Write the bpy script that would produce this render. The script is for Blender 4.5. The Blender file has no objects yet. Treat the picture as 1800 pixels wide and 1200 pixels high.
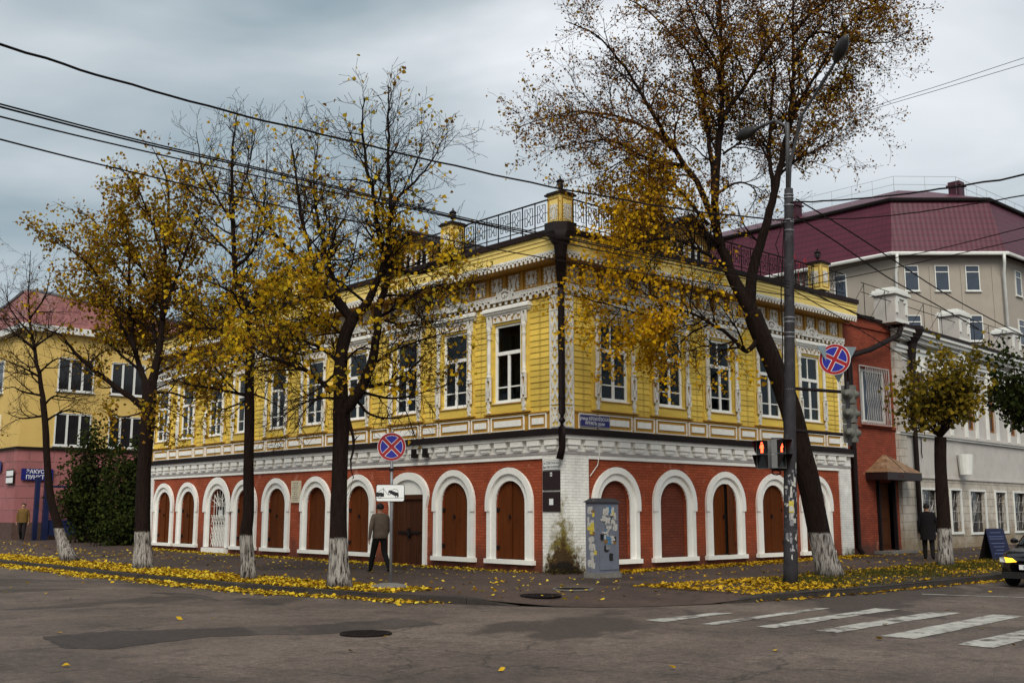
import bpy, bmesh, math, random
import numpy as np
from mathutils import Vector, Matrix
R_ = math.radians
random.seed(7); rng = np.random.default_rng(11)
sc = bpy.context.scene
COL = sc.collection

# ------------------------------------------------------------------ camera
# world axes: X runs along the right-hand facade, Y along the left-hand facade, origin = street corner of the house
CAMX, CAMY, CAMZ = -19.59, -19.757, 1.55
FPX = 1871.0; TILT = math.atan(300/1871.0); YAW = math.atan(2100/1895.0)
cam = bpy.data.cameras.new('camera'); cam_ob = bpy.data.objects.new('camera', cam); COL.objects.link(cam_ob)
cam.sensor_width = 36; cam.lens = FPX/1800*36; cam.clip_end = 2000; cam.clip_start = 0.1
cam_ob.location = (CAMX, CAMY, CAMZ)
cam_ob.rotation_euler = (math.pi/2+TILT, 0, -(math.pi/2-YAW))
sc.camera = cam_ob

# ------------------------------------------------------------------ world and sun (overcast)
SUN_EL, SUN_AZ = 42.0, 225.0      # azimuth of the sun seen from the house, degrees from +X counter-clockwise
w = bpy.data.worlds.new('World'); sc.world = w; w.use_nodes = True
nt = w.node_tree; nt.nodes.clear()
def nd(tree, t, **k):
    n = tree.nodes.new(t)
    for a, b in k.items(): setattr(n, a, b)
    return n
out = nd(nt, 'ShaderNodeOutputWorld'); bg = nd(nt, 'ShaderNodeBackground'); bg.inputs['Strength'].default_value = 0.1
sky = nd(nt, 'ShaderNodeTexSky', sky_type='NISHITA', sun_disc=False)
sky.sun_elevation = R_(SUN_EL); sky.sun_rotation = R_(90-SUN_AZ)
sky.air_density = 1.0; sky.dust_density = 3.0
tc = nd(nt, 'ShaderNodeTexCoord'); mp = nd(nt, 'ShaderNodeMapping'); mp.inputs['Scale'].default_value = (1, 1, 2.6)
mp.inputs['Location'].default_value = (3.1, 1.4, 0.35)
n1 = nd(nt, 'ShaderNodeTexNoise'); n1.inputs['Scale'].default_value = 2.4; n1.inputs['Detail'].default_value = 5; n1.inputs['Roughness'].default_value = 0.45
n1.inputs['Distortion'].default_value = 0.35
cr = nd(nt, 'ShaderNodeValToRGB'); el = cr.color_ramp.elements
el[0].position = 0.32; el[0].color = (1.55, 1.98, 2.20, 1)
el[1].position = 0.70; el[1].color = (4.6, 4.75, 4.9, 1)
e = el.new(0.50); e.color = (2.75, 3.05, 3.22, 1)
mx = nd(nt, 'ShaderNodeMixRGB'); mx.inputs['Fac'].default_value = 0.93
lk = nt.links.new
lk(tc.outputs['Generated'], mp.inputs['Vector']); lk(mp.outputs[0], n1.inputs['Vector']); lk(n1.outputs['Fac'], cr.inputs['Fac'])
lk(sky.outputs[0], mx.inputs['Color1']); lk(cr.outputs[0], mx.inputs['Color2']); lk(mx.outputs[0], bg.inputs['Color']); lk(bg.outputs[0], out.inputs['Surface'])
w.cycles.sampling_method = 'MANUAL'; w.cycles.sample_map_resolution = 256
sl = bpy.data.lights.new('sun', 'SUN'); sl.energy = 1.5; sl.angle = R_(35); sl.color = (1.0, 0.94, 0.84)
so = bpy.data.objects.new('sun', sl); COL.objects.link(so)
sd = Vector((math.cos(R_(SUN_AZ))*math.cos(R_(SUN_EL)), math.sin(R_(SUN_AZ))*math.cos(R_(SUN_EL)), math.sin(R_(SUN_EL))))
so.rotation_euler = sd.to_track_quat('Z', 'Y').to_euler(); so.location = (-20, -20, 40)
sc.view_settings.view_transform = 'Standard'; sc.view_settings.look = 'None'
sc.view_settings.exposure = 1.0; sc.view_settings.gamma = 1.0; sc.view_settings.use_curve_mapping = False

# ------------------------------------------------------------------ geometry helpers
_ur = np.array([math.sin(YAW), math.cos(YAW)]); _ul = np.array([-math.cos(YAW), math.sin(YAW)])
def at(x, y, D):
    """point of the place seen at photo pixel (x, y) at horizontal distance D from the camera"""
    a = (x-900)/FPX; b = (600-y)/FPX
    d = np.array([a, math.cos(TILT)-b*math.sin(TILT), math.sin(TILT)+b*math.cos(TILT)]); d = d*(D/d[1])
    return np.array([CAMX + d[0]*_ur[0] + d[1]*_ur[1], CAMY + d[0]*_ul[0] + d[1]*_ul[1], CAMZ + d[2]])
def c2b(x, y):
    """ground offset measured from the camera (right, forward) to world X, Y"""
    return (CAMX + x*_ur[0] + y*_ur[1], CAMY + x*_ul[0] + y*_ul[1])

class MB:
    def __init__(s): s.v = []; s.f = []; s.m = []
    def add(s, vs, fs, m=0):
        o = len(s.v); s.v += [tuple(map(float, p)) for p in vs]
        for f in fs: s.f.append(tuple(i+o for i in f)); s.m.append(m)
    def box(s, x0, x1, y0, y1, z0, z1, m=0):
        if x0 > x1: x0, x1 = x1, x0
        if y0 > y1: y0, y1 = y1, y0
        if z0 > z1: z0, z1 = z1, z0
        s.add([(x0,y0,z0),(x1,y0,z0),(x1,y1,z0),(x0,y1,z0),(x0,y0,z1),(x1,y0,z1),(x1,y1,z1),(x0,y1,z1)],
              [(0,3,2,1),(4,5,6,7),(0,1,5,4),(1,2,6,5),(2,3,7,6),(3,0,4,7)], m)
        return s
    def prism(s, poly, y0, y1, m=0):
        """polygon in x,z (counter-clockwise seen from -y) extruded from y0 (front) to y1"""
        n = len(poly)
        s.add([(p[0], y0, p[1]) for p in poly]+[(p[0], y1, p[1]) for p in poly],
              [tuple(range(n)), tuple(range(2*n-1, n-1, -1))]+[(i, i+n, (i+1) % n+n, (i+1) % n) for i in range(n)], m)
        return s
    def slab(s, poly, z0, z1, m=0):
        n = len(poly)
        s.add([(p[0], p[1], z1) for p in poly]+[(p[0], p[1], z0) for p in poly],
              [tuple(range(n)), tuple(range(2*n-1, n-1, -1))]+[(i, i+n, (i+1) % n+n, (i+1) % n) for i in range(n)], m)
        return s
    def band(s, inner, outer, y0, y1, m=0):
        """open strip between two x,z polylines, thickened from y0 (front) to y1"""
        n = len(inner)
        vs = [(p[0], y0, p[1]) for p in inner]+[(p[0], y0, p[1]) for p in outer]+[(p[0], y1, p[1]) for p in inner]+[(p[0], y1, p[1]) for p in outer]
        fs = []
        for i in range(n-1):
            fs += [(i, i+1, n+i+1, n+i), (n+i, n+i+1, 3*n+i+1, 3*n+i), (i+1, i, 2*n+i, 2*n+i+1)]
        fs += [(0, n, 3*n, 2*n), (n-1, 3*n-1, 4*n-1, 2*n-1)]
        s.add(vs, fs, m); return s
    def tube(s, pts, rad, n=6, m=0, cap=True):
        pts = [Vector(p) for p in pts]; k = len(pts)
        if not hasattr(rad, '__len__'): rad = [rad]*k
        up = Vector((0.13, 0.29, 0.95)); vs = []
        for i, p in enumerate(pts):
            t = (pts[min(i+1, k-1)]-pts[max(i-1, 0)])
            t = t.normalized() if t.length > 1e-9 else Vector((0, 0, 1))
            a = t.cross(up)
            if a.length < 0.15: a = t.cross(Vector((1, 0.2, 0)))
            a.normalize(); b = t.cross(a)
            for j in range(n):
                q = 2*math.pi*j/n; vs.append(p+(a*math.cos(q)+b*math.sin(q))*rad[i])
        fs = [(i*n+j, i*n+(j+1) % n, (i+1)*n+(j+1) % n, (i+1)*n+j) for i in range(k-1) for j in range(n)]
        if cap: fs += [tuple(range(n-1, -1, -1)), tuple(range((k-1)*n, k*n))]
        s.add(vs, fs, m); return s
    def lathe(s, prof, n=12, c=(0, 0, 0), m=0):
        vs = [(c[0]+r*math.cos(2*math.pi*j/n), c[1]+r*math.sin(2*math.pi*j/n), c[2]+z) for r, z in prof for j in range(n)]
        k = len(prof)
        fs = [(i*n+j, i*n+(j+1) % n, (i+1)*n+(j+1) % n, (i+1)*n+j) for i in range(k-1) for j in range(n)]
        fs += [tuple(range(n-1, -1, -1)), tuple(range((k-1)*n, k*n))]
        s.add(vs, fs, m); return s
    def mesh(s, name, mats):
        me = bpy.data.meshes.new(name); me.from_pydata(s.v, [], s.f)
        for q in (mats if isinstance(mats, (list, tuple)) else [mats]): me.materials.append(q)
        if any(s.m): me.polygons.foreach_set('material_index', s.m)
        me.update(); return me
    def build(s, name, mats, parent=None, loc=(0, 0, 0), rz=0, smooth=False):
        me = s.mesh(name, mats)
        if smooth: me.polygons.foreach_set('use_smooth', [True]*len(me.polygons))
        return ob(name, me, parent, loc, rz)
def ob(name, me, parent=None, loc=(0, 0, 0), rz=0, scale=None):
    o = bpy.data.objects.new(name, me); COL.objects.link(o); o.location = loc
    if rz: o.rotation_euler = (0, 0, rz)
    if scale: o.scale = scale
    if parent is not None: o.parent = parent
    return o
def thing(name, label, cat, loc=(0, 0, 0), rz=0, group=None):
    return tag(ob(name, None, None, loc, rz), label, cat, group)
def tag(o, label=None, cat=None, group=None, kind=None):
    if label: o['label'] = label
    if cat: o['category'] = cat
    if group: o['group'] = group
    if kind: o['kind'] = kind
    return o
KIDS = {}
def dup(o, parent, loc=None, rz=None):
    c = o.copy(); COL.objects.link(c); c.parent = parent
    if loc is not None: c.location = loc
    if rz is not None: c.rotation_euler = (0, 0, rz)
    for ch in KIDS.get(o.name, []): dup(ch, c)
    return c
def mesh_np(name, v, f, mat, parent=None, smooth=False):
    me = bpy.data.meshes.new(name); nv, nf, k = len(v), len(f), f.shape[1]
    me.vertices.add(nv); me.vertices.foreach_set('co', np.ascontiguousarray(v, np.float32).ravel())
    me.loops.add(nf*k); me.loops.foreach_set('vertex_index', np.ascontiguousarray(f, np.int32).ravel())
    me.polygons.add(nf); me.polygons.foreach_set('loop_start', np.arange(0, nf*k, k, dtype=np.int32))
    me.polygons.foreach_set('loop_total', np.full(nf, k, np.int32))
    if smooth: me.polygons.foreach_set('use_smooth', np.ones(nf, bool))
    me.update(calc_edges=True); me.validate(); me.materials.append(mat)
    return ob(name, me, parent)

# ------------------------------------------------------------------ materials
def mat(name, col, rough=0.7, var=0.15, scale=6.0, bump=0.0, bscale=None, col2=None, spec=0.3, metal=0.0, rnd=0.0, streak=None, dirt=None, fine=0.0):
    """plain painted or mineral surface: two-scale noise variation of the base colour, optional fine relief, stains and per-piece variation"""
    m = bpy.data.materials.new(name); m.use_nodes = True; t = m.node_tree; L = t.links.new
    b = t.nodes['Principled BSDF']; b.inputs['Roughness'].default_value = rough; b.inputs['Metallic'].default_value = metal
    b.inputs['Specular IOR Level'].default_value = spec
    tcn = nd(t, 'ShaderNodeTexCoord'); co = tcn.outputs['Object']
    if streak:
        mpn = nd(t, 'ShaderNodeMapping'); mpn.inputs['Scale'].default_value = streak; L(co, mpn.inputs[0]); src = mpn.outputs[0]
    else: src = co
    if rnd:
        oi = nd(t, 'ShaderNodeObjectInfo'); ad = nd(t, 'ShaderNodeVectorMath', operation='ADD')
        sc_ = nd(t, 'ShaderNodeMath', operation='MULTIPLY'); sc_.inputs[1].default_value = 37.0
        L(oi.outputs['Random'], sc_.inputs[0]); L(src, ad.inputs[0]); L(sc_.outputs[0], ad.inputs[1]); src = ad.outputs[0]
    nz = nd(t, 'ShaderNodeTexNoise'); nz.inputs['Scale'].default_value = scale; nz.inputs['Detail'].default_value = 4; nz.inputs['Roughness'].default_value = 0.65
    L(src, nz.inputs['Vector'])
    c2 = col2 or tuple(c*(1-2*var) for c in col)
    r = nd(t, 'ShaderNodeValToRGB'); r.color_ramp.elements[0].position = 0.3; r.color_ramp.elements[1].position = 0.66
    r.color_ramp.elements[0].color = (*c2, 1); r.color_ramp.elements[1].color = (*col, 1)
    L(nz.outputs['Fac'], r.inputs['Fac']); cout = r.outputs[0]
    if rnd:
        hs = nd(t, 'ShaderNodeHueSaturation'); mr = nd(t, 'ShaderNodeMapRange'); mr.inputs['To Min'].default_value = 1-rnd; mr.inputs['To Max'].default_value = 1+rnd*0.6
        L(oi.outputs['Random'], mr.inputs['Value']); L(mr.outputs[0], hs.inputs['Value']); L(cout, hs.inputs['Color']); cout = hs.outputs[0]
    if dirt:   # (colour, amount, scale, position)
        n2 = nd(t, 'ShaderNodeTexNoise'); n2.inputs['Scale'].default_value = dirt[2]; n2.inputs['Detail'].default_value = 4; n2.inputs['Roughness'].default_value = 0.7
        L(co, n2.inputs['Vector'])
        r2 = nd(t, 'ShaderNodeValToRGB'); r2.color_ramp.elements[0].position = dirt[3]; r2.color_ramp.elements[1].position = dirt[3]+0.14
        r2.color_ramp.elements[0].color = (0, 0, 0, 1); r2.color_ramp.elements[1].color = (dirt[1],)*3+(1,)
        mm = nd(t, 'ShaderNodeMixRGB'); mm.inputs['Color2'].default_value = (*dirt[0], 1)
        L(n2.outputs['Fac'], r2.inputs['Fac']); L(r2.outputs[0], mm.inputs['Fac']); L(cout, mm.inputs['Color1']); cout = mm.outputs[0]
    L(cout, b.inputs['Base Color'])
    if bump:
        n3 = nd(t, 'ShaderNodeTexNoise'); n3.inputs['Scale'].default_value = bscale or scale*4; n3.inputs['Detail'].default_value = 5; L(src, n3.inputs['Vector'])
        bp = nd(t, 'ShaderNodeBump'); bp.inputs['Strength'].default_value = bump; bp.inputs['Distance'].default_value = 0.02
        L(n3.outputs['Fac'], bp.inputs['Height']); L(bp.outputs[0], b.inputs['Normal'])
    return m
def brick_mat(name, c1, c2, mortar, bw=0.26, bh=0.077, rough=0.85, strength=0.5, foot=None, peel=None, ms=0.012):
    """painted brickwork too far off to pick bricks apart: courses from a brick texture in the wall's own x,z"""
    m = bpy.data.materials.new(name); m.use_nodes = True; t = m.node_tree; L = t.links.new
    b = t.nodes['Principled BSDF']; b.inputs['Roughness'].default_value = rough; b.inputs['Specular IOR Level'].default_value = 0.25
    tcn = nd(t, 'ShaderNodeTexCoord'); sp = nd(t, 'ShaderNodeSeparateXYZ'); cb = nd(t, 'ShaderNodeCombineXYZ')
    L(tcn.outputs['Object'], sp.inputs[0]); ad = nd(t, 'ShaderNodeMath', operation='ADD'); L(sp.outputs['X'], ad.inputs[0]); L(sp.outputs['Y'], ad.inputs[1])
    L(ad.outputs[0], cb.inputs['X']); L(sp.outputs['Z'], cb.inputs['Y'])
    br = nd(t, 'ShaderNodeTexBrick'); br.inputs['Scale'].default_value = 1; br.inputs['Brick Width'].default_value = bw; br.inputs['Row Height'].default_value = bh
    br.inputs['Mortar Size'].default_value = ms; br.inputs['Mortar Smooth'].default_value = 0.3
    br.inputs['Color1'].default_value = (*c1, 1); br.inputs['Color2'].default_value = (*c2, 1); br.inputs['Mortar'].default_value = (*mortar, 1)
    L(cb.outputs[0], br.inputs['Vector'])
    nz = nd(t, 'ShaderNodeTexNoise'); nz.inputs['Scale'].default_value = 1.6; nz.inputs['Detail'].default_value = 5; nz.inputs['Roughness'].default_value = 0.7; L(tcn.outputs['Object'], nz.inputs['Vector'])
    mr = nd(t, 'ShaderNodeMapRange'); mr.inputs['From Min'].default_value = 0.3; mr.inputs['From Max'].default_value = 0.7; mr.inputs['To Min'].default_value = 0.72; mr.inputs['To Max'].default_value = 1.12
    L(nz.outputs['Fac'], mr.inputs['Value']); hs = nd(t, 'ShaderNodeHueSaturation'); L(mr.outputs[0], hs.inputs['Value']); L(br.outputs['Color'], hs.inputs['Color']); cout = hs.outputs[0]
    def mask(scale, p0, p1, zlo=None, zhi=None):
        n2 = nd(t, 'ShaderNodeTexNoise'); n2.inputs['Scale'].default_value = scale; n2.inputs['Detail'].default_value = 5; n2.inputs['Roughness'].default_value = 0.72; L(tcn.outputs['Object'], n2.inputs['Vector'])
        f = n2.outputs['Fac']
        if zlo is not None:
            zr = nd(t, 'ShaderNodeMapRange'); zr.inputs['From Min'].default_value = zlo; zr.inputs['From Max'].default_value = zhi; zr.inputs['To Min'].default_value = 0.42; zr.inputs['To Max'].default_value = -0.3
            L(sp.outputs['Z'], zr.inputs['Value']); a2 = nd(t, 'ShaderNodeMath', operation='ADD'); L(f, a2.inputs[0]); L(zr.outputs[0], a2.inputs[1]); f = a2.outputs[0]
        q = nd(t, 'ShaderNodeMapRange'); q.inputs['From Min'].default_value = p0; q.inputs['From Max'].default_value = p1; L(f, q.inputs['Value']); return q.outputs[0]
    for cfg in (foot, peel):
        if cfg:
            fcol, k = cfg[0], mask(*cfg[1:])
            mm = nd(t, 'ShaderNodeMixRGB'); mm.inputs['Color2'].default_value = (*fcol, 1); L(k, mm.inputs['Fac']); L(cout, mm.inputs['Color1']); cout = mm.outputs[0]
    L(cout, b.inputs['Base Color'])
    n3 = nd(t, 'ShaderNodeTexNoise'); n3.inputs['Scale'].default_value = 25; L(tcn.outputs['Object'], n3.inputs['Vector'])
    hm = nd(t, 'ShaderNodeMath', operation='MULTIPLY_ADD'); hm.inputs[1].default_value = 0.5; L(n3.outputs['Fac'], hm.inputs[0]); 
    iv = nd(t, 'ShaderNodeMath', operation='SUBTRACT'); iv.inputs[0].default_value = 1; L(br.outputs['Fac'], iv.inputs[1]); L(iv.outputs[0], hm.inputs[2])
    bp = nd(t, 'ShaderNodeBump'); bp.inputs['Strength'].default_value = strength; bp.inputs['Distance'].default_value = 0.012; L(hm.outputs[0], bp.inputs['Height']); L(bp.outputs[0], b.inputs['Normal'])
    return m
def leaf_mat(name, stops, trans=0.45):
    m = bpy.data.materials.new(name); m.use_nodes = True; t = m.node_tree; L = t.links.new; t.nodes.clear()
    o = nd(t, 'ShaderNodeOutputMaterial'); g = nd(t, 'ShaderNodeNewGeometry'); r = nd(t, 'ShaderNodeValToRGB')
    while len(r.color_ramp.elements) < len(stops): r.color_ramp.elements.new(0.5)
    for e, (p, c) in zip(r.color_ramp.elements, stops): e.position = p; e.color = (*c, 1)
    L(g.outputs['Random Per Island'], r.inputs['Fac'])
    d = nd(t, 'ShaderNodeBsdfDiffuse'); tr = nd(t, 'ShaderNodeBsdfTranslucent'); mixn = nd(t, 'ShaderNodeMixShader'); mixn.inputs['Fac'].default_value = trans
    L(r.outputs[0], d.inputs['Color']); L(r.outputs[0], tr.inputs['Color']); L(d.outputs[0], mixn.inputs[1]); L(tr.outputs[0], mixn.inputs[2]); L(mixn.outputs[0], o.inputs['Surface'])
    return m
def glass_mat(name, tint=(0.5, 0.52, 0.52), refl=0.018):
    m = bpy.data.materials.new(name); m.use_nodes = True; t = m.node_tree; L = t.links.new; t.nodes.clear()
    o = nd(t, 'ShaderNodeOutputMaterial'); tr = nd(t, 'ShaderNodeBsdfTransparent'); tr.inputs[0].default_value = (*tint, 1)
    gl = nd(t, 'ShaderNodeBsdfGlossy'); gl.inputs['Roughness'].default_value = 0.03; gl.inputs['Color'].default_value = (0.9, 0.95, 1, 1)
    lw = nd(t, 'ShaderNodeLayerWeight'); lw.inputs['Blend'].default_value = 0.5
    pw = nd(t, 'ShaderNodeMath', operation='POWER'); pw.inputs[1].default_value = 4.0; L(lw.outputs['Facing'], pw.inputs[0])
    ml = nd(t, 'ShaderNodeMath', operation='MULTIPLY_ADD'); ml.inputs[1].default_value = 0.7; ml.inputs[2].default_value = refl
    tcn = nd(t, 'ShaderNodeTexCoord'); nz = nd(t, 'ShaderNodeTexNoise'); nz.inputs['Scale'].default_value = 2.2; L(tcn.outputs['Object'], nz.inputs['Vector'])
    bp = nd(t, 'ShaderNodeBump'); bp.inputs['Strength'].default_value = 0.12; bp.inputs['Distance'].default_value = 0.03; L(nz.outputs['Fac'], bp.inputs['Height']); L(bp.outputs[0], gl.inputs['Normal'])
    mixn = nd(t, 'ShaderNodeMixShader'); L(pw.outputs[0], ml.inputs[0]); L(ml.outputs[0], mixn.inputs['Fac']); L(tr.outputs[0], mixn.inputs[1]); L(gl.outputs[0], mixn.inputs[2]); L(mixn.outputs[0], o.inputs['Surface'])
    return m
def emit_mat(name, col, s):
    m = mat(name, col, 0.4); b = m.node_tree.nodes['Principled BSDF']; b.inputs['Emission Color'].default_value = (*col, 1); b.inputs['Emission Strength'].default_value = s; return m

M = {}
M['yellow'] = mat('yellow_board_paint', (0.77, 0.545, 0.10), 0.65, 0.12, 2.2, 0.3, 40, rnd=0.17, streak=(0.35, 1, 2.5), dirt=((0.30, 0.18, 0.035), 0.6, 3.0, 0.57), spec=0.2)
M['yellow_pale'] = mat('pale_yellow_paint', (0.86, 0.66, 0.20), 0.55, 0.07, 1.6, 0.15, 30, streak=(0.4, 1, 3), dirt=((0.4, 0.28, 0.08), 0.4, 2.5, 0.63))
M['ochre'] = mat('ochre_paint', (0.44, 0.235, 0.032), 0.6, 0.14, 3, 0.2, 30, dirt=((0.18, 0.1, 0.02), 0.5, 3, 0.6))
M['white'] = mat('white_paint', (0.84, 0.84, 0.80), 0.6, 0.07, 3, 0.25, 35, col2=(0.72, 0.71, 0.66), dirt=((0.40, 0.35, 0.27), 0.5, 2.4, 0.62))
M['carve'] = mat('white_carved_wood', (0.78, 0.77, 0.72), 0.65, 0.1, 5, 0.2, 40, col2=(0.55, 0.53, 0.48), rnd=0.06)
M['white_trim'] = mat('white_plaster_trim', (0.84, 0.835, 0.79), 0.75, 0.1, 1.4, 0.3, 30, col2=(0.76, 0.745, 0.69), dirt=((0.36, 0.30, 0.21), 0.6, 2.2, 0.635))
M['grey_line'] = mat('grey_plaster_line', (0.38, 0.35, 0.34), 0.8, 0.12, 4)
M['brick'] = brick_mat('red_painted_brick', (0.37, 0.082, 0.032), (0.295, 0.060, 0.024), (0.23, 0.046, 0.019), foot=((0.10, 0.035, 0.022), 2.2, 0.55, 0.95, 0.0, 1.5), peel=((0.42, 0.17, 0.11), 1.3, 0.60, 0.70))
M['brick_dark'] = brick_mat('dull_red_brick_infill', (0.175, 0.042, 0.020), (0.14, 0.034, 0.018), (0.10, 0.025, 0.014), foot=((0.06, 0.02, 0.014), 2.2, 0.60, 0.9, 0.1, 0.9))
M['brick_annex'] = brick_mat('rust_red_brick', (0.30, 0.062, 0.030), (0.22, 0.045, 0.022), (0.15, 0.034, 0.02), foot=((0.09, 0.035, 0.025), 2.0, 0.6, 0.85, 0.1, 1.1), peel=((0.36, 0.17, 0.10), 0.9, 0.62, 0.70), strength=0.8)
M['brick_white'] = brick_mat('white_painted_brick', (0.82, 0.82, 0.78), (0.79, 0.785, 0.74), (0.70, 0.69, 0.645), foot=((0.060, 0.055, 0.022), 2.4, 0.62, 0.80, -0.1, 1.15), peel=((0.42, 0.33, 0.24), 2.6, 0.66, 0.72), strength=0.7)
M['brown'] = mat('brown_shutter_paint', (0.118, 0.031, 0.007), 0.7, 0.16, 2.0, 0.2, 25, streak=(3, 1, 0.6), rnd=0.18, dirt=((0.035, 0.012, 0.006), 0.6, 1.6, 0.58), spec=0.08)
M['brown_door'] = mat('dark_brown_plank_paint', (0.070, 0.024, 0.010), 0.7, 0.2, 4, 0.3, 30, streak=(6, 1, 0.5), rnd=0.2, spec=0.08)
M['dark'] = mat('dark_iron', (0.013, 0.009, 0.009), 0.65, 0.2, 6, 0.1, 40, spec=0.12)
M['pipe'] = mat('dark_brown_tin_pipe', (0.015, 0.009, 0.009), 0.6, 0.2, 3, 0.1, 30, spec=0.15)
M['roofdark'] = mat('dark_brown_roof_tin', (0.022, 0.013, 0.012), 0.6, 0.2, 2.0, 0.1, 20, dirt=((0.05, 0.032, 0.028), 0.5, 2, 0.58), spec=.12)
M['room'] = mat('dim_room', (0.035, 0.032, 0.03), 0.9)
M['curtain'] = mat('dim_net_curtain', (0.06, 0.056, 0.05), 0.9, 0.2, 5)
M['glass'] = glass_mat('window_glass')
M['asphalt'] = None
M['kerb'] = mat('worn_kerb_concrete', (0.044, 0.036, 0.031), 0.9, 0.2, 5, 0.6, 40, rnd=0.2, dirt=((0.03, 0.026, 0.02), 0.6, 2.5, 0.52))
M['concrete'] = mat('rough_concrete', (0.17, 0.16, 0.145), 0.9, 0.15, 6, 0.5, 30)
M['markw'] = mat('worn_road_paint', (0.42, 0.41, 0.37), 0.8, 0.2, 5, 0.2, 60, dirt=((0.075, 0.060, 0.052), 1.0, 3.2, 0.49))
M['signred'] = mat('sign_red', (0.30, 0.012, 0.016), 0.45, 0.05, 4); M['signblue'] = mat('sign_blue', (0.018, 0.020, 0.26), 0.45, 0.05, 4)
M['signwhite'] = mat('sign_white', (0.72, 0.74, 0.73), 0.5, 0.05, 4); M['black'] = mat('black_print', (0.012, 0.012, 0.012), 0.6, 0.1)
M['plateblue'] = mat('street_plate_blue', (0.014, 0.017, 0.14), 0.4, 0.1, 3)
M['galv'] = mat('galvanised_steel', (0.24, 0.24, 0.26), 0.5, 0.2, 6, 0.1, 40, metal=0.3)
M['cream'] = mat('cream_stone_plaque', (0.62, 0.55, 0.40), 0.7, 0.1, 5, dirt=((0.4, 0.33, 0.22), 0.4, 3, 0.58))
M['maroon'] = mat('maroon_plaque', (0.020, 0.009, 0.009), 0.35, 0.1, 5)

def pillar_mat():
    m = brick_mat('stained_white_brick', (0.82, 0.82, 0.78), (0.79, 0.785, 0.74), (0.66, 0.65, 0.60), peel=((0.42, 0.33, 0.24), 2.6, 0.66, 0.72), strength=0.7)
    t = m.node_tree; L = t.links.new; b = t.nodes['Principled BSDF']; src = b.inputs['Base Color'].links[0].from_socket
    tcn = nd(t, 'ShaderNodeTexCoord'); sp = nd(t, 'ShaderNodeSeparateXYZ'); L(tcn.outputs['Object'], sp.inputs[0])
    # rising damp and moss running down the arris under the downpipe: strongest at the corner foot
    for col, nscale, kz, kr, off, a, b_ in (((0.16, 0.125, 0.02), 4.5, .50, 1.1, 1.15, .45, .95), ((0.055, 0.030, 0.010), 6.5, .95, 1.0, 1.20, .55, .85), ((0.012, 0.008, 0.005), 4.0, 2.4, 1.2, 1.25, .60, .80)):
        nz = nd(t, 'ShaderNodeTexNoise'); nz.inputs['Scale'].default_value = nscale; nz.inputs['Detail'].default_value = 6; nz.inputs['Roughness'].default_value = .75; L(tcn.outputs['Object'], nz.inputs['Vector'])
        r = nd(t, 'ShaderNodeMath', operation='ADD'); L(sp.outputs['X'], r.inputs[0]); L(sp.outputs['Y'], r.inputs[1])
        q1 = nd(t, 'ShaderNodeMath', operation='MULTIPLY_ADD'); q1.inputs[1].default_value = -kr; q1.inputs[2].default_value = off-.88; L(r.outputs[0], q1.inputs[0])
        q2 = nd(t, 'ShaderNodeMath', operation='MULTIPLY_ADD'); q2.inputs[1].default_value = -kz; L(sp.outputs['Z'], q2.inputs[0]); L(q1.outputs[0], q2.inputs[2])
        q3 = nd(t, 'ShaderNodeMath', operation='MULTIPLY_ADD'); q3.inputs[1].default_value = 2.2; L(nz.outputs['Fac'], q3.inputs[0]); L(q2.outputs[0], q3.inputs[2])
        k = nd(t, 'ShaderNodeMapRange'); k.inputs['From Min'].default_value = a; k.inputs['From Max'].default_value = b_; L(q3.outputs[0], k.inputs['Value'])
        mm = nd(t, 'ShaderNodeMixRGB'); mm.inputs['Color2'].default_value = (*col, 1); L(k.outputs[0], mm.inputs['Fac']); L(src, mm.inputs['Color1']); src = mm.outputs[0]
    L(src, b.inputs['Base Color']); return m
M['pillar'] = pillar_mat()
# ------------------------------------------------------------------ fretwork (sawn boards with real openings)
def fret(w, h, cell, fn, t, name, m, y=0.0):
    """sawn board: fn(x in 0..1, z in 0..1 upwards) -> solid?; solid runs become little blocks, origin bottom centre, front at y-t"""
    nx, nz = max(1, round(w/cell)), max(1, round(h/cell)); cw, ch = w/nx, h/nz; mb = MB()
    for j in range(nz):
        i = 0
        while i < nx:
            if fn((i+.5)/nx, (j+.5)/nz):
                k = i
                while k < nx and fn((k+.5)/nx, (j+.5)/nz): k += 1
                x0, x1, z0, z1 = -w/2+i*cw, -w/2+k*cw, j*ch, (j+1)*ch
                mb.add([(x0,y-t,z0),(x1,y-t,z0),(x1,y-t,z1),(x0,y-t,z1),(x0,y,z0),(x1,y,z0),(x1,y,z1),(x0,y,z1)],
                       [(0,1,2,3),(0,4,5,1),(3,2,6,7),(0,3,7,4),(1,5,6,2)])
                i = k
            else: i += 1
    return mb.mesh(name, m)
def lace_fn(n):
    def f(x, z):
        u = (x*n) % 1.0; a = abs(u-.5)*2
        if z > 0.80: return True
        low = 0.12+0.34*abs(math.cos(math.pi*u)) if a > 0.42 else 0.0+0.2*a
        if z < low: return False
        if (u-.5)**2*6+((z-.52)**2)*9 < 0.28 and not ((u-.5)**2*20+(z-.42)**2*16 < 0.12): return False
        if abs(a-0.98) < 0.16 and abs(z-.66) < 0.08: return False
        return True
    return f
def scroll_fn(seed, fx=2.0, fz=3.0, th=0.05, border=0.08, bz=None):
    r = random.Random(seed); ph = [r.uniform(0, 6.28) for _ in range(8)]
    bz = bz if bz is not None else border
    def f(x, z):
        a = abs(x-.5)*2
        if border and (a > 1-2*border or z < bz or z > 1-bz): return True
        s = math.sin(fx*3.1*a+2.2*math.sin(fz*3.14*z+ph[0])+ph[1])+math.cos(fz*6.28*z+2.5*math.sin(fx*2.6*a+ph[2]))+0.6*math.sin(fz*9.0*z+ph[3]+3*a)
        return s > th
    return f
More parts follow.
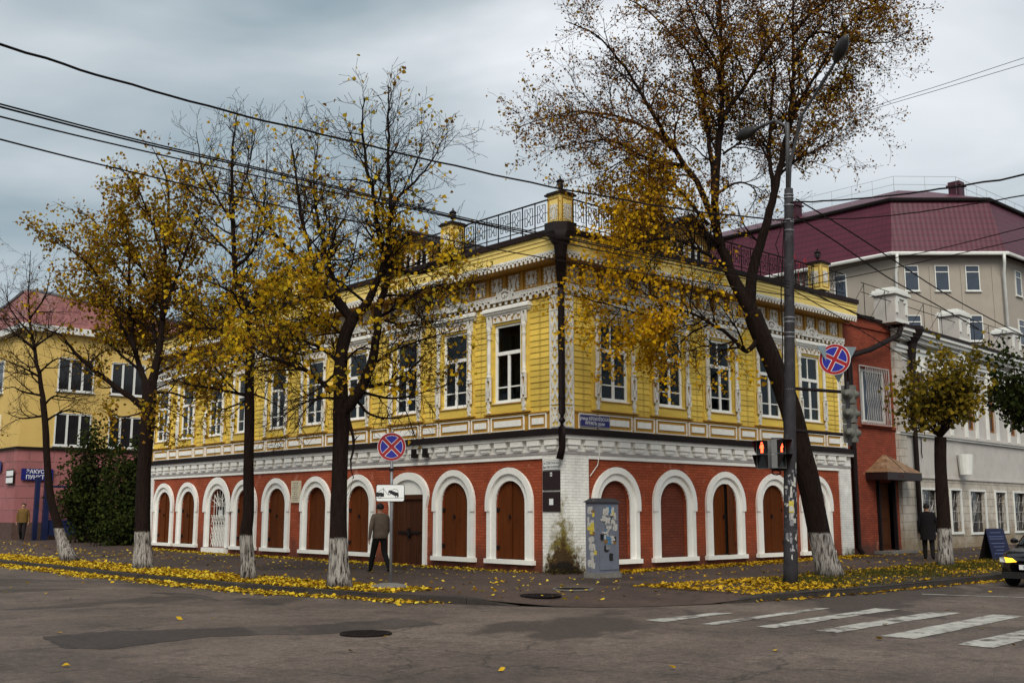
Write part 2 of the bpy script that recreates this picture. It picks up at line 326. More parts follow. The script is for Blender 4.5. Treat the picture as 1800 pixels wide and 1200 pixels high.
def motif_fn(seed):
    g = scroll_fn(seed, 2.6, 1.3, -0.25, 0)
    def f(x, z):
        a = abs(x-.5)*2
        edge = 0.88+0.10*math.sin(26*z+seed)
        if a > edge: return False
        if z < 0.16 and not (a < 0.3 or 0.55 < a < 0.85): return False
        return g(x, z) or a < 0.08 or (0.05 < a and abs(a-edge) < 0.12)
    return f
def crest_fn(x, z):
    a = abs(x-.5)*2; top = 0.95*(1-a*a)+0.12*math.cos(a*14)
    if z > max(top, 0.18): return False
    r = math.hypot((x-.5)*2.6, z-.45)
    if 0.20 < r < 0.30: return False
    return not (math.sin(x*34)*math.cos(z*9+a*6) > 0.55 and z > 0.2)

# ================================================================== SETTING: ground, road, pavement, kerbs
def ground_mat(name, base, light, patch, seed=0.0, puddle=0.0, bumpy=0.5):
    m = bpy.data.materials.new(name); m.use_nodes = True; t = m.node_tree; L = t.links.new
    b = t.nodes['Principled BSDF']; b.inputs['Roughness'].default_value = 0.88; b.inputs['Specular IOR Level'].default_value = 0.3
    tcn = nd(t, 'ShaderNodeTexCoord'); mpn = nd(t, 'ShaderNodeMapping'); mpn.inputs['Location'].default_value = (seed, seed*1.7, 0); L(tcn.outputs['Object'], mpn.inputs[0])
    def noise(s, d=6, r=0.6, dist=0.0):
        n = nd(t, 'ShaderNodeTexNoise'); n.inputs['Scale'].default_value = s; n.inputs['Detail'].default_value = d; n.inputs['Roughness'].default_value = r; n.inputs['Distortion'].default_value = dist
        L(mpn.outputs[0], n.inputs['Vector']); return n.outputs['Fac']
    def ramp(f, a, b_, c0=(0, 0, 0), c1=(1, 1, 1)):
        r = nd(t, 'ShaderNodeValToRGB'); r.color_ramp.elements[0].position = a; r.color_ramp.elements[1].position = b_
        r.color_ramp.elements[0].color = (*c0, 1); r.color_ramp.elements[1].color = (*c1, 1); L(f, r.inputs['Fac']); return r.outputs[0]
    def mixc(f, a, c, ty='MIX'):
        q = nd(t, 'ShaderNodeMixRGB', blend_type=ty)
        if hasattr(f, 'links') or hasattr(f, 'is_linked'): L(f, q.inputs['Fac'])
        else: q.inputs['Fac'].default_value = f
        L(a, q.inputs['Color1'])
        if isinstance(c, tuple): q.inputs['Color2'].default_value = (*c, 1)
        else: L(c, q.inputs['Color2'])
        return q.outputs[0]
    c = ramp(noise(0.32, 7, 0.62, 0.6), 0.36, 0.64, base, light)
    c = mixc(ramp(noise(0.11, 5, 0.55, 1.2), 0.56, 0.585), c, patch)
    c = mixc(ramp(noise(1.9, 8, 0.7), 0.50, 0.74), c, tuple(x*0.62 for x in base))
    gr = ramp(noise(70, 3, 0.8), 0.32, 0.70, (0.35, 0.35, 0.35), (1.7, 1.66, 1.6)); c = mixc(1.0, c, gr, 'MULTIPLY'); g2 = ramp(noise(11, 6, 0.85), 0.32, 0.68, (0.56, 0.55, 0.54), (1.5, 1.47, 1.43)); c = mixc(1.0, c, g2, 'MULTIPLY')
    # cracks
    vo = nd(t, 'ShaderNodeTexVoronoi', feature='DISTANCE_TO_EDGE'); vo.inputs['Scale'].default_value = 0.42
    wn = nd(t, 'ShaderNodeTexNoise'); wn.inputs['Scale'].default_value = 1.4; wn.inputs['Detail'].default_value = 6; L(mpn.outputs[0], wn.inputs['Vector'])
    va = nd(t, 'ShaderNodeVectorMath', operation='MULTIPLY_ADD'); va.inputs[1].default_value = (0.9, 0.9, 0.9); L(wn.outputs['Color'], va.inputs[0]); L(mpn.outputs[0], va.inputs[2]); L(va.outputs[0], vo.inputs['Vector'])
    ck = nd(t, 'ShaderNodeMapRange'); ck.inputs['From Min'].default_value = 0.004; ck.inputs['From Max'].default_value = 0.013; ck.inputs['To Min'].default_value = 0.55; ck.inputs['To Max'].default_value = 0; L(vo.outputs['Distance'], ck.inputs['Value'])
    ckm = nd(t, 'ShaderNodeMath', operation='MULTIPLY'); L(ck.outputs[0], ckm.inputs[0]); L(ramp(noise(0.25, 3), 0.5, 0.58), ckm.inputs[1])
    c = mixc(ckm.outputs[0], c, (0.016, 0.014, 0.012)); L(c, b.inputs['Base Color'])
    rr = nd(t, 'ShaderNodeMapRange'); rr.inputs['To Min'].default_value = 0.62; rr.inputs['To Max'].default_value = 0.98; L(noise(0.5, 5), rr.inputs['Value']); L(rr.outputs[0], b.inputs['Roughness'])
    bp = nd(t, 'ShaderNodeBump'); bp.inputs['Strength'].default_value = bumpy; bp.inputs['Distance'].default_value = 0.008; L(noise(55, 4, 0.7), bp.inputs['Height']); L(bp.outputs[0], b.inputs['Normal'])
    return m
M['asphalt'] = ground_mat('old_asphalt', (0.068, 0.053, 0.046), (0.128, 0.102, 0.087), (0.050, 0.039, 0.034))
M['pave'] = ground_mat('pavement_asphalt', (0.046, 0.030, 0.026), (0.072, 0.049, 0.041), (0.030, 0.020, 0.017), 13.0)
M['patch'] = ground_mat('newer_asphalt_patch', (0.046, 0.037, 0.034), (0.066, 0.054, 0.048), (0.040, 0.032, 0.029), 29.0)
M['soil'] = mat('dark_verge_soil', (0.036, 0.028, 0.018), 0.95, 0.25, 4, 0.8, 30)
M['earth'] = mat('far_ground', (0.06, 0.052, 0.042), 0.95, 0.2, 0.5)

ROADZ = -0.12
def grow_z(u, v):
    z = 0.0
    if v > 20: t = min(1, (v-20)/16); z += 0.26*t*t*(3-2*t)
    if u > 4: z += 0.009*min(u-4, 30)
    return z
mb = MB(); mb.add([(-600,-600,-0.16),(600,-600,-0.16),(600,600,-0.16),(-600,600,-0.16)], [(0,1,2,3)]); tag(mb.build('ground', M['earth']), kind='structure')
mb = MB(); mb.add([(-90,-90,ROADZ),(140,-90,ROADZ),(140,0,ROADZ),(0,0,ROADZ),(0,160,ROADZ),(-90,160,ROADZ)], [(0,1,2,3,4,5)]); tag(mb.build('road', M['asphalt']), kind='structure')
# pavement edge: straight kerb, rounded corner with a dropped stretch, straight kerb
EDGE = [(-8.2,120),(-8.2,60),(-8.2,36),(-8.2,30),(-8.2,25.6),(-8.2,22),(-8.2,18),(-8.2,14),(-8.2,10),(-8.2,7),(-8.12,4),(-7.86,0.35),(-7.44,-2.17),(-6.80,-4.2),(-6.45,-5.0),(-5.95,-5.8),(-5.3,-6.45),(-4.5,-6.95),(-3.5,-7.3),(-2.6,-7.52),(-1.9,-7.62),(-0.9,-7.72),(0.5,-7.8),(1.73,-7.84),(5,-7.84),(9,-7.84),(14,-7.84),(20,-7.84),(30,-7.84),(60,-7.84),(120,-7.84)]
DROP = {14:-0.05, 15:-0.105, 16:-0.112, 17:-0.112, 18:-0.105, 19:-0.05}
TS = [0, .06, .13, .25, .4, .6, .8, 1]
vs = []; fs = []
for i, (u, v) in enumerate(EDGE):
    if i <= 4: iu, iv = 0.25 if v <= 25.6 else 30.0, v
    elif v > 0.2 and u < -5: iu, iv = 0.25, v
    elif u > 0.2: iu, iv = u, 0.25
    else: iu, iv = 0.25, 0.25
    for t in TS:
        x, y = u+(iu-u)*t, v+(iv-v)*t; dz = DROP.get(i, 0)*max(0, 1-t/0.3)
        vs.append((x, y, grow_z(max(x, -8), y)+dz))
n = len(TS)
for i in range(len(EDGE)-1):
    for j in range(n-1): fs.append((i*n+j, i*n+j+1, (i+1)*n+j+1, (i+1)*n+j))
mb = MB(); mb.add(vs, [f[::-1] for f in fs]); pv = mb.build('pavement', M['pave'], smooth=True); tag(pv, kind='structure')
# kerb stones
kerb = ob('kerb', None); tag(kerb, kind='structure')
def kerb_run(poly, step=1.0, lower_first=False, lower_last=False):
    pts = [np.array(p, float) for p in poly]; seg = [np.linalg.norm(b-a) for a, b in zip(pts, pts[1:])]; cum = np.concatenate([[0], np.cumsum(seg)]); tot = cum[-1]
    def P(s):
        s = min(max(s, 0), tot-1e-6); k = int(np.searchsorted(cum, s, 'right')-1); k = min(k, len(seg)-1); return pts[k]+(pts[k+1]-pts[k])*((s-cum[k])/seg[k])
    k = max(1, round(tot/step)); st = tot/k
    for i in range(k):
        a, b = P(i*st+0.006), P((i+1)*st-0.006); d = (b-a)/np.linalg.norm(b-a); nrm = np.array([-d[1], d[0]]); w = 0.17
        za = grow_z(*a)+0.012+random.uniform(-.006, .006); zb = grow_z(*b)+0.012+random.uniform(-.006, .006)
        if lower_first and i == 0: za = ROADZ+0.012
        if lower_last and i == k-1: zb = ROADZ+0.012
        q = [a, b, b+nrm*w, a+nrm*w]; c = 0.022
        j = random.uniform(-.008, .008); off = -nrm*j
        A, B, C_, D = [p+off for p in q]
        m2 = MB()
        vv = [(*A, -.3), (*B, -.3), (*C_, -.3), (*D, -.3), (*A, za-c), (*B, zb-c), (*C_, zb), (*D, za), (*(A+nrm*c), za), (*(B+nrm*c), zb)]
        m2.add(vv, [(0,1,5,4), (4,5,9,8), (8,9,6,7), (1,2,6,9,5), (3,0,4,8,7), (2,3,7,6)])
        m2.build('kerb_stone', M['kerb'], kerb)
kerb_run([(-8.2,34),(-8.2,10),(-8.2,7),(-8.12,4),(-7.86,0.35),(-7.44,-2.17),(-6.80,-4.2),(-6.35,-5.25)], 1.05, lower_last=True)
kerb_run([(-3.2,-7.38),(-2.6,-7.52),(-1.9,-7.62),(-0.9,-7.72),(0.5,-7.8),(1.73,-7.84),(5,-7.84),(30,-7.84)], 1.05, lower_first=True)
# verge beside the right kerb
mb = MB(); poly = [(-1.9,-7.42),(-0.9,-7.53),(0.5,-7.61),(1.73,-7.66),(9,-7.66),(18,-7.66),(30,-7.66),(30,-4.5),(18,-4.35),(9,-4.3),(4.5,-4.45),(2.2,-5.0),(0.2,-6.1)]
mb.add([(u, v, grow_z(u, v)+0.004) for u, v in poly], [tuple(range(len(poly)))]); tag(mb.build('verge', M['soil']), kind='structure')
# asphalt repairs
def patch(px, name='asphalt_patch'):
    pts = []
    for i, p in enumerate(px):
        q = px[(i+1) % len(px)]
        for k in range(6):
            t = k/6; pts.append((p[0]+(q[0]-p[0])*t+random.uniform(-5, 5), p[1]+(q[1]-p[1])*t+random.uniform(-1.2, 1.2)))
    vv = []
    for x, y in pts:
        d = at(x, y, 10)-np.array([CAMX, CAMY, CAMZ]); t = (ROADZ+0.004-CAMZ)/d[2]; p = np.array([CAMX, CAMY, CAMZ])+d*t; vv.append((p[0], p[1], ROADZ+0.004))
    m2 = MB(); m2.add(vv, [tuple(range(len(vv)))]); tag(m2.build(name, M['patch']), kind='structure')
patch([(70,1118),(115,1139),(205,1139),(370,1117),(560,1114),(680,1104),(780,1096),(700,1086),(560,1096),(400,1103),(200,1108)])
patch([(330,1049),(395,1055),(345,1043),(260,1041)])
# crossing bars and stop line
for k, q in enumerate([[(2.09,17.14),(2.35,16.87),(3.73,18.37),(3.39,18.37)],[(2.85,16.54),(3.09,16.45),(5.58,19.23),(5.3,19.23)],[(3.62,16.21),(3.83,15.98),(6.73,19.01),(6.41,19.23)],[(4.33,15.68),(4.56,15.39),(7.54,18.37),(7.15,18.58)],[(5.03,14.97),(5.38,14.64),(8.29,17.78),(7.94,18.07)],[(5.68,14.05),(5.98,13.70),(9.1,16.85),(8.75,17.2)],[(6.4,13.2),(6.75,12.85),(9.9,16.0),(9.55,16.35)]]):
    c0 = [np.array(c2b(*p)) for p in q]; m2 = MB(); vv = []
    for a, b in ((0, 1), (1, 2), (2, 3), (3, 0)):
        for j in range(8): p = c0[a]+(c0[b]-c0[a])*j/8; vv.append((p[0]+random.uniform(-.02, .02), p[1]+random.uniform(-.02, .02), ROADZ+0.008))
    m2.add(vv, [tuple(range(len(vv)))]); o = m2.build('crossing_bar', M['markw']); tag(o, kind='structure')
a, b = np.array(c2b(8.46, 22.52)), np.array(c2b(14.0, 19.6)); dd = (b-a)/np.linalg.norm(b-a); nn = np.array([-dd[1], dd[0]])*0.07
m2 = MB(); m2.add([(*(a-nn), ROADZ+.008), (*(b-nn), ROADZ+.008), (*(b+nn), ROADZ+.008), (*(a+nn), ROADZ+.008)], [(0,1,2,3)]); tag(m2.build('stop_line', M['markw']), kind='structure')
# manhole covers
def manhole(loc, r, label, rim):
    t = thing('manhole_cover', label, 'manhole', loc)
    m2 = MB(); m2.lathe([(r, 0), (r, 0.022), (r*0.9, 0.022), (r*0.9, 0.012)], 40); m2.build('rim', rim, t)
    m2 = MB(); m2.lathe([(r*0.88, 0), (r*0.88, 0.016)], 40)
    for i in range(-3, 4):
        for j in range(-3, 4):
            if math.hypot(i, j) < 3.4: m2.box(i*r*.24-r*.07, i*r*.24+r*.07, j*r*.24-r*.07, j*r*.24+r*.07, 0.014, 0.022)
    m2.build('lid', M['dark'], t)
p = c2b(-1.93*1.05, 14.35*1.06); manhole((p[0], p[1], ROADZ+.004), 0.36, 'dark round iron manhole cover lying in the road', M['dark'])
p = c2b(0.55, 20.9); manhole((p[0], p[1], -0.028), 0.40, 'dark manhole cover in the pavement, nearer the dropped kerb', M['dark'])
p = c2b(1.25, 22.3); manhole((p[0], p[1], -0.006), 0.42, 'manhole cover with pale worn rim in the pavement before the house corner', M['concrete'])

# ================================================================== MAIN HOUSE
LEN = {'L': 25.6, 'R': 14.0}
ROT = {'L': -math.pi/2, 'R': 0.0}
SGN = {'L': -1, 'R': 1}
def FP(f, s, d, z): return (-d, s, z) if f == 'L' else (s, -d, z)
house = thing('merchant_house', 'corner house with carved yellow wooden storey above red brick arcade', 'house')
def arch_pts(w, z0, ztop, n=14, grow=0.0):
    """from bottom left up, over the arch and down (opening half width w, grown outwards)"""
    r = w+grow; zs = ztop-w
    return [(-r, z0)]+[(-r*math.cos(math.pi*i/n), zs+r*math.sin(math.pi*i/n)) for i in range(n+1)]+[(r, z0)]
def wall_face(x0, x1, z0, z1, ops, y=0.0, depth=0.35, m=0):
    """wall sheet with openings (cx, half width, bottom, top, arched) and their reveals"""
    mb = MB(); ops = sorted(ops); cur = x0
    def q(a, b, c, d): 
        if b-a > 1e-4 and d-c > 1e-4: mb.add([(a,y,c),(b,y,c),(b,y,d),(a,y,d)], [(0,1,2,3)], m)
    for cx, hw, zb, zt, ar in ops:
        q(cur, cx-hw, z0, z1); q(cx-hw, cx+hw, z0, zb)
        if ar:
            pts = [(cx+a, b) for a, b in arch_pts(hw, zb, zt)]
            for (a, b), (c, d) in zip(pts[1:-1], pts[2:-1]):
                mb.add([(a,y,b),(c,y,d),(c,y,z1),(a,y,z1)], [(0,1,2,3)], m)
        else:
            pts = [(cx-hw, zb), (cx-hw, zt), (cx+hw, zt), (cx+hw, zb)]; q(cx-hw, cx+hw, zt, z1)
        for (a, b), (c, d) in zip(pts, pts[1:]+pts[:1]):
            mb.add([(a,y,b),(c,y,d),(c,y+depth,d),(a,y+depth,b)], [(3,2,1,0)], m)
        cur = cx+hw
    q(cur, x1, z0, z1)
    return mb
LOW = {'L': [2.0,4.4,6.62,9.3,11.85,14.5,16.85,19.0,21.6,23.85], 'R': [1.98,4.44,6.82,9.35,11.75]}
UPP = {'L': [2.15,4.47,6.89,9.63,12.26,14.78,17.3,19.62,22.16,24.53], 'R': [2.06,4.47,6.89,9.50,11.86]}
TYPE = {'L': ['shutter','shutter','door','shutter','blank1','shutter','shutter','grille','shutter','shutter'], 'R': ['brick','brick','ajar','shutter','shutter']}
Z_SILL, Z_OT, HW = 0.30, 2.40, 0.60

# ---- brick ground floor
walls = {}
for f in 'LR':
    sg = SGN[f]; ln = LEN[f]; ops = []
    for s, ty in zip(LOW[f], TYPE[f]):
        if ty == 'door': ops.append((sg*s, 0.78, 0.02, 2.42, False))
        elif ty == 'grille': ops.append((sg*s, 0.68, 0.22, 2.46, True))
        else: ops.append((sg*s, HW, Z_SILL, Z_OT, True))
    x0, x1 = (0.0, ln) if f == 'R' else (-ln, 0.0)
    walls[f] = wall_face(x0, x1, -0.3, 3.56, ops).build('brick_wall', M['brick'], house, rz=ROT[f])
# corner pillar, end pillars, bands
def fbox(name, f, s0, s1, d0, d1, z0, z1, m, parent=None):
    mb = MB(); mb.box(SGN[f]*s0, SGN[f]*s1, -d0, -d1, z0, z1)
    return mb.build(name, m, parent or house, rz=ROT[f])
mb = MB(); c = 0.05
mb.slab([(-c, 0.70), (-c, -c), (0.93, -c), (0.93, 0.01), (0.01, 0.01), (0.01, 0.70)], -0.3, 3.06); mb.build('corner_pillar', M['pillar'], house)
fbox('end_pillar', 'R', 13.28, 14.0, 0.0, 0.05, -0.3, 3.06, M['brick_white'])
fbox('end_pillar', 'L', 25.0, 25.6, 0.0, 0.05, -0.3, 3.06, M['brick_white'])
for f in 'LR':
    ln = LEN[f]; e = 0.02 if f == 'R' else 0
    s0 = 0.93 if f == 'R' else 0.70; s1 = 13.28 if f == 'R' else 25.0
    fbox('lower_band', f, s0, s1, 0.0, 0.052, 2.95, 3.06, M['white_trim'])
# mouldings run round the corner as mitred slabs
def ring(name, d, z0, z1, m, din=0.02, lr=14.0, ll=25.6):
    mb = MB(); mb.slab([(-d, ll), (-d, -d), (lr, -d), (lr, din), (din, din), (din, ll)], z0, z1); return mb.build(name, m, house)
ring('grey_fillet', 0.075, 3.06, 3.13, M['grey_line'])
ring('cornice_ground', 0.062, 3.13, 3.45, M['white_trim'])
ring('top_band', 0.20, 3.45, 3.545, M['white_trim'])
ring('tin_ledge', 0.27, 3.545, 3.585, M['pipe']); ring('tin_ledge', 0.19, 3.585, 3.68, M['pipe']); ring('tin_ledge', 0.12, 3.68, 3.72, M['pipe'])
bm_ = MB(); bm_.box(-.235, .235, -0.115, 0, .16, .315); bm_.box(-.175, .175, -0.075, 0, .065, .155); bm_.box(-.15, .15, -0.055, 0, .03, .065)
blk = bm_.mesh('cornice_block', M['white_trim'])
for f in 'LR':
    k = int(LEN[f]/0.66); st = (LEN[f]-0.3)/k
    for i in range(k): ob('cornice_block', blk, house, FP(f, 0.28+i*st, 0.058, 3.13), ROT[f])

# ---- arch surrounds, sills, shutters
def trim_mesh(hw, z0, zt, label=False):
    mb = MB(); ins = arch_pts(hw, z0, zt, 18); mid = arch_pts(hw, z0, zt, 18, 0.17); outr = arch_pts(hw, z0, zt, 18, 0.32)
    mb.band(ins, mid, -0.045, 0.02); mb.band(mid, outr, -0.085, 0.02)
    zs = zt-hw-0.22                      # archivolt that stops a little below the springing
    a = [p for p in arch_pts(hw, zs, zt, 18, 0.19)]; b = [p for p in arch_pts(hw, zs, zt, 18, 0.36 if not label else 0.44)]
    mb.band(a, b, -0.115, -0.08); return mb.mesh('arch_trim', M['white_trim'])
tm = trim_mesh(HW, Z_SILL, Z_OT); tg = trim_mesh(0.68, 0.22, 2.46, True)
sm = MB(); sm.box(-0.98, 0.98, -0.13, 0.02, 0.18, 0.30); sill_me = sm.mesh('sill', M['white_trim'])
def leaf_me(side, name='shutter'):
    pts = [p for p in arch_pts(HW-0.012, Z_SILL+0.012, Z_OT-0.012, 16)]
    half = [p for p in pts if (p[0] <= 0.001 if side < 0 else p[0] >= -0.001)]
    g = 0.012
    if side < 0: poly = [(-g, Z_SILL+0.012)]+[(-g, Z_OT-0.013)]+[p for p in half[::-1] if p[0] < -g]
    else: poly = [p for p in half[::-1] if p[0] > g]+[(g, Z_OT-0.013), (g, Z_SILL+0.012)]
    mb = MB(); mb.prism(poly, 0.0, 0.03)
    hx = side*(HW-0.012)                                        # hinge line at x=0 of the leaf
    mb.v = [(x-hx, y, z) for x, y, z in mb.v]
    return mb.mesh(name, M['brown'])
lf = {-1: leaf_me(-1), 1: leaf_me(1)}
hm = MB(); hm.box(-.04, .06, -.035, 0.0, -.05, .05); hm.tube([(-.035, -.03, -.06), (-.035, -.03, .06)], .018, 6); hinge_me = hm.mesh('hinge', M['dark'])
am = MB(); am.box(-.028, .028, -.022, 0.0, 0, 1.98); strip_me = am.mesh('cover_strip', M['brown'])
lkm = MB(); lkm.box(-.03, .03, -.05, 0, -.04, .04); lkm.tube([(-.02, -.03, .04), (-.015, -.03, .085), (.015, -.03, .085), (.02, -.03, .04)], .008, 5); lock_me = lkm.mesh('padlock', M['dark'])
bk = MB(); pp = arch_pts(HW-.004, Z_SILL, Z_OT-.004, 16); bk.prism(pp[::-1], 0.13, 0.2); back_me = bk.mesh('infill', M['room'])
bi = MB(); bi.prism(arch_pts(HW-.004, Z_SILL, Z_OT-.004, 16)[::-1], 0.10, 0.2); bi_brick = bi.mesh('brick_infill', M['brick_dark']); bi_blank = bi.mesh('boarded_infill', M['brown'])
for f in 'LR':
    for k, (s, ty) in enumerate(zip(LOW[f], TYPE[f])):
        base = FP(f, s, 0, 0)
        if ty == 'door':
            t = ob('door', None, house, base, ROT[f])
            # white semicircular hood with a plastered tympanum over a plank double door
            mb = MB(); ins = arch_pts(0.74, 2.06, 2.46, 16); 
            hood_i = [(-0.80*math.cos(math.pi*i/16), 2.03+0.50*math.sin(math.pi*i/16)) for i in range(17)]
            hood_o = [(-1.02*math.cos(math.pi*i/16), 2.03+0.72*math.sin(math.pi*i/16)) for i in range(17)]
            mb.band([(-.80, 0.02), (-.80, 1.7)]+hood_i+[(.80, 1.7), (.80, 0.02)], [(-.93, 0.02), (-.93, 1.7)]+hood_o+[(.93, 1.7), (.93, 0.02)], -0.09, 0.02)
            mb.build('door_surround', M['white_trim'], t)
            mb = MB(); mb.prism([(x, z) for x, z in hood_i[::-1]], -0.01, 0.06); mb.build('tympanum', M['white_trim'], t)
            mb = MB(); mb.box(-.80, .80, -0.02, 0.12, 1.94, 2.08); mb.box(-.80, -.70, -0.02, .12, 0, 1.94); mb.box(.70, .80, -0.02, .12, 0, 1.94); mb.build('door_frame', M['brown_door'], t)
            for i in range(8):
                x = -0.70+i*0.175; mb = MB(); mb.box(x+.004, x+.171, 0.035+random.uniform(0, .008), 0.09, 0.02, 1.94); mb.build('plank', M['brown_door'], t)
            mb = MB(); mb.box(-.55, .55, 0.0, 0.035, 0.92, 0.99); mb.box(-.04, .04, -0.03, 0.035, 0.80, 1.08); mb.box(.05, .11, -.05, .03, .86, .94); mb.build('bar_lock', M['dark'], t)
            mb = MB(); mb.box(-.76, .76, .1, .3, 0, 2.42); mb.build('door_back', M['room'], t)
            continue
        t = ob('arched_opening', tg if ty == 'grille' else tm, house, base, ROT[f])
        if ty == 'grille':
            mb = MB(); mb.box(-.93, .93, -.2, .02, 0.0, .2); mb.build('step', M['white_trim'], t)
            mb = MB(); mb.prism(arch_pts(.67, .22, 2.45, 16)[::-1], 0.22, .26); mb.build('pane', M['glass'], t)
            mb = MB(); mb.prism(arch_pts(.67, .22, 2.45, 16)[::-1], 0.36, .40); mb.build('room_back', M['room'], t)
            mb = MB(); mb.box(-.67, .67, .14, .2, .22, 1.08); mb.build('door_panel', M['carve'], t)
            mb = MB(); mb.box(-.30, .02, .16, .2, 1.35, 1.65); mb.build('notice', M['signwhite'], t)
            mb = MB(); g = []
            for z in (.62, 1.08, 1.42, 1.78): g.append([(-.66, 0.05, z), (.66, .05, z)])
            for x in (-.44, -.22, 0, .22, .44): g.append([(x, .05, .24), (x, .05, 1.78+math.sqrt(max(0, .66**2-x*x))-.02)])
            for i in range(9): q = math.pi*i/8; g.append([(0, .05, 1.78), (-.65*math.cos(q), .05, 1.78+.65*math.sin(q))])
            for x in (-.55, -.33, -.11, .11, .33, .55):
                for z0 in (.25, .64, 1.10): g.append([(x-.1, .05, z0), (x+.1, .05, z0+.35)]); g.append([(x+.1, .05, z0), (x-.1, .05, z0+.35)])
            for p in g: mb.tube(p, .013, 4)
            mb.tube([(.3*math.cos(a), .05, 1.78+.3*math.sin(a)) for a in np.linspace(0, math.pi, 10)], .012, 4)
            mb.build('grille', M['carve'], t); continue
        ob('sill', sill_me, t)
        if ty == 'brick': ob('infill', bi_brick, t); continue
        if ty == 'blank1':
            ob('infill', bi_blank, t)
            for z in (.6, 1.62): ob('hinge', hinge_me, t, (HW-.02, 0.06, z))
            continue
        ob('recess_back', back_me, t)
        for sd_ in (-1, 1):
            a = 0
            if ty == 'ajar' and sd_ > 0: a = 0.32
            elif ty == 'ajar': a = -0.06
            else: a = random.uniform(-.03, .03)
            l = ob('shutter', lf[sd_], t, (sd_*(HW-.012), 0.055, 0), a)
            for z in (.60, 1.62): ob('hinge', hinge_me, l, (-sd_*0.02, -.002, z), 0 if sd_ < 0 else math.pi, None)
            if sd_ < 0: ob('cover_strip', strip_me, l, (HW-.03, 0, Z_SILL+.06)); ob('padlock', lock_me, l, (HW-.05, -.02, 1.42))
# ---- yellow wooden storey
DW = -0.06
ZB, ZT = 4.20, 7.29
for f in 'LR':
    sg = SGN[f]; ln = LEN[f]; ops = [(sg*s, 0.56, 4.56, 6.77, False) for s in UPP[f]]
    x0, x1 = (0.0, ln) if f == 'R' else (-ln, 0.0)
    wd = wall_face(x0, x1, 3.60, 8.4, ops, y=-DW, depth=0.3).build('timber_wall', M['ochre'], house, rz=ROT[f]); walls['u'+f] = wd
    # clapboards between the window casings
    edges = [0.50]+[q for s in UPP[f] for q in (s-0.90, s+0.90)]+[ln-0.25]
    nrow = 19; ph = (ZT-ZB)/nrow
    pm = MB(); pm.add([(0,-.042,0),(1,-.042,0),(1,-.022,ph*.985),(0,-.022,ph*.985),(0,0,0),(1,0,0),(1,0,ph*.985),(0,0,ph*.985)], [(0,1,2,3),(0,4,5,1),(3,2,6,7),(0,3,7,4),(1,5,6,2)])
    plank = pm.mesh('plank', M['yellow'])
    stuff = MB()
    for i in range(0, len(edges), 2):
        a, b = edges[i], edges[i+1]; xa = sg*a if f == 'R' else sg*b
        for r in range(nrow):
            if f == 'L' and i >= len(edges)-2:
                stuff.box(xa, xa+(b-a), -DW-.04, -DW, ZB+r*ph, ZB+r*ph+ph*.97); continue
            o = ob('plank', plank, wd, (xa, -DW+random.uniform(-.003, .003), ZB+r*ph), 0, (b-a, 1, 1))
    if stuff.v: tag(stuff.build('far_planks', M['yellow'], wd), kind='stuff')
    # base board and panels under the windows
    fbox('base_board', f, 0.0, ln, DW, DW+.03, 3.72, 4.20, M['ochre'])
    fbox('base_rail', f, 0.5, ln, DW, DW+.075, 4.175, 4.215, M['ochre'])
def panel(w):
    root_m = MB(); h = .40; x = w/2; t = .022
    for b in ((-x, x, 0, t), (-x, x, h-t, h), (-x, -x+t, t, h-t), (x-t, x, t, h-t)): root_m.box(b[0], b[1], -.05, 0, b[2], b[3])
    a = root_m.mesh('panel_frame', M['white'])
    q = MB(); q.box(-x+t, x-t, -.012, 0, t, h-t); fld = q.mesh('panel_field', M['ochre'])
    q = MB(); q.box(-x+.13, x-.13, -.04, -.012, .12, h-.11); inn = q.mesh('panel_plate', M['white']); return a, fld, inn
PW, PN = panel(1.36), panel(0.80)
for f in 'LR':
    us = UPP[f]; spots = []
    for i, s in enumerate(us):
        spots.append((s, PW, 1.36))
        nxt = us[i+1]-0.74 if i+1 < len(us) else LEN[f]-.3
        gap = nxt-(s+.74); spots.append((s+.74+gap/2, PN, min(gap-.08, .95)))
    if f == 'L': spots.append((0.93, PN, 0.66))
    else: spots.append((0.97, PN, 0.66))
    for s, (a, b, c), wd_ in spots:
        if wd_ < .25: continue
        sx_ = wd_/1.36 if a is PW[0] else wd_/0.80
        o = ob('panel', a, house, FP(f, s, DW+.03, 3.755), ROT[f], (sx_, 1, 1)); ob('panel_field', b, o); ob('panel_plate', c, o)
# windows
fr_me = {}
def sash(style):
    mb = MB(); hw, zb, zt = .56, 4.56, 6.77; tz = 5.95
    B = lambda x0, x1, z0, z1, y0=-.02, y1=.05: mb.box(x0, x1, y0, y1, z0, z1)
    B(-hw, hw, zb, zb+.075); B(-hw, hw, zt-.075, zt); B(-hw, -hw+.085, zb+.075, zt-.075); B(hw-.085, hw, zb+.075, zt-.075)
    B(-hw+.085, hw-.085, tz-.05, tz+.05, -.035)
    B(-.045, .045, zb+.075, tz-.05); B(-hw+.085, hw-.085, zb+.42, zb+.455, -.005)
    if style == 'R': B(-.10, -.06, tz+.05, zt-.075, -.005)
    B(-hw-.03, hw+.03, zb-.035, zb, -.09)
    p = []
    x0 = hw-.085
    lo = [(-x0, -.045, zb+.075, zb+.42), (.045, x0, zb+.075, zb+.42), (-x0, -.045, zb+.455, tz-.05), (.045, x0, zb+.455, tz-.05)]
    up = [(-x0, x0, tz+.05, zt-.075)] if style == 'L' else [(-x0, -.10, tz+.05, zt-.075), (-.06, x0, tz+.05, zt-.075)]
    for a, b, c, d in lo+up: q = MB(); q.box(a, b, .012, .018, c, d); p.append(q.mesh('pane', M['glass']))
    return mb.mesh('window', M['white']), p
cm = MB(); nn = 48; vv = []
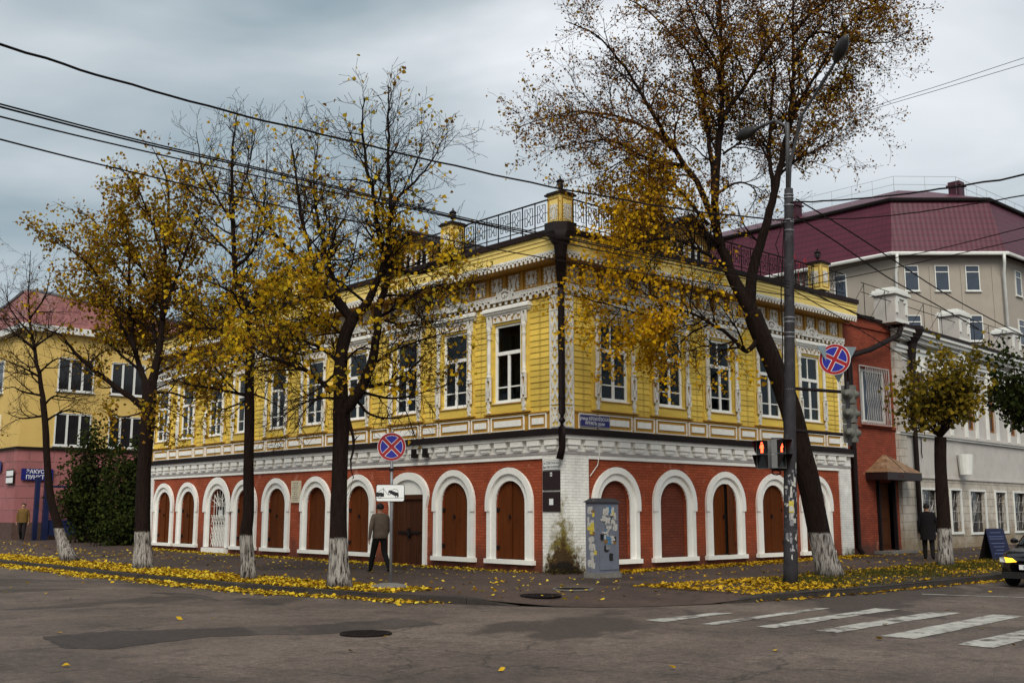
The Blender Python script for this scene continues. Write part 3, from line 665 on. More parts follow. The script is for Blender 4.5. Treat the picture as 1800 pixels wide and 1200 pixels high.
for i in range(nn+1):
    x = -.56+1.12*i/nn; yy = .16+.028*math.sin(i*1.05)+.016*math.sin(i*2.3+1)
    vv += [(x, yy, 4.56), (x, yy, 6.77)]
cm.add(vv, [(2*i, 2*i+2, 2*i+3, 2*i+1) for i in range(nn) if not (18 < i < 26)]); curt_me = cm.mesh('curtain', M['curtain'])
rm = MB(); rm.box(-.60, .60, .295, .33, 4.5, 6.8); room_me = rm.mesh('room_back', M['room'])
cs = MB()
for b in ((-.91, -.56, 4.50, 7.04), (.56, .91, 4.50, 7.04), (-.56, .56, 6.77, 7.04)): cs.box(b[0], b[1], -.055, .0, b[2], b[3])
casing_me = cs.mesh('casing', M['yellow'])
ap = MB(); ap.box(-.91, .91, -.085, 0, 4.27, 4.50); apron_me = ap.mesh('apron', M['yellow'])
ap = MB(); ap.box(-.95, .95, -.12, 0, 4.235, 4.268); ap.box(-.66, .66, -.115, 0, 4.502, 4.53); apron_e = ap.mesh('apron_edge', M['ochre'])
cp = MB(); 
for d, z0, z1, x in ((.10, 7.04, 7.09, .93), (.15, 7.09, 7.15, .96), (.20, 7.15, 7.21, 1.0), (.16, 7.21, 7.26, .97), (.10, 7.26, 7.29, .92)): cp.box(-x, x, -d, 0, z0, z1)
cap_me = cp.mesh('cap', M['white'])
fz_me = fret(1.14, .20, .014, scroll_fn(3, 5.0, .8, -.15, .012, .07), .025, 'carved_frieze', M['carve'])
fb = MB(); fb.box(-.62, .62, -.07, 0, 6.82, 7.04); frb_me = fb.mesh('frieze_board', M['ochre'])
col = MB(); col.lathe([(.06, 5.28), (.075, 5.30), (.075, 5.35), (.05, 5.37), (.066, 5.41), (.066, 5.45), (.048, 5.48), (.058, 5.7), (.06, 6.0), (.052, 6.30), (.046, 6.36), (.07, 6.39), (.07, 6.44), (.05, 6.47), (.062, 6.52), (.05, 6.58), (.075, 6.62), (.08, 6.70), (.07, 6.72)], 10)
col_me = col.mesh('turned_column', M['carve'])
for p in col_me.polygons: p.use_smooth = True
cpd = MB(); cpd.box(-.095, .095, -.03, 0, 4.62, 5.28); ped_b = cpd.mesh('pedestal_board', M['ochre'])
ped_me = fret(.19, .66, .0125, scroll_fn(8, 1.6, 1.6, 0.05, .10, .03), .055, 'carved_pedestal', M['carve'])
top_me = fret(.19, .32, .0125, scroll_fn(21, 1.8, .9, -.2, .05, .05), .06, 'carved_capital', M['carve'])
def pend(x, z): a = abs(x-.5)*2; return a < .25+.55*abs(math.cos(5.2*z+.3)) and not (.1 < a < .3 and .3 < z < .8)
pen_me = fret(.17, .33, .0125, pend, .05, 'carved_pendant', M['carve'])
SASH = {f: sash(f) for f in 'LR'}
for f in 'LR':
    for k, s in enumerate(UPP[f]):
        me, panes = SASH[f]
        w_ = ob('window', me, house, FP(f, s, DW-.02, 0), ROT[f])
        for p in panes: ob('pane', p, w_)
        far = f == 'L' and k > 6
        ob('curtain', curt_me, w_, (random.uniform(-.02, .02), 0, 0), 0, (random.choice((1, -1)), 1, 1)); ob('room_back', room_me, w_)
        yo = -.02
        ob('casing', casing_me, w_, (0, yo, 0)); ob('apron', apron_me, w_, (0, yo, 0)); ob('apron_edge', apron_e, w_, (0, yo, 0)); ob('cap', cap_me, w_, (0, yo, 0))
        ob('frieze_board', frb_me, w_, (0, yo, 0)); ob('carved_frieze', fz_me, w_, (0, yo-.07, 6.83))
        for x in (-.73, .73):
            ob('turned_column', col_me, w_, (x, yo-.10, 0)); ob('pedestal_board', ped_b, w_, (x, yo-.06, 0)); ob('carved_pedestal', ped_me, w_, (x, yo-.09, 4.62)); ob('carved_pendant', pen_me, w_, (x, yo-.085, 4.285)); ob('carved_capital', top_me, w_, (x, yo-.065, 6.72))
# corner boards with openwork
pil_me = fret(.36, 2.50, .0145, scroll_fn(5, 2.3, 8.0, -0.1, .10, .012), .035, 'carved_panel', M['carve'])
pil_hi = fret(.36, .42, .0145, scroll_fn(15, 2.3, 1.5, -.1, .10, .06), .035, 'carved_panel', M['carve'])
pil_lo = fret(.36, .54, .0145, scroll_fn(27, 2.3, 1.9, -.1, .10, .05), .035, 'carved_panel', M['carve'])
for f in 'LR':
    for s in ([0.235] if f == 'L' else [0.235, 13.76]):
        o = fbox('corner_board', f, s-.235, s+.235, DW, DW+.05, 3.72, 7.30, M['white'])
        for me, z in ((pil_lo, 3.76), (pil_me, 4.36), (pil_hi, 6.88)):
            ob('carved_panel', me, o, (SGN[f]*s, -(DW+.05), z))
        bgm = fbox('corner_back', f, s-.15, s+.15, DW+.05, DW+.055, 3.78, 7.27, M['yellow'])
# hanging lace under the frieze, frieze panels, eave lace
lace_lo = fret(.5, .27, .0125, lace_fn(2), .03, 'lace_board', M['carve']); lace_up = fret(.5, .21, .0125, lace_fn(3), .03, 'lace_board', M['carve'])
crest = fret(1.25, .36, .0135, crest_fn, .03, 'carved_crest', M['carve'])
for f in 'LR':
    k = int(LEN[f]/.5)
    for i in range(k): ob('lace_board', lace_lo, house, FP(f, .25+i*LEN[f]/k, DW+.10, 7.30), ROT[f], (LEN[f]/k/.5*.998, 1, 1))
    fbox('bead_rail', f, 0, LEN[f], DW, DW+.14, 7.57, 7.60, M['carve'])
    fbox('lace_backing', f, 0, LEN[f], DW, DW+.05, 7.32, 7.57, M['ochre'])
    fbox('frieze_board', f, 0, LEN[f], DW, DW+.06, 7.60, 8.35, M['ochre'])
    for s in UPP[f]: ob('carved_crest', crest, house, FP(f, s, DW+.145, 7.40), ROT[f])
    k = int(LEN[f]/.72)
    ms = [fret(.46, .44, .014, motif_fn(q), .03, 'carved_panel', M['carve']) for q in (2, 6)]
    for i in range(k): ob('carved_panel', ms[i % 2], house, FP(f, .42+i*.72, DW+.06, 7.66), ROT[f])
    for i in range(k+1):
        o = fbox('bracket', f, .06+i*.72-.05, .06+i*.72+.05, DW+.06, DW+.11, 7.60, 8.16, M['ochre'])
    k = int((LEN[f]+.5)/.5); L_ = LEN[f]+.5
    for i in range(k): ob('lace_board', lace_up, house, FP(f, -.5+.25+i*L_/k, .565, 8.13), ROT[f], (L_/k/.5*.998, 1, 1))
OV = .55
mb = MB(); mb.slab([(-OV, 25.6), (-OV, -OV), (14.0, -OV), (14.0, .2), (.2, .2), (.2, 25.6)], 8.16, 8.30); mb.build('soffit', M['ochre'], house)
def ring2(name, d, z0, z1, m): 
    mb = MB(); mb.slab([(-d, 25.6), (-d, -d), (14.0, -d), (14.0, .3), (.3, .3), (.3, 25.6)], z0, z1); return mb.build(name, m, house)
ring2('fascia_board', .585, 8.335, 8.515, M['yellow_pale']); ring2('fascia_board', .605, 8.52, 8.62, M['yellow_pale']); ring2('fascia_board', .63, 8.625, 8.75, M['yellow_pale'])
ring2('roof_edge', .70, 8.752, 8.90, M['roofdark'])
# low hipped roof and side walls that close the block
W_, D_ = 14.0, 25.6
mb = MB(); a = .5
mb.add([(-a,-a,8.90),(W_,-a,8.90),(W_,D_,8.90),(-a,D_,8.90),(W_*.5,W_*.5,10.25),(W_*.5,D_-W_*.5,10.25)], [(0,1,4),(1,2,5,4),(2,3,5),(3,0,4,5)]); mb.build('roof', M['roofdark'], house)
mb = MB(); mb.add([(0.01,D_,-.3),(W_,D_,-.3),(W_,D_,8.9),(0.01,D_,8.9),(W_,0.01,-.3),(W_,0.01,8.9)], [(1,0,3,2),(4,1,2,5)]); mb.build('rear_wall', M['brick_annex'], house)
# dormers
def dormer(f, s, wdt, h, depth=3.0):
    t = ob('dormer', None, house, FP(f, s, -1.1, 8.95), ROT[f]); x = wdt/2
    mb = MB(); mb.box(-x, x, 0, depth, 0, h); mb.prism([(-x, h), (x, h), (0, h+.55)], .0, depth); mb.build('dormer_wall', M['ochre'], t)
    mb = MB()
    for sg in (-1, 1): mb.add([(sg*(x+.3), -.3, h-.12), (0, -.3, h+.66), (0, depth, h+.66), (sg*(x+.3), depth, h-.12), (sg*(x+.3), -.3, h-.22), (0, -.3, h+.55), (0, depth, h+.55), (sg*(x+.3), depth, h-.22)], [(0,1,2,3),(4,5,1,0),(7,6,5,4),(3,7,4,0)])
    mb.build('dormer_roof', M['roofdark'], t)
    for xx in (-.45, .45):
        wf = MB(); 
        for b in ((-.34, .34, .25, .32), (-.34, .34, 1.05, 1.12), (-.34, -.27, .32, 1.05), (.27, .34, .32, 1.05), (-.03, .03, .32, 1.05)): wf.box(b[0], b[1], -.07, .0, b[2], b[3])
        wo = wf.build('dormer_window', M['white'], t, (xx, 0, 0)); q = MB(); q.box(-.27, .27, -.03, -.01, .32, 1.05); q.build('pane', M['plateglass'] if 'plateglass' in M else M['dark'], wo)
dormer('R', 6.7, 2.4, 1.35); dormer('L', 8.0, 2.6, 1.2); dormer('L', 17.0, 2.4, 1.2)
# roof railing
ry = .38
def bay(w):
    mb = MB(); h0, h1 = 0.0, .70; r = .011
    T = lambda *p: mb.tube([(a, 0, b) for a, b in p], r, 4)
    mb.box(0, w, -.018, .018, h1-.015, h1+.02); mb.box(0, w, -.014, .014, h0, h0+.02)
    mb.box(-.012, .012, -.012, .012, -.22, h1); c = w/2
    q = w*.30; T((c-q, .13), (c-q, .60)); T((c-q, .60), (c-.06, .60)); T((c-.06, .60), (c-.06, .48)); T((c-q, .13), (c-.06, .13))
    T((c+q, .13), (c+q, .60)); T((c+q, .60), (c-.0, .60)); T((c+q, .13), (c+.06, .13)); T((c+.06, .13), (c+.06, .25))
    T((c-.06, .13), (c-.06, .25)); T((c+.06, .60), (c+.06, .48))
    T((c, .22), (c+.075, .36), (c, .50), (c-.075, .36), (c, .22)); T((0, .36), (c-.075, .36)); T((c+.075, .36), (w, .36)); return mb.mesh('railing_bay', M['dark'])
bay_me = bay(.5)
for f in 'LR':
    k = int((LEN[f]-.4)/.5)
    for i in range(k):
        s = .1+i*.5; o = ob('railing_bay', bay_me, house, FP(f, s+(.5 if f == 'L' else 0), ry, 9.12), ROT[f])
def post(loc, rz=0, lamp=False, me={}):
    t = ob('railing_post', None, house, loc, rz); h = .9
    mb = MB(); mb.box(-.25, .25, -.25, .25, 0, h); mb.build('shaft', M['yellow_pale'], t)
    mb = MB(); mb.box(-.31, .31, -.31, .31, h, h+.05); mb.box(-.27, .27, -.27, .27, h+.05, h+.09); mb.build('coping', M['roofdark'], t)
    for a in (0, -math.pi/2):
        fm = MB()
        for b in ((-.20, .20, .08, .11), (-.20, .20, .79, .82), (-.20, -.17, .11, .79), (.17, .20, .11, .79)): fm.box(b[0], b[1], -.265, -.25, b[2], b[3])
        fm.build('moulding', M['ochre'], t, (0, 0, 0), a)
        if 'm' not in me: me['m'] = fret(.30, .42, .013, motif_fn(4), .02, 'carved_sprig', M['carve'])
        ob('carved_sprig', me['m'], t, (0 if a == 0 else -.252, -.252 if a == 0 else 0, .22), a)
    if lamp:
        mb = MB(); mb.lathe([(.055, h+.09), (.05, h+.11), (.018, h+.13), (.018, h+.20), (.05, h+.22), (.075, h+.235)], 10)
        for j in range(6):
            q = math.pi*j/3; mb.tube([(.07*math.cos(q), .07*math.sin(q), h+.235), (.105*math.cos(q), .105*math.sin(q), h+.33), (.085*math.cos(q), .085*math.sin(q), h+.42)], .009, 4)
        mb.lathe([(.12, h+.42), (.10, h+.45), (.05, h+.49), (.02, h+.51), (.025, h+.54), (.005, h+.58)], 12); mb.build('lantern', M['dark'], t)
        mb = MB(); mb.lathe([(.05, h+.24), (.085, h+.33), (.07, h+.42)], 12); mb.build('lantern_glass', M['curtain'], t)
post((-.10, -.10, 9.02), 0, True)
for f_, s_ in (('L', 4.15), ('L', 12.6), ('L', 21.0), ('R', 12.0)): post(FP(f_, s_, ry, 9.0), 0, True)
# corner downpipe: hopper under the post, taper, offsets, foot
def hopper(x, y, prof, m):
    mb = MB(); n = 8; vs = []
    for r, z, off in prof:
        for j in range(n): q = 2*math.pi*j/n+math.pi/8; vs.append((x-off*.7071+r*math.cos(q), y-off*.7071+r*math.sin(q), z))
    mb.add(vs, [(i*n+j, i*n+(j+1) % n, (i+1)*n+(j+1) % n, (i+1)*n+j) for i in range(len(prof)-1) for j in range(n)]+[tuple(range(n-1, -1, -1)), tuple(range((len(prof)-1)*n, len(prof)*n))]); return mb
hopper(0, 0, [(.10, 7.38, .30), (.135, 7.75, .50), (.16, 8.10, .78), (.19, 8.40, .88), (.27, 8.50, .88), (.30, 8.56, .87), (.33, 8.60, .85), (.35, 8.66, .83), (.45, 8.74, .72), (.46, 9.02, .55)], M['pipe']).build('hopper', M['pipe'], house)
mb = MB(); k = .7071
def cpt(off, z, dx=0): return (-off*k+dx, -off*k-dx, z)
mb.tube([cpt(.30, 7.42), cpt(.29, 7.10), cpt(.20, 6.85), cpt(.20, 4.1), cpt(.24, 3.9), cpt(.42, 3.7), cpt(.42, 3.42), cpt(.26, 3.2), cpt(.24, 2.90, -.05)], [.095]+[.092]*7+[.095], 12); mb.build('downpipe', M['pipe'], house, smooth=True)
mb = MB()
for z in (6.6, 5.4, 4.5): mb.lathe([(.104, -.02), (.104, .02)], 12, cpt(.20, z))
mb.build('pipe_clamp', M['pipe'], house)
# ---- writing and plates
def text_mesh(s, size, name, m, bold=0.0, align='CENTER', spacing=1.0, sx=1.0):
    cu = bpy.data.curves.new(name, 'FONT'); cu.body = s; cu.size = size; cu.align_x = align; cu.align_y = 'CENTER'; cu.extrude = .0015; cu.offset = bold; cu.space_character = spacing
    o = bpy.data.objects.new(name, cu); COL.objects.link(o)
    dg = bpy.context.evaluated_depsgraph_get(); me = bpy.data.meshes.new_from_object(o.evaluated_get(dg)); bpy.data.objects.remove(o)
    for v in me.vertices: v.co = (v.co.x*sx, -v.co.z, v.co.y)
    me.materials.clear(); me.materials.append(m); me.name = name; return me
def plate(name, label, cat, f, s0, s1, z0, z1, d, m, lines, tm_, th=.02, rim=None):
    w, h = abs(s1-s0), z1-z0; t = thing(name, label, cat, FP(f, (s0+s1)/2, d, z0), ROT[f])
    mb = MB(); mb.box(-w/2, w/2, -th, 0, 0, h); mb.build('board', m, t)
    if rim:
        mb = MB(); r = .014
        for b in ((-w/2, w/2, 0, r), (-w/2, w/2, h-r, h), (-w/2, -w/2+r, r, h-r), (w/2-r, w/2, r, h-r)): mb.box(b[0], b[1], -th-.003, -th, b[2], b[3])
        mb.build('rim', rim, t)
    for s, size, x, z, sx in lines: ob('lettering', text_mesh(s, size, 'lettering', tm_, .0, sx=sx), t, (x, -th-.0025, z))
    return t
plate('street_sign', 'blue street name plate on the yellow wall beside the carved corner', 'sign', 'R', .62, 1.78, 3.80, 4.12, DW+.09, M['plateblue'], [('улица КРЕМЛЁВСКАЯ', .125, 0, .215, .88), ('КРЕМЛЬ урам', .125, 0, .095, .88)], M['signwhite'], rim=M['grey_line'])
plate('address_plate', 'white address plate under the downpipe on the corner pillar', 'sign', 'L', .02, .66, 2.645, 2.90, .055, M['signwhite'], [('ул. СОВЕТСКАЯ 10-4', .085, 0, .175, .68), ('быв. НОВО-ПОЛЕВСКАЯ', .085, 0, .07, .60)], M['black'], rim=M['grey_line'])
for nm, z0, z1, q in (('upper', 2.12, 2.62, (.35, .06)), ('lower', 1.57, 2.08, None)):
    t = plate('plaque', 'dark maroon heritage plaque on the white corner pillar, %s of two' % nm, 'plaque', 'L', .02, .67, z0, z1, .055, M['maroon'], [], None, rim=None)
    mb = MB()
    if q: mb.box(-.035, .035, -.024, -.0205, .36, .46)
    else: mb.box(-.075, .075, -.024, -.0205, .17, .33)
    mb.build('label', M['signwhite'], t)
    if q: mb = MB(); mb.box(-.018, .018, -.026, -.0245, .385, .43); mb.build('emblem', M['maroon'], t)
t = thing('stone_plaque', 'cream memorial plaque with dark lines between two arches', 'plaque', FP('L', 13.18, .01, 1.88), ROT['L'])
mb = MB(); mb.box(-.31, .31, -.04, 0, 0, .76); mb.build('slab', M['cream'], t)
mb = MB()
for i, (wd_, n_) in enumerate(((.36, 3), (.34, 4), (.42, 3), (.44, 4), (.18, 2), (.36, 4), (.28, 3), (.36, 3), (.44, 4), (.30, 3))):
    z = .68-i*.064; x = -wd_/2
    while x < wd_/2-.02:
        l = random.uniform(.02, .075); l = min(l, wd_/2-x)
        for c_ in range(max(1, int(l/.018))): mb.box(x+c_*.018, x+c_*.018+.011, -.042, -.0405, z-random.uniform(.012, .017), z+random.uniform(.012, .017))
        x += l+.025
tag(mb.build('inscription', M['black'], t), kind='stuff')
# cable trunking and small wall fittings
mb = MB(); mb.tube([FP('R', 1.30, .08, 3.5), FP('R', 1.31, .08, 3.05), FP('R', 1.30, .03, 2.8), FP('R', 1.0, .03, 2.5)], .012, 5); mb.build('wall_cable', M['white'], house)
for s in (5.55, 6.1):
    fbox('wall_light', 'L', s-.06, s+.06, .12, .3, 3.16, 3.42, M['dark'])

# ================================================================== NEIGHBOURS ON THE RIGHT
M['stucco'] = mat('grey_stucco', (0.47, 0.445, 0.415), 0.85, 0.08, 1.2, 0.2, 30, dirt=((0.28, 0.24, 0.20), 0.5, 0.9, 0.58))
M['stucco_w'] = mat('white_stucco_trim', (0.66, 0.67, 0.64), 0.8, 0.08, 1.6, 0.2, 30, dirt=((0.36, 0.34, 0.31), 0.5, 1.4, 0.6))
M['ashlar'] = brick_mat('pale_ashlar_joints', (0.47, 0.425, 0.36), (0.42, 0.385, 0.33), (0.25, 0.22, 0.19), bw=.62, bh=.30, strength=.5, foot=((0.22, 0.17, 0.11), 1.2, .55, .9, .2, 2.4), peel=((0.33, 0.24, 0.15), .8, .60, .70), ms=.014)
M['orange'] = mat('orange_window_frame', (0.22, 0.085, 0.02), 0.6, 0.1, 4)
M['copper'] = mat('rusty_tin', (0.26, 0.145, 0.075), 0.6, 0.3, 4, 0.2, 20, dirt=((0.42, 0.33, 0.23), 0.7, 3, 0.54))
M['wgrille'] = mat('white_iron_bars', (0.40, 0.38, 0.36), 0.6, 0.15, 6)
M['blueglass'] = mat('blue_grey_glazing', (0.035, 0.05, 0.075), 0.08, 0.2, 1.5, spec=0.5)
M['darkglass'] = mat('dark_glazing', (0.018, 0.018, 0.02), 0.10, 0.2, 1.5, spec=0.4)

# ---- brick annex
ax = thing('brick_annex', 'narrow rust red brick building squeezed between yellow house and grey building', 'building', (14.0, 0, 0))
AL = 3.55
wall_face(0.004, AL, -.3, 4.55, [(2.55, .52, .22, 2.62, False)], y=.12, depth=.3).build('wall', M['brick_annex'], ax); wall_face(0.004, AL, 4.55, 8.55, [(2.12, .95, 4.75, 6.72, False)], y=.12, depth=.3).build('wall', M['brick_annex'], ax)
for z in (4.55, 8.2): mb = MB(); mb.box(0.004, AL, .06, .13, z, z+.10); mb.build('string_course', M['brick_annex'], ax)
mb = MB(); mb.box(.01, AL, .02, 3, 8.55, 8.62); mb.build('roof', M['roofdark'], ax)
dr = MB(); dr.box(2.03, 3.07, .26, .32, .22, 2.62); dr = dr.build('door', M['brown_door'], ax)
mb = MB(); mb.box(2.2, 2.9, .235, .26, .4, 1.2); mb.box(2.2, 2.9, .235, .26, 1.35, 2.4); mb.build('door_panel', M['brown_door'], dr)
mb = MB(); mb.box(1.95, 2.03, .0, .3, .2, 2.7); mb.box(3.07, 3.15, .0, .3, .2, 2.7); mb.build('door_frame', M['dark'], ax)
mb = MB(); mb.add([(1.25, -.75, 2.95), (3.75, -.75, 2.95), (3.75, .12, 2.95), (1.25, .12, 2.95), (2.5, .10, 3.62), (2.5, -.05, 3.60)], [(0,1,5), (1,2,4,5), (3,0,5,4)]); cn = mb.build('canopy', M['copper'], ax)
mb = MB(); mb.box(1.27, 3.73, -.73, -.69, 2.68, 2.945); mb.box(1.27, 1.31, -.69, .12, 2.68, 2.945); mb.box(3.69, 3.73, -.69, .12, 2.68, 2.945); mb.build('canopy_board', M['maroon'], cn)
mb = MB(); mb.tube([(2.5, -.05, 3.605), (2.5, -.752, 2.955)], .012, 5); mb.build('seam', M['dark'], cn)
M['faded'] = mat('faded_lettering', (0.09, 0.045, 0.045), 0.7, 0.2)
ob('lettering', text_mesh('АЛЬ', .2, 'lettering', M['faded'], 0), cn, (2.25, -.735, 2.81))
for x0 in (2.03,): mb = MB(); mb.box(1.6, 3.6, -.55, .12, 0.02, .2); mb.build('door_step', M['concrete'], ax)
wn_ = MB()
for b in ((1.17, 3.07, 4.75, 4.85), (1.17, 3.07, 6.62, 6.72), (1.17, 1.27, 4.85, 6.62), (2.97, 3.07, 4.85, 6.62), (1.27, 1.33, 5.95, 6.02), (1.55, 1.62, 4.85, 6.62)): wn_.box(b[0], b[1], .22, .28, b[2], b[3])
wo = wn_.build('window', M['stucco_w'], ax); mb = MB(); mb.box(1.27, 2.97, .262, .27, 4.85, 6.62); mb.build('pane', M['blueglass'], wo)
gm = MB()
for b in ((1.1, 3.2, 4.66, 4.70), (1.1, 3.2, 6.76, 6.80), (1.1, 1.14, 4.7, 6.76), (3.16, 3.2, 4.7, 6.76)): gm.box(b[0], b[1], .04, .07, b[2], b[3])
for i in range(13):
    x = 1.55+i*.125; gm.tube([(x+.045*math.sin(z*7.5), .055, z) for z in np.linspace(4.7, 6.76, 22)], .013, 4)
gm.build('window_grille', M['wgrille'], wo)
mb = MB(); mb.box(1.05, 3.2, -.04, .12, 4.62, 4.66); mb.build('sill', M['brick_annex'], wo)
mb = MB(); mb.tube([(3.42, -.42, 8.35), (3.3, -.36, 8.05), (1.5, -.2, 7.35), (.42, .0, 7.05), (.36, .0, 6.8), (.36, .0, .35), (.42, -.14, .12)], .10, 10); mb.build('downpipe', M['pipe'], ax, smooth=True)

# ---- grey two-storey building (street bends a little here)
gb = thing('grey_building', 'grey two-storey building with white cornice, roof pedestals and barred ground windows', 'building', (17.55, 0.02, 0), R_(4))
GL, GH = 34.0, 8.3
LW = [(2.55, .80, .78, 2.40), (5.0, .50, .78, 2.42), (7.3, .82, .74, 2.40), (9.9, .6, .74, 2.4), (12.3, .8, .74, 2.4), (15, .6, .74, 2.4), (17.5, .8, .74, 2.4)]
UW = [(2.0, .5), (4.4, .5), (7.1, .5), (9.5, .5), (12, .5), (14.5, .5), (17, .5), (19.5, .5)]
wall_face(.62, GL, -.3, 2.84, [(x, w_, a, b, False) for x, w_, a, b in LW], y=0, depth=.25).build('lower_wall', M['ashlar'], gb)
wall_face(.62, GL, 2.84, GH, [(x, w_, 4.95, 6.85, False) for x, w_ in UW], y=0.0, depth=.25).build('upper_wall', M['stucco'], gb)
mb = MB(); mb.box(0.0, .62, -.06, .3, -.3, 7.9); mb.build('corner_pier', M['ashlar'], gb)
for z0, z1, d, m_ in ((2.84, 2.90, .05, 'stucco'), (4.42, 4.50, .10, 'stucco_w'), (4.50, 4.58, .15, 'stucco'), (7.55, 7.70, .08, 'stucco_w'), (7.70, 7.82, .14, 'stucco_w'), (8.0, 8.14, .30, 'stucco_w'), (8.14, 8.28, .42, 'stucco_w'), (8.28, 8.40, .52, 'stucco_w'), (7.30, 7.36, .04, 'stucco_w')):
    mb = MB(); mb.box(-.02, GL, -d, .05, z0, z1); mb.build('moulding', M[m_], gb)
mb = MB(); mb.box(-.05, GL, -.55, 8, 8.40, 8.52); mb.add([(-.05, -.55, 8.52), (GL, -.55, 8.52), (GL, 5, 10.3), (-.05, 5, 10.3)], [(0,1,2,3)]); mb.build('roof', M['roofdark'], gb)
for i, x in enumerate((5.9, 12.4, 19)):
    mb = MB(); mb.box(x-.32, x+.32, -.34, 0, 7.4, 8.27); mb.build('cornice_break', M['stucco_w'], gb)
for x, w_, a, b in LW:
    mb = MB()
    for q in ((-w_-.07, w_+.07, b, b+.08), (-w_-.07, -w_, a, b), (w_, w_+.07, a, b), (-w_-.1, w_+.1, a-.09, a)): mb.box(x+q[0], x+q[1], -.05, .02, q[2], q[3])
    wo = mb.build('window', M['stucco_w'], gb)
    mb = MB(); mb.box(x-w_, x+w_, .16, .18, a, b); mb.build('pane', M['darkglass'], wo)
    g = MB(); r2 = random.Random(int(x*10))
    for i in range(int(w_*26)):
        xx = x-w_+r2.uniform(0, 2*w_); zz = a+r2.uniform(0, b-a); l = r2.uniform(.25, .7); dx = r2.uniform(.05, .3)
        g.tube([(max(x-w_, min(x+w_, xx)), .03, zz), (max(x-w_, min(x+w_, xx+dx*.6)), .03, min(b, zz+l*.6)), (max(x-w_, min(x+w_, xx+dx)), .03, min(b, zz+l))], .009, 4)
    for i in range(5): z = a+(b-a)*i/4; g.tube([(x-w_, .035, z), (x+w_, .035, z)], .01, 4)
    g.build('window_grille', M['wgrille'], wo)
for x, w_ in UW:
    mb = MB()
    for q in ((-w_-.16, -w_, 4.62, 6.9), (w_, w_+.16, 4.62, 6.9)): mb.box(x+q[0], x+q[1], -.09, .02, q[2], q[3])
    mb.lathe([(.0, 0), (.2, 0.02), (.2, .62), (.0, .66)], 10, (x-w_+.22, -.02, 7.1-.22)); mb.lathe([(.0, 0), (.2, 0.02), (.2, .62), (.0, .66)], 10, (x+w_-.22, -.02, 6.88))
    wo = mb.build('window', M['stucco_w'], gb)
    mb = MB()
    for q in ((-w_, w_, 4.95, 5.05), (-w_, w_, 6.75, 6.85), (-w_, -w_+.1, 5.05, 6.75), (w_-.1, w_, 5.05, 6.75), (-.04, .04, 5.05, 6.75), (-w_, w_, 6.1, 6.17)): mb.box(x+q[0], x+q[1], .08, .14, q[2], q[3])
    mb.build('window_frame', M['orange'], wo); mb = MB(); mb.box(x-w_, x+w_, .115, .12, 4.95, 6.85); mb.build('pane', M['darkglass'], wo)
mb = MB(); mb.lathe([(.24, 3.05), (.26, 3.25), (.30, 3.75), (.31, 3.85), (.2, 3.87)], 14, (5.55, -.28, 0)); mb.build('wall_lamp', M['stucco_w'], gb, smooth=False)
# hopper and downpipe
mb = MB(); n_ = 4; prof = [(.10, 6.3), (.13, 7.3), (.17, 7.9), (.30, 8.25), (.34, 8.42), (.34, 8.55)]; vs = []
for r, z in prof:
    for j in range(8): q = 2*math.pi*j/8+math.pi/8; vs.append((1.15+r*math.cos(q), -.12-r*.75+r*math.sin(q), z))
mb.add(vs, [(i*8+j, i*8+(j+1) % 8, (i+1)*8+(j+1) % 8, (i+1)*8+j) for i in range(5) for j in range(8)]+[tuple(range(7, -1, -1)), tuple(range(40, 48))]); mb.build('hopper', M['pipe'], gb)
mb = MB(); mb.tube([(1.15, -.18, 6.4), (1.15, -.16, 5.5), (1.15, -.16, .8), (1.15, -.30, .55)], .095, 10); mb.build('downpipe', M['pipe'], gb, smooth=True)
# parapet pedestals and thin rail
for i, x in enumerate((-.1, 5.9, 12.0, 18.2)):
    t = ob('pedestal', None, gb, (x, .0, 8.52))
    mb = MB(); mb.box(-.55, .55, -.45, .35, 0, 1.05); mb.build('block', M['stucco'], t)
    mb = MB(); mb.box(-.66, .66, -.56, .45, 1.05, 1.16); mb.box(-.58, .58, -.5, .4, 1.16, 1.26); mb.box(-.46, .46, -.4, .3, 1.26, 1.34); mb.build('coping', M['stucco_w'], t)
    mb = MB(); mb.prism([(-.34, .98), (-.34, .78), (-.22, .78), (-.22, .9), (.22, .9), (.22, .78), (.34, .78), (.34, .98)][::-1], -.50, -.45); mb.box(-.48, -.34, -.5, -.45, .35, .98); mb.box(.34, .48, -.5, -.45, .35, .98); mb.box(-.55, .55, -.49, -.45, 0, .12); mb.build('relief', M['stucco_w'], t)
mb = MB()
for z in (9.25, 9.6): mb.tube([(-3.0, -.3, z+.05), (GL, -.3, z)], .018, 4)
for i in range(16):
    x = -2.8+i*1.7; mb.tube([(x, -.3, 8.5), (x, -.3, 9.63)], .016, 4); mb.tube([(x, -.3, 9.6), (x+.35, .5, 8.7)], .012, 4)
mb.build('roof_rail', M['dark'], gb)
mb = MB(); mb.tube([(1.9, -.06, 4.38), (1.92, -.06, 4.1), (1.87, -.06, 3.85), (1.92, -.06, 3.6)], .02, 5); mb.build('cable_stub', M['dark'], gb)
# slate-coloured lean-to roof seen between the two buildings
mb = MB(); M['slate'] = mat('pale_slate_tin', (0.20, 0.17, 0.18), 0.55, 0.15, 2)
mb.add([(14.3, 1.2, 8.7), (19.5, 1.2, 8.7), (19.5, 6.5, 11.2), (15.2, 6.5, 11.2)], [(0,1,2,3)])
lt = tag(mb.build('roof_panel', M['slate']), 'pale tin roof with dark seams rising behind the brick annex', 'roof')
for i in range(8):
    mb = MB(); x = 14.5+i*.7; mb.tube([(x, 1.2, 8.74), (x+.6, 6.5, 11.24)], .03, 4); mb.build('seam', M['dark'], lt)

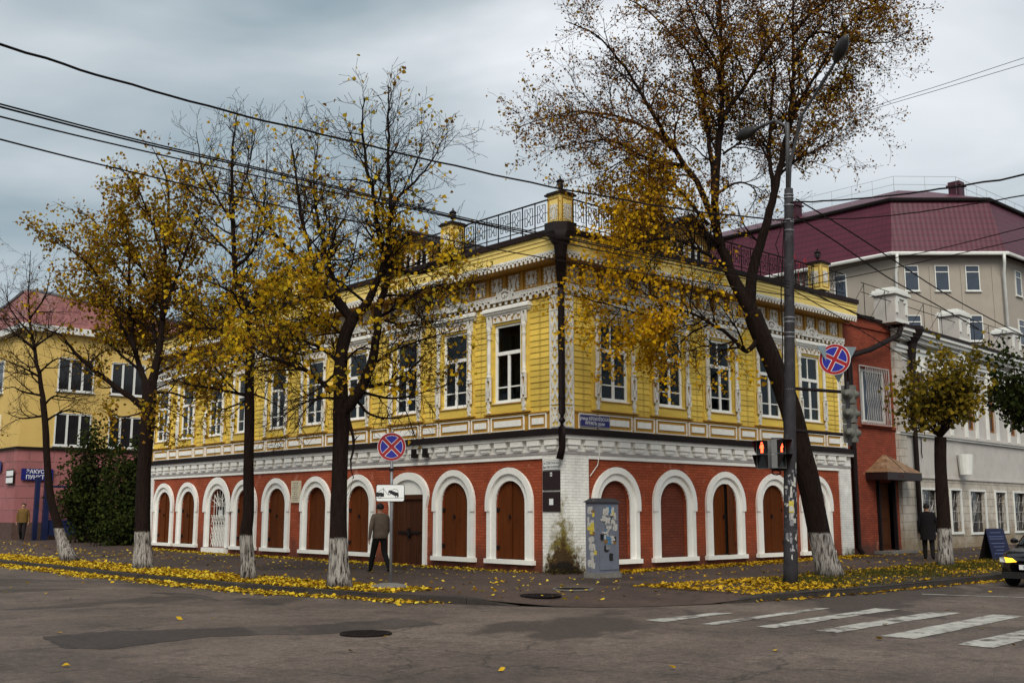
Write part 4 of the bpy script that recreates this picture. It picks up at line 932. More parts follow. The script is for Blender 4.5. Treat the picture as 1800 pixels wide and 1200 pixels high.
# ---- big maroon-roofed block behind
M['maroon_roof'] = mat('maroon_tile_tin', (0.092, 0.016, 0.033), 0.45, 0.12, 0.6, 0.0, spec=0.3, dirt=((0.07, 0.018, 0.03), 0.4, 0.3, 0.55))
def tile_bump(m, axis_scale=(2.9, 2.2)):
    """pressed tin tiles: rows too far off to pick apart, given as relief and painted edge shadow lines"""
    t = m.node_tree; L = t.links.new; b = t.nodes['Principled BSDF']; uv = nd(t, 'ShaderNodeUVMap'); sp = nd(t, 'ShaderNodeSeparateXYZ'); L(uv.outputs[0], sp.inputs[0])
    def saw(o, s, sharp):
        a = nd(t, 'ShaderNodeMath', operation='MULTIPLY'); a.inputs[1].default_value = s; L(o, a.inputs[0]); f = nd(t, 'ShaderNodeMath', operation='FRACT'); L(a.outputs[0], f.inputs[0]); return f.outputs[0]
    fx, fz = saw(sp.outputs['X'], axis_scale[0], 1), saw(sp.outputs['Y'], axis_scale[1], 1)
    gx = nd(t, 'ShaderNodeMath', operation='PINGPONG'); gx.inputs[1].default_value = .5; L(fx, gx.inputs[0])
    ad = nd(t, 'ShaderNodeMath', operation='ADD'); L(gx.outputs[0], ad.inputs[0]); L(fz, ad.inputs[1])
    src = b.inputs['Base Color'].links[0].from_socket
    for o_, w_, k_ in ((fz, .20, .6), (fx, .16, .25)):  # shadow lines at the tile edges, painted into the roof colour
        lt_ = nd(t, 'ShaderNodeMath', operation='LESS_THAN'); lt_.inputs[1].default_value = w_; L(o_, lt_.inputs[0]); ml_ = nd(t, 'ShaderNodeMath', operation='MULTIPLY'); ml_.inputs[1].default_value = k_; L(lt_.outputs[0], ml_.inputs[0])
        mq = nd(t, 'ShaderNodeMixRGB'); mq.inputs['Color2'].default_value = (0.03, 0.008, 0.014, 1); L(ml_.outputs[0], mq.inputs['Fac']); L(src, mq.inputs['Color1']); src = mq.outputs[0]
    L(src, b.inputs['Base Color'])
    bp = nd(t, 'ShaderNodeBump'); bp.inputs['Strength'].default_value = 0.15; bp.inputs['Distance'].default_value = 0.1; L(ad.outputs[0], bp.inputs['Height']); L(bp.outputs[0], b.inputs['Normal'])
tile_bump(M['maroon_roof'])
M['concrete_wall'] = mat('grey_rendered_wall', (0.33, 0.295, 0.25), 0.85, 0.06, 0.7, 0.1, 10, dirt=((0.22, 0.19, 0.16), 0.4, 0.5, 0.58))
mr_ = thing('office_block', 'tall grey office block with steep maroon tile roof behind the street', 'building', (46.4, 15.0, 0))
# plan: faces -X, chamfer, -Y (coordinates relative to the chamfer's left end)
plan = [(0, 26), (0, 0), (5.3, -4.8), (36, -4.8), (36, 26)]
def offs(p, d): return [(p[0][0]+d, p[0][1]-d), (p[1][0]+d, p[1][1]+d*.41), (p[2][0]+d*.41, p[2][1]+d), (p[3][0]-d, p[3][1]+d), (p[4][0]-d, p[4][1]-d)]
EZ = 18.7
mb = MB(); n_ = 5
mb.add([(x, y, 0) for x, y in plan]+[(x, y, EZ) for x, y in plan], [(i, (i+1) % n_, (i+1) % n_+n_, i+n_) for i in range(n_)]); mb.build('wall', M['concrete_wall'], mr_)
def roof_band(name, p0, z0, p1, z1, m, closed_top=False):
    me = bpy.data.meshes.new(name); v = []; f = []; uvs = []
    for i in range(4):
        a, b, c, d = p0[i], p0[i+1], p1[i+1], p1[i]; o = len(v); v += [(*a, z0), (*b, z0), (*c, z1), (*d, z1)]; f.append((o, o+1, o+2, o+3))
        A, B, C_, D_v = [Vector(q) for q in v[o:o+4]]; ex = (B-A).normalized(); hy = ((D_v-A)-ex*((D_v-A).dot(ex))).length
        uvs += [(0, 0), ((B-A).dot(ex), 0), ((C_-A).dot(ex), hy), ((D_v-A).dot(ex), hy)]
    me.from_pydata(v, [], f); me.materials.append(m); ul = me.uv_layers.new(name='UVMap')
    for i, q in enumerate(uvs): ul.data[i].uv = q
    return ob(name, me, mr_)
e0 = offs(plan, -.6); e1 = offs(plan, .55); e2 = offs(plan, .4); e3 = offs(plan, 6.0)
roof_band('steep_roof', e0, EZ-.05, e1, 22.6, M['maroon_roof']); roof_band('upper_roof', e2, 22.75, e3, 25.0, M['maroon_roof'])
mb = MB()
mb.add([(x, y, 25.0) for x, y in e3], [(0,1,2,3,4)]); mb.build('roof_top', M['maroon_roof'], mr_)
mb = MB(); mb.tube([(*p, EZ-.08) for p in offs(plan, -.72)[:4]], .13, 6); mb.build('gutter', M['stucco_w'], mr_)
mb = MB(); mb.tube([(*p, 22.68) for p in offs(plan, .42)[:4]], .14, 6); mb.build('roof_break', M['dark'], mr_)
for px_ in ((0.0, 0.0), (5.3, -4.8)):
    mb = MB(); k = -.18 if px_[0] < 1 else .0
    mb.tube([(px_[0]-.5, px_[1]-.55, EZ-.1), (px_[0]-.4, px_[1]-.5, EZ-.7), (px_[0]+k, px_[1]-.25, EZ-1.3), (px_[0]+k, px_[1]-.25, 6)], .10, 8); mb.build('downpipe', M['stucco_w'], mr_, smooth=True)
def fwin(parent, base, rz, w, h, glass, frame, split=.72, deep=.08, mull=False):
    mb = MB(); t_ = .06
    for b in ((-w/2, w/2, 0, t_), (-w/2, w/2, h-t_, h), (-w/2, -w/2+t_, t_, h-t_), (w/2-t_, w/2, t_, h-t_), (-w/2+t_, w/2-t_, h*split, h*split+t_)): mb.box(b[0], b[1], -deep, 0, b[2], b[3])
    if mull: mb.box(-t_/2, t_/2, -deep, 0, t_, h-t_)
    mb.box(-w/2-.08, w/2+.08, -deep-.06, 0, -.07, -.005)
    o = mb.build('window', frame, parent, base, rz); q = MB(); q.box(-w/2+t_, w/2-t_, -deep*.4, -.005, t_, h-t_); q.build('pane', glass, o); return o
ch = math.atan2(-4.8, 5.3)
for fl in range(3):
    z = 16.2-fl*3.4
    for q in (1.15, 3.2, 5.25): fwin(mr_, (q*math.cos(ch), q*math.sin(ch), z), ch, .95, 1.75, M['blueglass'], M['stucco_w'])
    for i in range(5): fwin(mr_, (0, 4+i*3.6, z), -math.pi/2, .95, 1.75, M['blueglass'], M['stucco_w'])
    for i in range(8): fwin(mr_, (8+i*3.2, -4.8, z), 0, .95, 1.75, M['blueglass'], M['stucco_w'])
for q in (.1, 2.2, 4.3, 6.4):
    mb = MB(); mb.box(-.09, .09, -.05, 0, 8, 17.9); mb.build('pilaster_strip', M['concrete_wall'], mr_, (q*math.cos(ch)+.25*math.cos(ch), q*math.sin(ch)+.25*math.sin(ch), 0), ch)
for x, y in ((3.2, 9.5), (7.5, -1.2), (10.5, 3.0)):
    t = ob('chimney', None, mr_, (x, y, 23.2)); mb = MB(); mb.box(-.4, .4, -.4, .4, -.9, 1.5); mb.build('stack', M['maroon_roof'], t); mb = MB(); mb.box(-.52, .52, -.52, .52, 1.5, 1.62); mb.box(-.42, .42, -.42, .42, 1.62, 1.85); mb.build('chimney_cap', M['maroon_roof'], t)
mb = MB()
sn = offs(plan, 3.2)[:4]
for a, b in zip(sn, sn[1:]):
    k = max(2, int(math.dist(a, b)/1.6))
    for i in range(k+1): t = i/k; x, y = a[0]+(b[0]-a[0])*t, a[1]+(b[1]-a[1])*t; mb.tube([(x, y, 23.9), (x, y, 25.2)], .014, 3)
    for z in (24.6, 25.2): mb.tube([(*a, z), (*b, z)], .013, 3)
mb.build('snow_rail', M['galv'], mr_)
for i in range(2):
    t = ob('air_conditioner', None, mr_, (13.5+i*1.3, -5.0, 14.6-i*.2)); mb = MB(); mb.box(-.45, .45, -.35, 0, 0, .65); mb.build('case', M['stucco_w'], t); mb = MB(); mb.lathe([(.24, 0), (.24, .02)], 14); o = mb.build('fan_grille', M['dark'], t, (-.05, -.352, .33)); o.rotation_euler = (math.pi/2, 0, 0)

# ================================================================== YELLOW AND PINK BUILDING ON THE LEFT
M['plaster_y'] = mat('yellow_plaster', (0.60, 0.42, 0.13), 0.85, 0.08, 0.6, 0.1, 15, dirt=((0.38, 0.26, 0.09), 0.5, 0.5, 0.58))
M['pink'] = mat('pink_block_paint', (0.33, 0.125, 0.125), 0.75, 0.1, 1.2, 0.15, 15, rnd=0.12, dirt=((0.24, 0.08, 0.075), 0.4, 1.5, 0.6))
M['pinkjoint'] = mat('pale_pink_joint', (0.60, 0.44, 0.41), 0.8, 0.1)
M['pinkmetal'] = mat('pink_sheet_metal', (0.38, 0.16, 0.155), 0.6, 0.15, 0.8, streak=(4, 4, .3), dirt=((0.42, 0.30, 0.27), 0.7, 0.7, 0.55))
M['blue_paint'] = mat('deep_blue_paint', (0.010, 0.017, 0.065), 0.5, 0.15, 3)
M['plinth'] = mat('brown_stone_plinth', (0.095, 0.055, 0.045), 0.85, 0.2, 3, 0.4, 20)
yb = thing('corner_shop_building', 'yellow plastered building with pink blockwork ground floor and gabled tin parapet', 'building', (-2.6, 35.0, 0))
YX, YY = 26.0, 24.0; gz = 0.24
mb = MB(); mb.box(.02, YX, .02, YY, 4.6, 10.45); mb.build('upper_wall', M['plaster_y'], yb)
mb = MB(); mb.box(.03, YX, .03, YY, -.2, 4.6); mb.build('joint_wall', M['pinkjoint'], yb)
mb = MB(); mb.box(-.03, YX, -.03, YY, -.2, 1.05); mb.build('plinth', M['plinth'], yb)
bw, bh = 1.18, .60; nb = 0
pb = MB(); pb.box(0, bw-.03, -.035, 0, 0, bh-.03); pbm = pb.mesh('cladding_block', M['pink'])
for r in range(6):
    z = 1.06+r*bh*.985
    for i in range(22):
        x = (i-(.5 if r % 2 else 0))*bw
        if x < 0: ob('cladding_block', pbm, yb, (0.0, .03, z), 0, (.49, 1, .98))
        elif x+bw < YX: ob('cladding_block', pbm, yb, (x, .03, z), 0, (1, 1, .98))
    for i in range(14):
        y = (i-(.5 if r % 2 else 0))*bw
        if y >= 0: ob('cladding_block', pbm, yb, (.03, y+bw, z), -math.pi/2, (1, 1, .98))
        else: ob('cladding_block', pbm, yb, (.03, .55, z), -math.pi/2, (.47, 1, .98))
mb = MB(); mb.box(-.12, YX, -.12, YY, 4.62, 4.72); mb.build('string_course', M['dark'], yb)
mb = MB(); mb.box(-.35, YX, -.35, YY, 10.45, 10.78); mb.build('cornice', M['stucco_w'], yb)
mb = MB(); mb.prism([(-.3, 10.78), (YX, 10.78), (YX, 11.35), (11, 11.4), (.4, 12.4), (-.3, 12.35)], -.28, -.18); mb.v = [(x, y, z) for x, y, z in mb.v]; mb.build('tin_parapet', M['pinkmetal'], yb)
mb = MB(); 
vv = [(-.28, -.3, 10.78), (-.28, YY, 10.78), (-.28, YY, 11.2), (-.28, 9, 11.2), (-.28, -.1, 12.35)]; mb.add(vv+[(x+.1, y, z) for x, y, z in vv], [(4,3,2,1,0), (5,6,7,8,9), (0,5,9,4), (4,9,8,3), (3,8,7,2)]); mb.build('tin_parapet', M['pinkmetal'], yb)
mb = MB(); mb.tube([(YX, -.25, 11.38), (11, -.25, 11.45), (.4, -.25, 12.45), (-.28, -.2, 12.4), (-.28, 9, 11.25), (-.28, YY, 11.25)], .09, 6); mb.build('parapet_cap', M['galv'], yb)
for i, x in enumerate((2.55, 5.25, 7.95, 10.65)):
    for z, h in ((4.85, 1.6), (7.6, 1.65)): fwin(yb, (x, .02, z), 0, 1.8, h, M['darkglass'], M['stucco_w'], .98, .06); 
    for z, h in ((4.85, 1.6), (7.6, 1.65)):
        for q in (-.30, .32):
            mb = MB(); mb.box(x+q-.05, x+q+.05, -.05, .0, z+.06, z+h-.06); mb.build('mullion', M['stucco_w'], yb)
for y in (4.0, 8.5, 13):
    for z, h in ((4.85, 1.6), (7.6, 1.65)): fwin(yb, (.02, y, z), -math.pi/2, 1.9, h, M['blueglass'], M['stucco_w'], .98, .06, True)
# signs and door on the pink wall
def free_plate(name, label, loc, rz, w, h, m, lines, tm_):
    t = thing(name, label, 'sign', loc, rz); mb = MB(); mb.box(-w/2, w/2, -.03, 0, 0, h); mb.build('board', m, t)
    for s, size, x, z in lines: ob('lettering', text_mesh(s, size, 'lettering', tm_, .004), t, (x, -.034, z))
    return t
free_plate('shop_sign', 'blue shop sign with white letters over the doorway of pink wall', (-1.65, 34.9, 3.10), 0, 1.5, .56, M['plateblue'], [('ЗАКУС', .26, -.1, .41), ('ПУНКТ', .26, -.1, .14)], M['signwhite'])
mb_t = thing('notice_board', 'small white notice panel beside the blue shop sign', 'sign', (-2.72, 35.5, 2.9), -math.pi/2)
mb = MB(); mb.box(-.55, .55, -.02, 0, 0, .72); mb.build('board', M['dark'], mb_t)
for z in (.06, .40): mb = MB(); mb.box(-.5, .5, -.03, -.02, z, z+.26); mb.build('panel', M['signwhite'], mb_t)
free_plate('street_sign', 'small blue street plate high on the pink corner wall', (-2.70, 37.6, 3.55), -math.pi/2, 1.15, .52, M['plateblue'], [], M['signwhite'])
gt = thing('gate', 'blue painted iron gate with sunray bars beside the pink wall', 'gate', (-1.4, 34.1, gz))
mb = MB(); mb.box(-.12, .12, -.12, .12, 0, 3.0); mb.box(-.55, -.35, -.1, .1, 0, 3.0); mb.build('post', M['blue_paint'], gt)
mb = MB(); mb.box(.12, 2.9, -.04, .04, 2.5, 2.6); mb.box(.12, 2.9, -.04, .04, .2, .3); mb.box(.12, 2.9, -.015, .015, .3, .95); mb.build('frame', M['blue_paint'], gt)
mb = MB(); mb.box(2.85, 3.0, -.07, .07, 0, 2.7); mb.box(1.45, 1.53, -.04, .04, .3, 2.5); mb.build('post', M['dark'], gt)
mb = MB()
for cx in (.8, 2.2):
    for i in range(11): q = math.pi*(i/10); mb.tube([(cx, 0, .98), (cx+.64*math.cos(q)*1.0, 0, .98+min(1.5, 1.45*math.sin(q)+.05))], .013, 4)
mb.build('sunray_bars', M['dark'], gt)

# ================================================================== TREES
def bark_mat(name, col, lime=None, top=1.1):
    m = bpy.data.materials.new(name); m.use_nodes = True; t = m.node_tree; L = t.links.new; b = t.nodes['Principled BSDF']; b.inputs['Roughness'].default_value = .95; b.inputs['Specular IOR Level'].default_value = 0.1
    tcn = nd(t, 'ShaderNodeTexCoord'); mpn = nd(t, 'ShaderNodeMapping'); mpn.inputs['Scale'].default_value = (9, 9, 1.6); L(tcn.outputs['Object'], mpn.inputs[0])
    nz = nd(t, 'ShaderNodeTexNoise'); nz.inputs['Scale'].default_value = 2.2; nz.inputs['Detail'].default_value = 5; nz.inputs['Roughness'].default_value = .7; L(mpn.outputs[0], nz.inputs['Vector'])
    r = nd(t, 'ShaderNodeValToRGB'); r.color_ramp.elements[0].position = .35; r.color_ramp.elements[1].position = .65; r.color_ramp.elements[0].color = (*[c*.45 for c in col], 1); r.color_ramp.elements[1].color = (*col, 1); L(nz.outputs['Fac'], r.inputs['Fac']); cout = r.outputs[0]
    if lime:
        sp = nd(t, 'ShaderNodeSeparateXYZ'); L(tcn.outputs['Object'], sp.inputs[0])
        ad = nd(t, 'ShaderNodeMath', operation='MULTIPLY_ADD'); ad.inputs[1].default_value = .22; L(nz.outputs['Fac'], ad.inputs[0]); L(sp.outputs['Z'], ad.inputs[2])
        k = nd(t, 'ShaderNodeMapRange'); k.inputs['From Min'].default_value = top+.10; k.inputs['From Max'].default_value = top+.13; k.inputs['To Min'].default_value = 1; k.inputs['To Max'].default_value = 0; L(ad.outputs[0], k.inputs['Value'])
        k2 = nd(t, 'ShaderNodeMapRange'); k2.inputs['From Min'].default_value = .38; k2.inputs['From Max'].default_value = .56; L(nz.outputs['Fac'], k2.inputs['Value'])
        k3 = nd(t, 'ShaderNodeMapRange'); k3.inputs['From Min'].default_value = .10; k3.inputs['From Max'].default_value = .40; L(ad.outputs[0], k3.inputs['Value'])
        mu = nd(t, 'ShaderNodeMath', operation='MULTIPLY'); L(k.outputs[0], mu.inputs[0]); L(k2.outputs[0], mu.inputs[1]); mu2 = nd(t, 'ShaderNodeMath', operation='MULTIPLY'); L(mu.outputs[0], mu2.inputs[0]); L(k3.outputs[0], mu2.inputs[1])
        q = nd(t, 'ShaderNodeMixRGB'); q.inputs['Color2'].default_value = (*lime, 1); L(mu2.outputs[0], q.inputs['Fac']); L(cout, q.inputs['Color1']); cout = q.outputs[0]
    L(cout, b.inputs['Base Color'])
    bp = nd(t, 'ShaderNodeBump'); bp.inputs['Strength'].default_value = 1.0; bp.inputs['Distance'].default_value = .07; L(nz.outputs['Fac'], bp.inputs['Height']); L(bp.outputs[0], b.inputs['Normal']); return m
LIME = (0.36, 0.335, 0.305)
M['bark'] = bark_mat('dark_bark', (0.020, 0.012, 0.009)); M['bark_lime'] = bark_mat('limewashed_dark_bark', (0.022, 0.013, 0.010), LIME, 1.05); M['twig'] = mat('twig_bark', (0.018, 0.011, 0.008), .95, .2, 8, spec=.1)
Yb, Yd, Oc, Br, Ol, Gr = (0.66, 0.42, 0.018), (0.48, 0.28, 0.015), (0.34, 0.16, 0.018), (0.11, 0.045, 0.018), (0.20, 0.17, 0.022), (0.05, 0.075, 0.014)
M['lf_yellow'] = leaf_mat('yellow_leaves', [(0, Oc), (.25, Yd), (.55, Yb), (.85, (0.60, 0.44, 0.03)), (1, Ol)])
M['lf_ochre'] = leaf_mat('ochre_leaves', [(0, Br), (.2, (0.22, 0.11, 0.018)), (.5, (0.28, 0.165, 0.018)), (.8, (0.42, 0.25, 0.015)), (1, (0.16, 0.14, 0.02))])
M['lf_brown'] = leaf_mat('brown_seed_clusters', [(0, (0.07, 0.030, 0.014)), (.35, (0.13, 0.052, 0.017)), (.7, (0.22, 0.090, 0.018)), (1, (0.42, 0.21, 0.015))], .4)
M['lf_gold'] = leaf_mat('gold_leaves', [(0, Oc), (.2, (0.50, 0.27, 0.012)), (.6, (0.72, 0.43, 0.015)), (1, Yb)])
M['lf_olive'] = leaf_mat('olive_yellow_leaves', [(0, (0.075, 0.06, 0.012)), (.35, (0.13, 0.105, 0.015)), (.7, (0.24, 0.17, 0.02)), (1, (0.34, 0.23, 0.025))])
M['lf_green'] = leaf_mat('dark_green_leaves', [(0, (0.014, 0.022, 0.008)), (.5, (0.025, 0.036, 0.010)), (1, (0.055, 0.065, 0.014))], .25)

def leaf_cloud(P, size, r, squash=1.0, droop=0.0):
    """one folded heart-shaped blade (two triangles-pairs) for each point"""
    n = len(P); sz = size*r.uniform(.65, 1.3, n)[:, None]
    a = r.normal(size=(n, 3)); a[:, 2] -= droop; a /= np.linalg.norm(a, axis=1)[:, None]+1e-9
    b = r.normal(size=(n, 3)); b -= a*(a*b).sum(1)[:, None]; b /= np.linalg.norm(b, axis=1)[:, None]+1e-9
    c = np.cross(a, b); fold = r.uniform(.05, .35, n)[:, None]
    base, tip = P, P+a*sz; w = .46*sz*squash
    l1 = P+a*sz*.28+b*w+c*sz*fold; r1 = P+a*sz*.28-b*w+c*sz*fold
    l2 = P+a*sz*.66+b*w*.72+c*sz*fold*.8; r2 = P+a*sz*.66-b*w*.72+c*sz*fold*.8
    V = np.stack([base, l1, l2, tip, r2, r1], 1).reshape(-1, 3); k = np.arange(n)[:, None]*6
    F = np.concatenate([k+np.array([[0, 3, 2, 1]]), k+np.array([[0, 5, 4, 3]])], 0); return V, F
class Tree:
    def __init__(s, name, label, base, D, seed, bark, group=None, lean=None):
        s.r = np.random.default_rng(seed); s.D = D; s.tips = []; s.base = np.array(base, float)
        s.K, s.SL = 1.0, 1.0; s.t = thing(name, label, 'tree', tuple(base), 0, group); s.bark = bark; s.tw = MB(); s.segs = []
    def px(s, pts, spread=0.0):
        """photo pixels + depth offset -> points relative to the tree's foot"""
        return [at(p[0], p[1], s.D+(p[2] if len(p) > 2 else 0)+spread)-s.base for p in pts]
    def smooth(s, P, k=4):
        P = np.array(P); out = []
        for i in range(len(P)-1):
            p0, p1, p2, p3 = P[max(i-1, 0)], P[i], P[i+1], P[min(i+2, len(P)-1)]
            for j in range(k):
                t = j/k; out.append(.5*((2*p1)+(-p0+p2)*t+(2*p0-5*p1+4*p2-p3)*t*t+(-p0+3*p1-3*p2+p3)*t**3))
        out.append(P[-1]); return np.array(out)
    def trunk(s, P, rad, name='trunk', k=5, wob=.02):
        Q = s.smooth(P, k); rr = np.interp(np.linspace(0, 1, len(Q)), np.linspace(0, 1, len(rad)), rad)
        mb = MB(); n = 14; mb.tube(Q, list(rr), n)
        for i, v in enumerate(mb.v):
            a = (i % n)/n*6.283; h = v[2]; w_ = 1+.06*math.sin(3*a+h*1.3)+.045*math.sin(5*a-h*2.1+1)
            c = Q[min(i//n, len(Q)-1)]; mb.v[i] = tuple(c+(np.array(v)-c)*w_)
        return mb.build(name, s.bark, s.t, smooth=True)
    def limb(s, pts, r0, r1=.012, depth=None, sub=True, dens=1.0, lo=.18, sl=1.0, up=.25, mesh=True):
        m = len(pts); dz = (np.linspace(0, 1, m)**1.2)*(depth or 0)
        P = np.array([at(p[0], p[1], s.D+d)-s.base for p, d in zip(pts, dz)])
        Q = s.smooth(P, 4); L = np.linalg.norm(np.diff(Q, axis=0), axis=1).sum()
        Q[1:-1] += s.r.normal(0, .012*min(1, L/4), (len(Q)-2, 3)); rr = r0+(r1-r0)*np.linspace(0, 1, len(Q))**.8
        if mesh: mb = MB(); mb.tube(Q, list(rr), 8 if r0 > .05 else 6); mb.build('limb', M['bark'], s.t, smooth=True)
        s.segs.append((Q, rr))
        if sub: s.grow(Q, rr, L, 1, dens, lo, sl, up)
        return Q
    def grow(s, Q, rr, L, lev, dens, lo, sl, up):
        sp = {1: .34, 2: .20, 3: .12}[lev]/(dens*s.K); n = int(L*(1-lo)/sp)
        if n < 1: n = 1 if s.r.random() < .7 else 0
        cum = np.concatenate([[0], np.cumsum(np.linalg.norm(np.diff(Q, axis=0), axis=1))])
        for i in range(n):
            f = lo+(1-lo)*(i+s.r.random())/n; x = f*cum[-1]; k = min(int(np.searchsorted(cum, x, 'right')-1), len(Q)-2); t = (x-cum[k])/max(cum[k+1]-cum[k], 1e-6)
            p = Q[k]+(Q[k+1]-Q[k])*t; d = Q[k+1]-Q[k]; d = d/(np.linalg.norm(d)+1e-9); rad = rr[k]
            ax = s.r.normal(size=3); ax -= d*(ax@d); ax /= np.linalg.norm(ax)+1e-9
            ang = R_(s.r.uniform(28, 62)); v = d*math.cos(ang)+ax*math.sin(ang); v[2] += up*s.r.uniform(-.3, 1); v /= np.linalg.norm(v)
            ln = s.SL*{1: s.r.uniform(.55, 1.5)*sl*(1.2-.92*f)*min(1, .35+L/4), 2: s.r.uniform(.30, .75)*sl**.5, 3: s.r.uniform(.10, .32)}[lev]
            m = {1: 6, 2: 4, 3: 3}[lev]; pts = [p]; vv = v.copy()
            for j in range(m-1):
                vv = vv+s.r.normal(0, .20, 3)+np.array([0, 0, up*.14]); vv /= np.linalg.norm(vv); pts.append(pts[-1]+vv*ln/(m-1))
            pts = np.array(pts); r0 = min(rad*.6, {1: .030*sl**.5, 2: .013, 3: .0075}[lev]); r2 = np.linspace(r0, .005, m)
            s.tw.tube(pts, list(r2), 5 if lev == 1 else 3, cap=False)
            if lev < 3: s.grow(pts, r2, ln, lev+1, dens, .12, sl, up)
            else: s.tips.append(pts[-1]); s.tips.append(pts[1])
            if lev == 2: s.tips.append(pts[-1])
    def finish(s, leaves):
        """leaves: list of (material, part name, count, size, filter(world point)->weight, spread)"""
        if s.tw.v: tag(s.tw.build('twigs', M['twig'], s.t), kind='stuff')
        T = np.array(s.tips); Wd = T+s.base
        for m, nm, n, size, fn, spread in leaves:
            wgt = np.array([fn(p) for p in Wd]) if fn else np.ones(len(T)); wgt = wgt/wgt.sum()
            idx = s.r.choice(len(T), n, p=wgt); P = T[idx]+s.r.normal(0, spread, (n, 3)); V, F = leaf_cloud(P, size, s.r, 1.0, .5); o = mesh_np(nm, V, F, m, s.t); tag(o, kind='stuff')
def pxof(p):
    """photo pixel of a world point (used to choose how leafy each bough is)"""
    dx, dy, dz = p[0]-CAMX, p[1]-CAMY, p[2]-CAMZ; r = dx*_ur[0]+dy*_ul[0]; f = dx*_ur[1]+dy*_ul[1]
    zc = f*math.cos(TILT)+dz*math.sin(TILT); u = -f*math.sin(TILT)+dz*math.cos(TILT); return 900+FPX*r/zc, 600-FPX*u/zc
def clump(seed, sc_=.9, lo=.0):
    """uneven leafiness: some boughs bare, some thick"""
    r = np.random.default_rng(seed); k = r.normal(size=(5, 3))*sc_*1.6; ph = r.uniform(0, 6.28, 5)
    return lambda p: max(lo, float(np.sin(k@p+ph).sum()*.4+.55))**1.5

# ---- left row (foot on the line of the verge)
LG = 'limes along the left pavement'
# T4: nearest, forked
t = Tree('lime_tree', 'forked lime tree with thick whitewashed trunk just left of the no-stopping sign', (-7.09, -.57, -.03), 22.61, 41, M['bark_lime'], LG); t.K, t.SL = 1.35, 1.25
t.trunk(t.px([(597,1040),(596,1000),(595,930),(597,850),(599,770),(599,720)]), [.31, .215, .18, .165, .17, .19])
t.limb([(600,735),(598,658),(603,603),(620,559)], .165, .13, None, False)
t.limb([(604,725),(630,691),(652,640),(663,585),(665,541),(682,486),(683,413),(687,363),(683,280),(682,205),(682,150)], .14, .01, -.6, True, 1.1, .30)
t.limb([(620,562),(598,537),(568,504),(550,457),(537,413),(527,363),(517,280),(510,245)], .11, .01, 1.0, True, 1.1, .12)
t.limb([(620,562),(601,537),(587,501),(570,433),(557,380),(552,313),(560,240)], .10, .01, 1.8, True, 1.1, .15)
t.limb([(620,562),(642,537),(660,500),(675,457),(663,397),(657,347),(643,280),(638,215),(641,170)], .11, .01, -1.2, True, 1.1, .15)
t.limb([(583,690),(550,658),(506,640),(469,625),(430,600)], .065, .01, -.8, True, 1.3, .1)
t.limb([(640,680),(682,673),(715,655),(748,622)], .06, .01, -.5, True, 1.3, .05)
t.limb([(625,700),(650,728),(690,735),(730,728)], .04, .008, .6, True, .7, .2, .7)
t.limb([(612,735),(622,779),(616,816),(622,840)], .045, .008, -.3, True, .6, .3, .5)
t.limb([(684,400),(697,353),(730,320),(760,280),(782,238)], .05, .008, 1.0, True, 1.1, .1)
t.limb([(545,455),(520,450),(477,403),(447,347),(433,310)], .05, .008, -1.0, True, 1.1, .1)
t.limb([(672,465),(726,480),(770,470),(820,440)], .05, .008, .4, True, 1.2, .05)
t.limb([(660,560),(700,540),(760,500),(800,520)], .045, .008, .8, True, 1.2, .05)
t.limb([(600,640),(560,610),(510,590),(470,560)], .05, .008, .9, True, 1.2, .05)
for q, dp in (([(597,700),(560,700),(520,715),(480,745)], .5), ([(592,655),(550,690),(500,705)], -.7), ([(640,690),(690,700),(740,690),(795,672)], .8), ([(655,640),(700,612),(760,592),(812,572)], -.6), ([(612,600),(570,562),(520,540),(478,522)], 1.2), ([(665,560),(720,572),(780,562)], 1.0), ([(603,640),(640,610),(700,640)], -1.2), ([(640,530),(590,490),(530,480),(480,470)], -1.4), ([(668,520),(720,520),(790,540)], -.9)):
    t.limb(q, .035, .007, dp, True, 1.25, .1, .85, .02)
c4 = clump(3)
t.finish([(M['lf_yellow'], 'leaves', 4600, .094, lambda p: c4(p)*(.22 if pxof(p)[1] < 330 else .04 if pxof(p)[1] > 690 else .45 if pxof(p)[1] > 540 and pxof(p)[0] > 620 else 1), .05), (M['lf_ochre'], 'leaves', 900, .09, lambda p: clump(8)(p)*(.04 if pxof(p)[1] > 690 else 1), .05)])
# T3: slim, thinning
t = Tree('lime_tree', 'slim half-bare lime tree with thin straight trunk before the arcade', (-7.11, 3.27, -.03), 25.46, 33, M['bark_lime'], LG); t.K, t.SL = 1.3, 1.2
t.trunk(t.px([(438,1024),(437,985),(433,940),(437,900),(437,823),(438,730),(438,677),(440,630)]), [.22, .165, .15, .13, .12, .115, .11, .105])
t.limb([(440,640),(436,567),(425,512),(411,468),(410,363),(408,280),(414,225),(417,190)], .115, .008, .4, True, 1.1, .1)
t.limb([(414,470),(444,442),(453,413),(465,350),(470,270)], .05, .008, -1, True, 1, .1)
t.limb([(410,363),(430,320),(440,280),(450,225)], .035, .008, .8, True, 1, .1)
t.limb([(410,390),(380,347),(355,297),(345,232)], .04, .008, .5, True, 1, .1)
t.limb([(410,450),(370,410),(345,380)], .04, .008, -.8, True, 1.2, .1)
t.limb([(433,695),(385,684),(341,677),(300,665)], .045, .008, -.6, True, 1.2, .1)
t.limb([(436,590),(385,578),(337,575),(300,560)], .05, .008, .8, True, 1.3, .1)
t.limb([(438,585),(484,567),(530,560)], .045, .008, 1.2, True, 1.3, .1)
t.limb([(430,540),(470,500),(500,470)], .045, .008, -1.0, True, 1.2, .1)
t.limb([(428,525),(380,500),(340,490)], .045, .008, .0, True, 1.2, .1)
t.limb([(440,640),(400,630),(360,640)], .04, .008, .5, True, 1.3, .1)
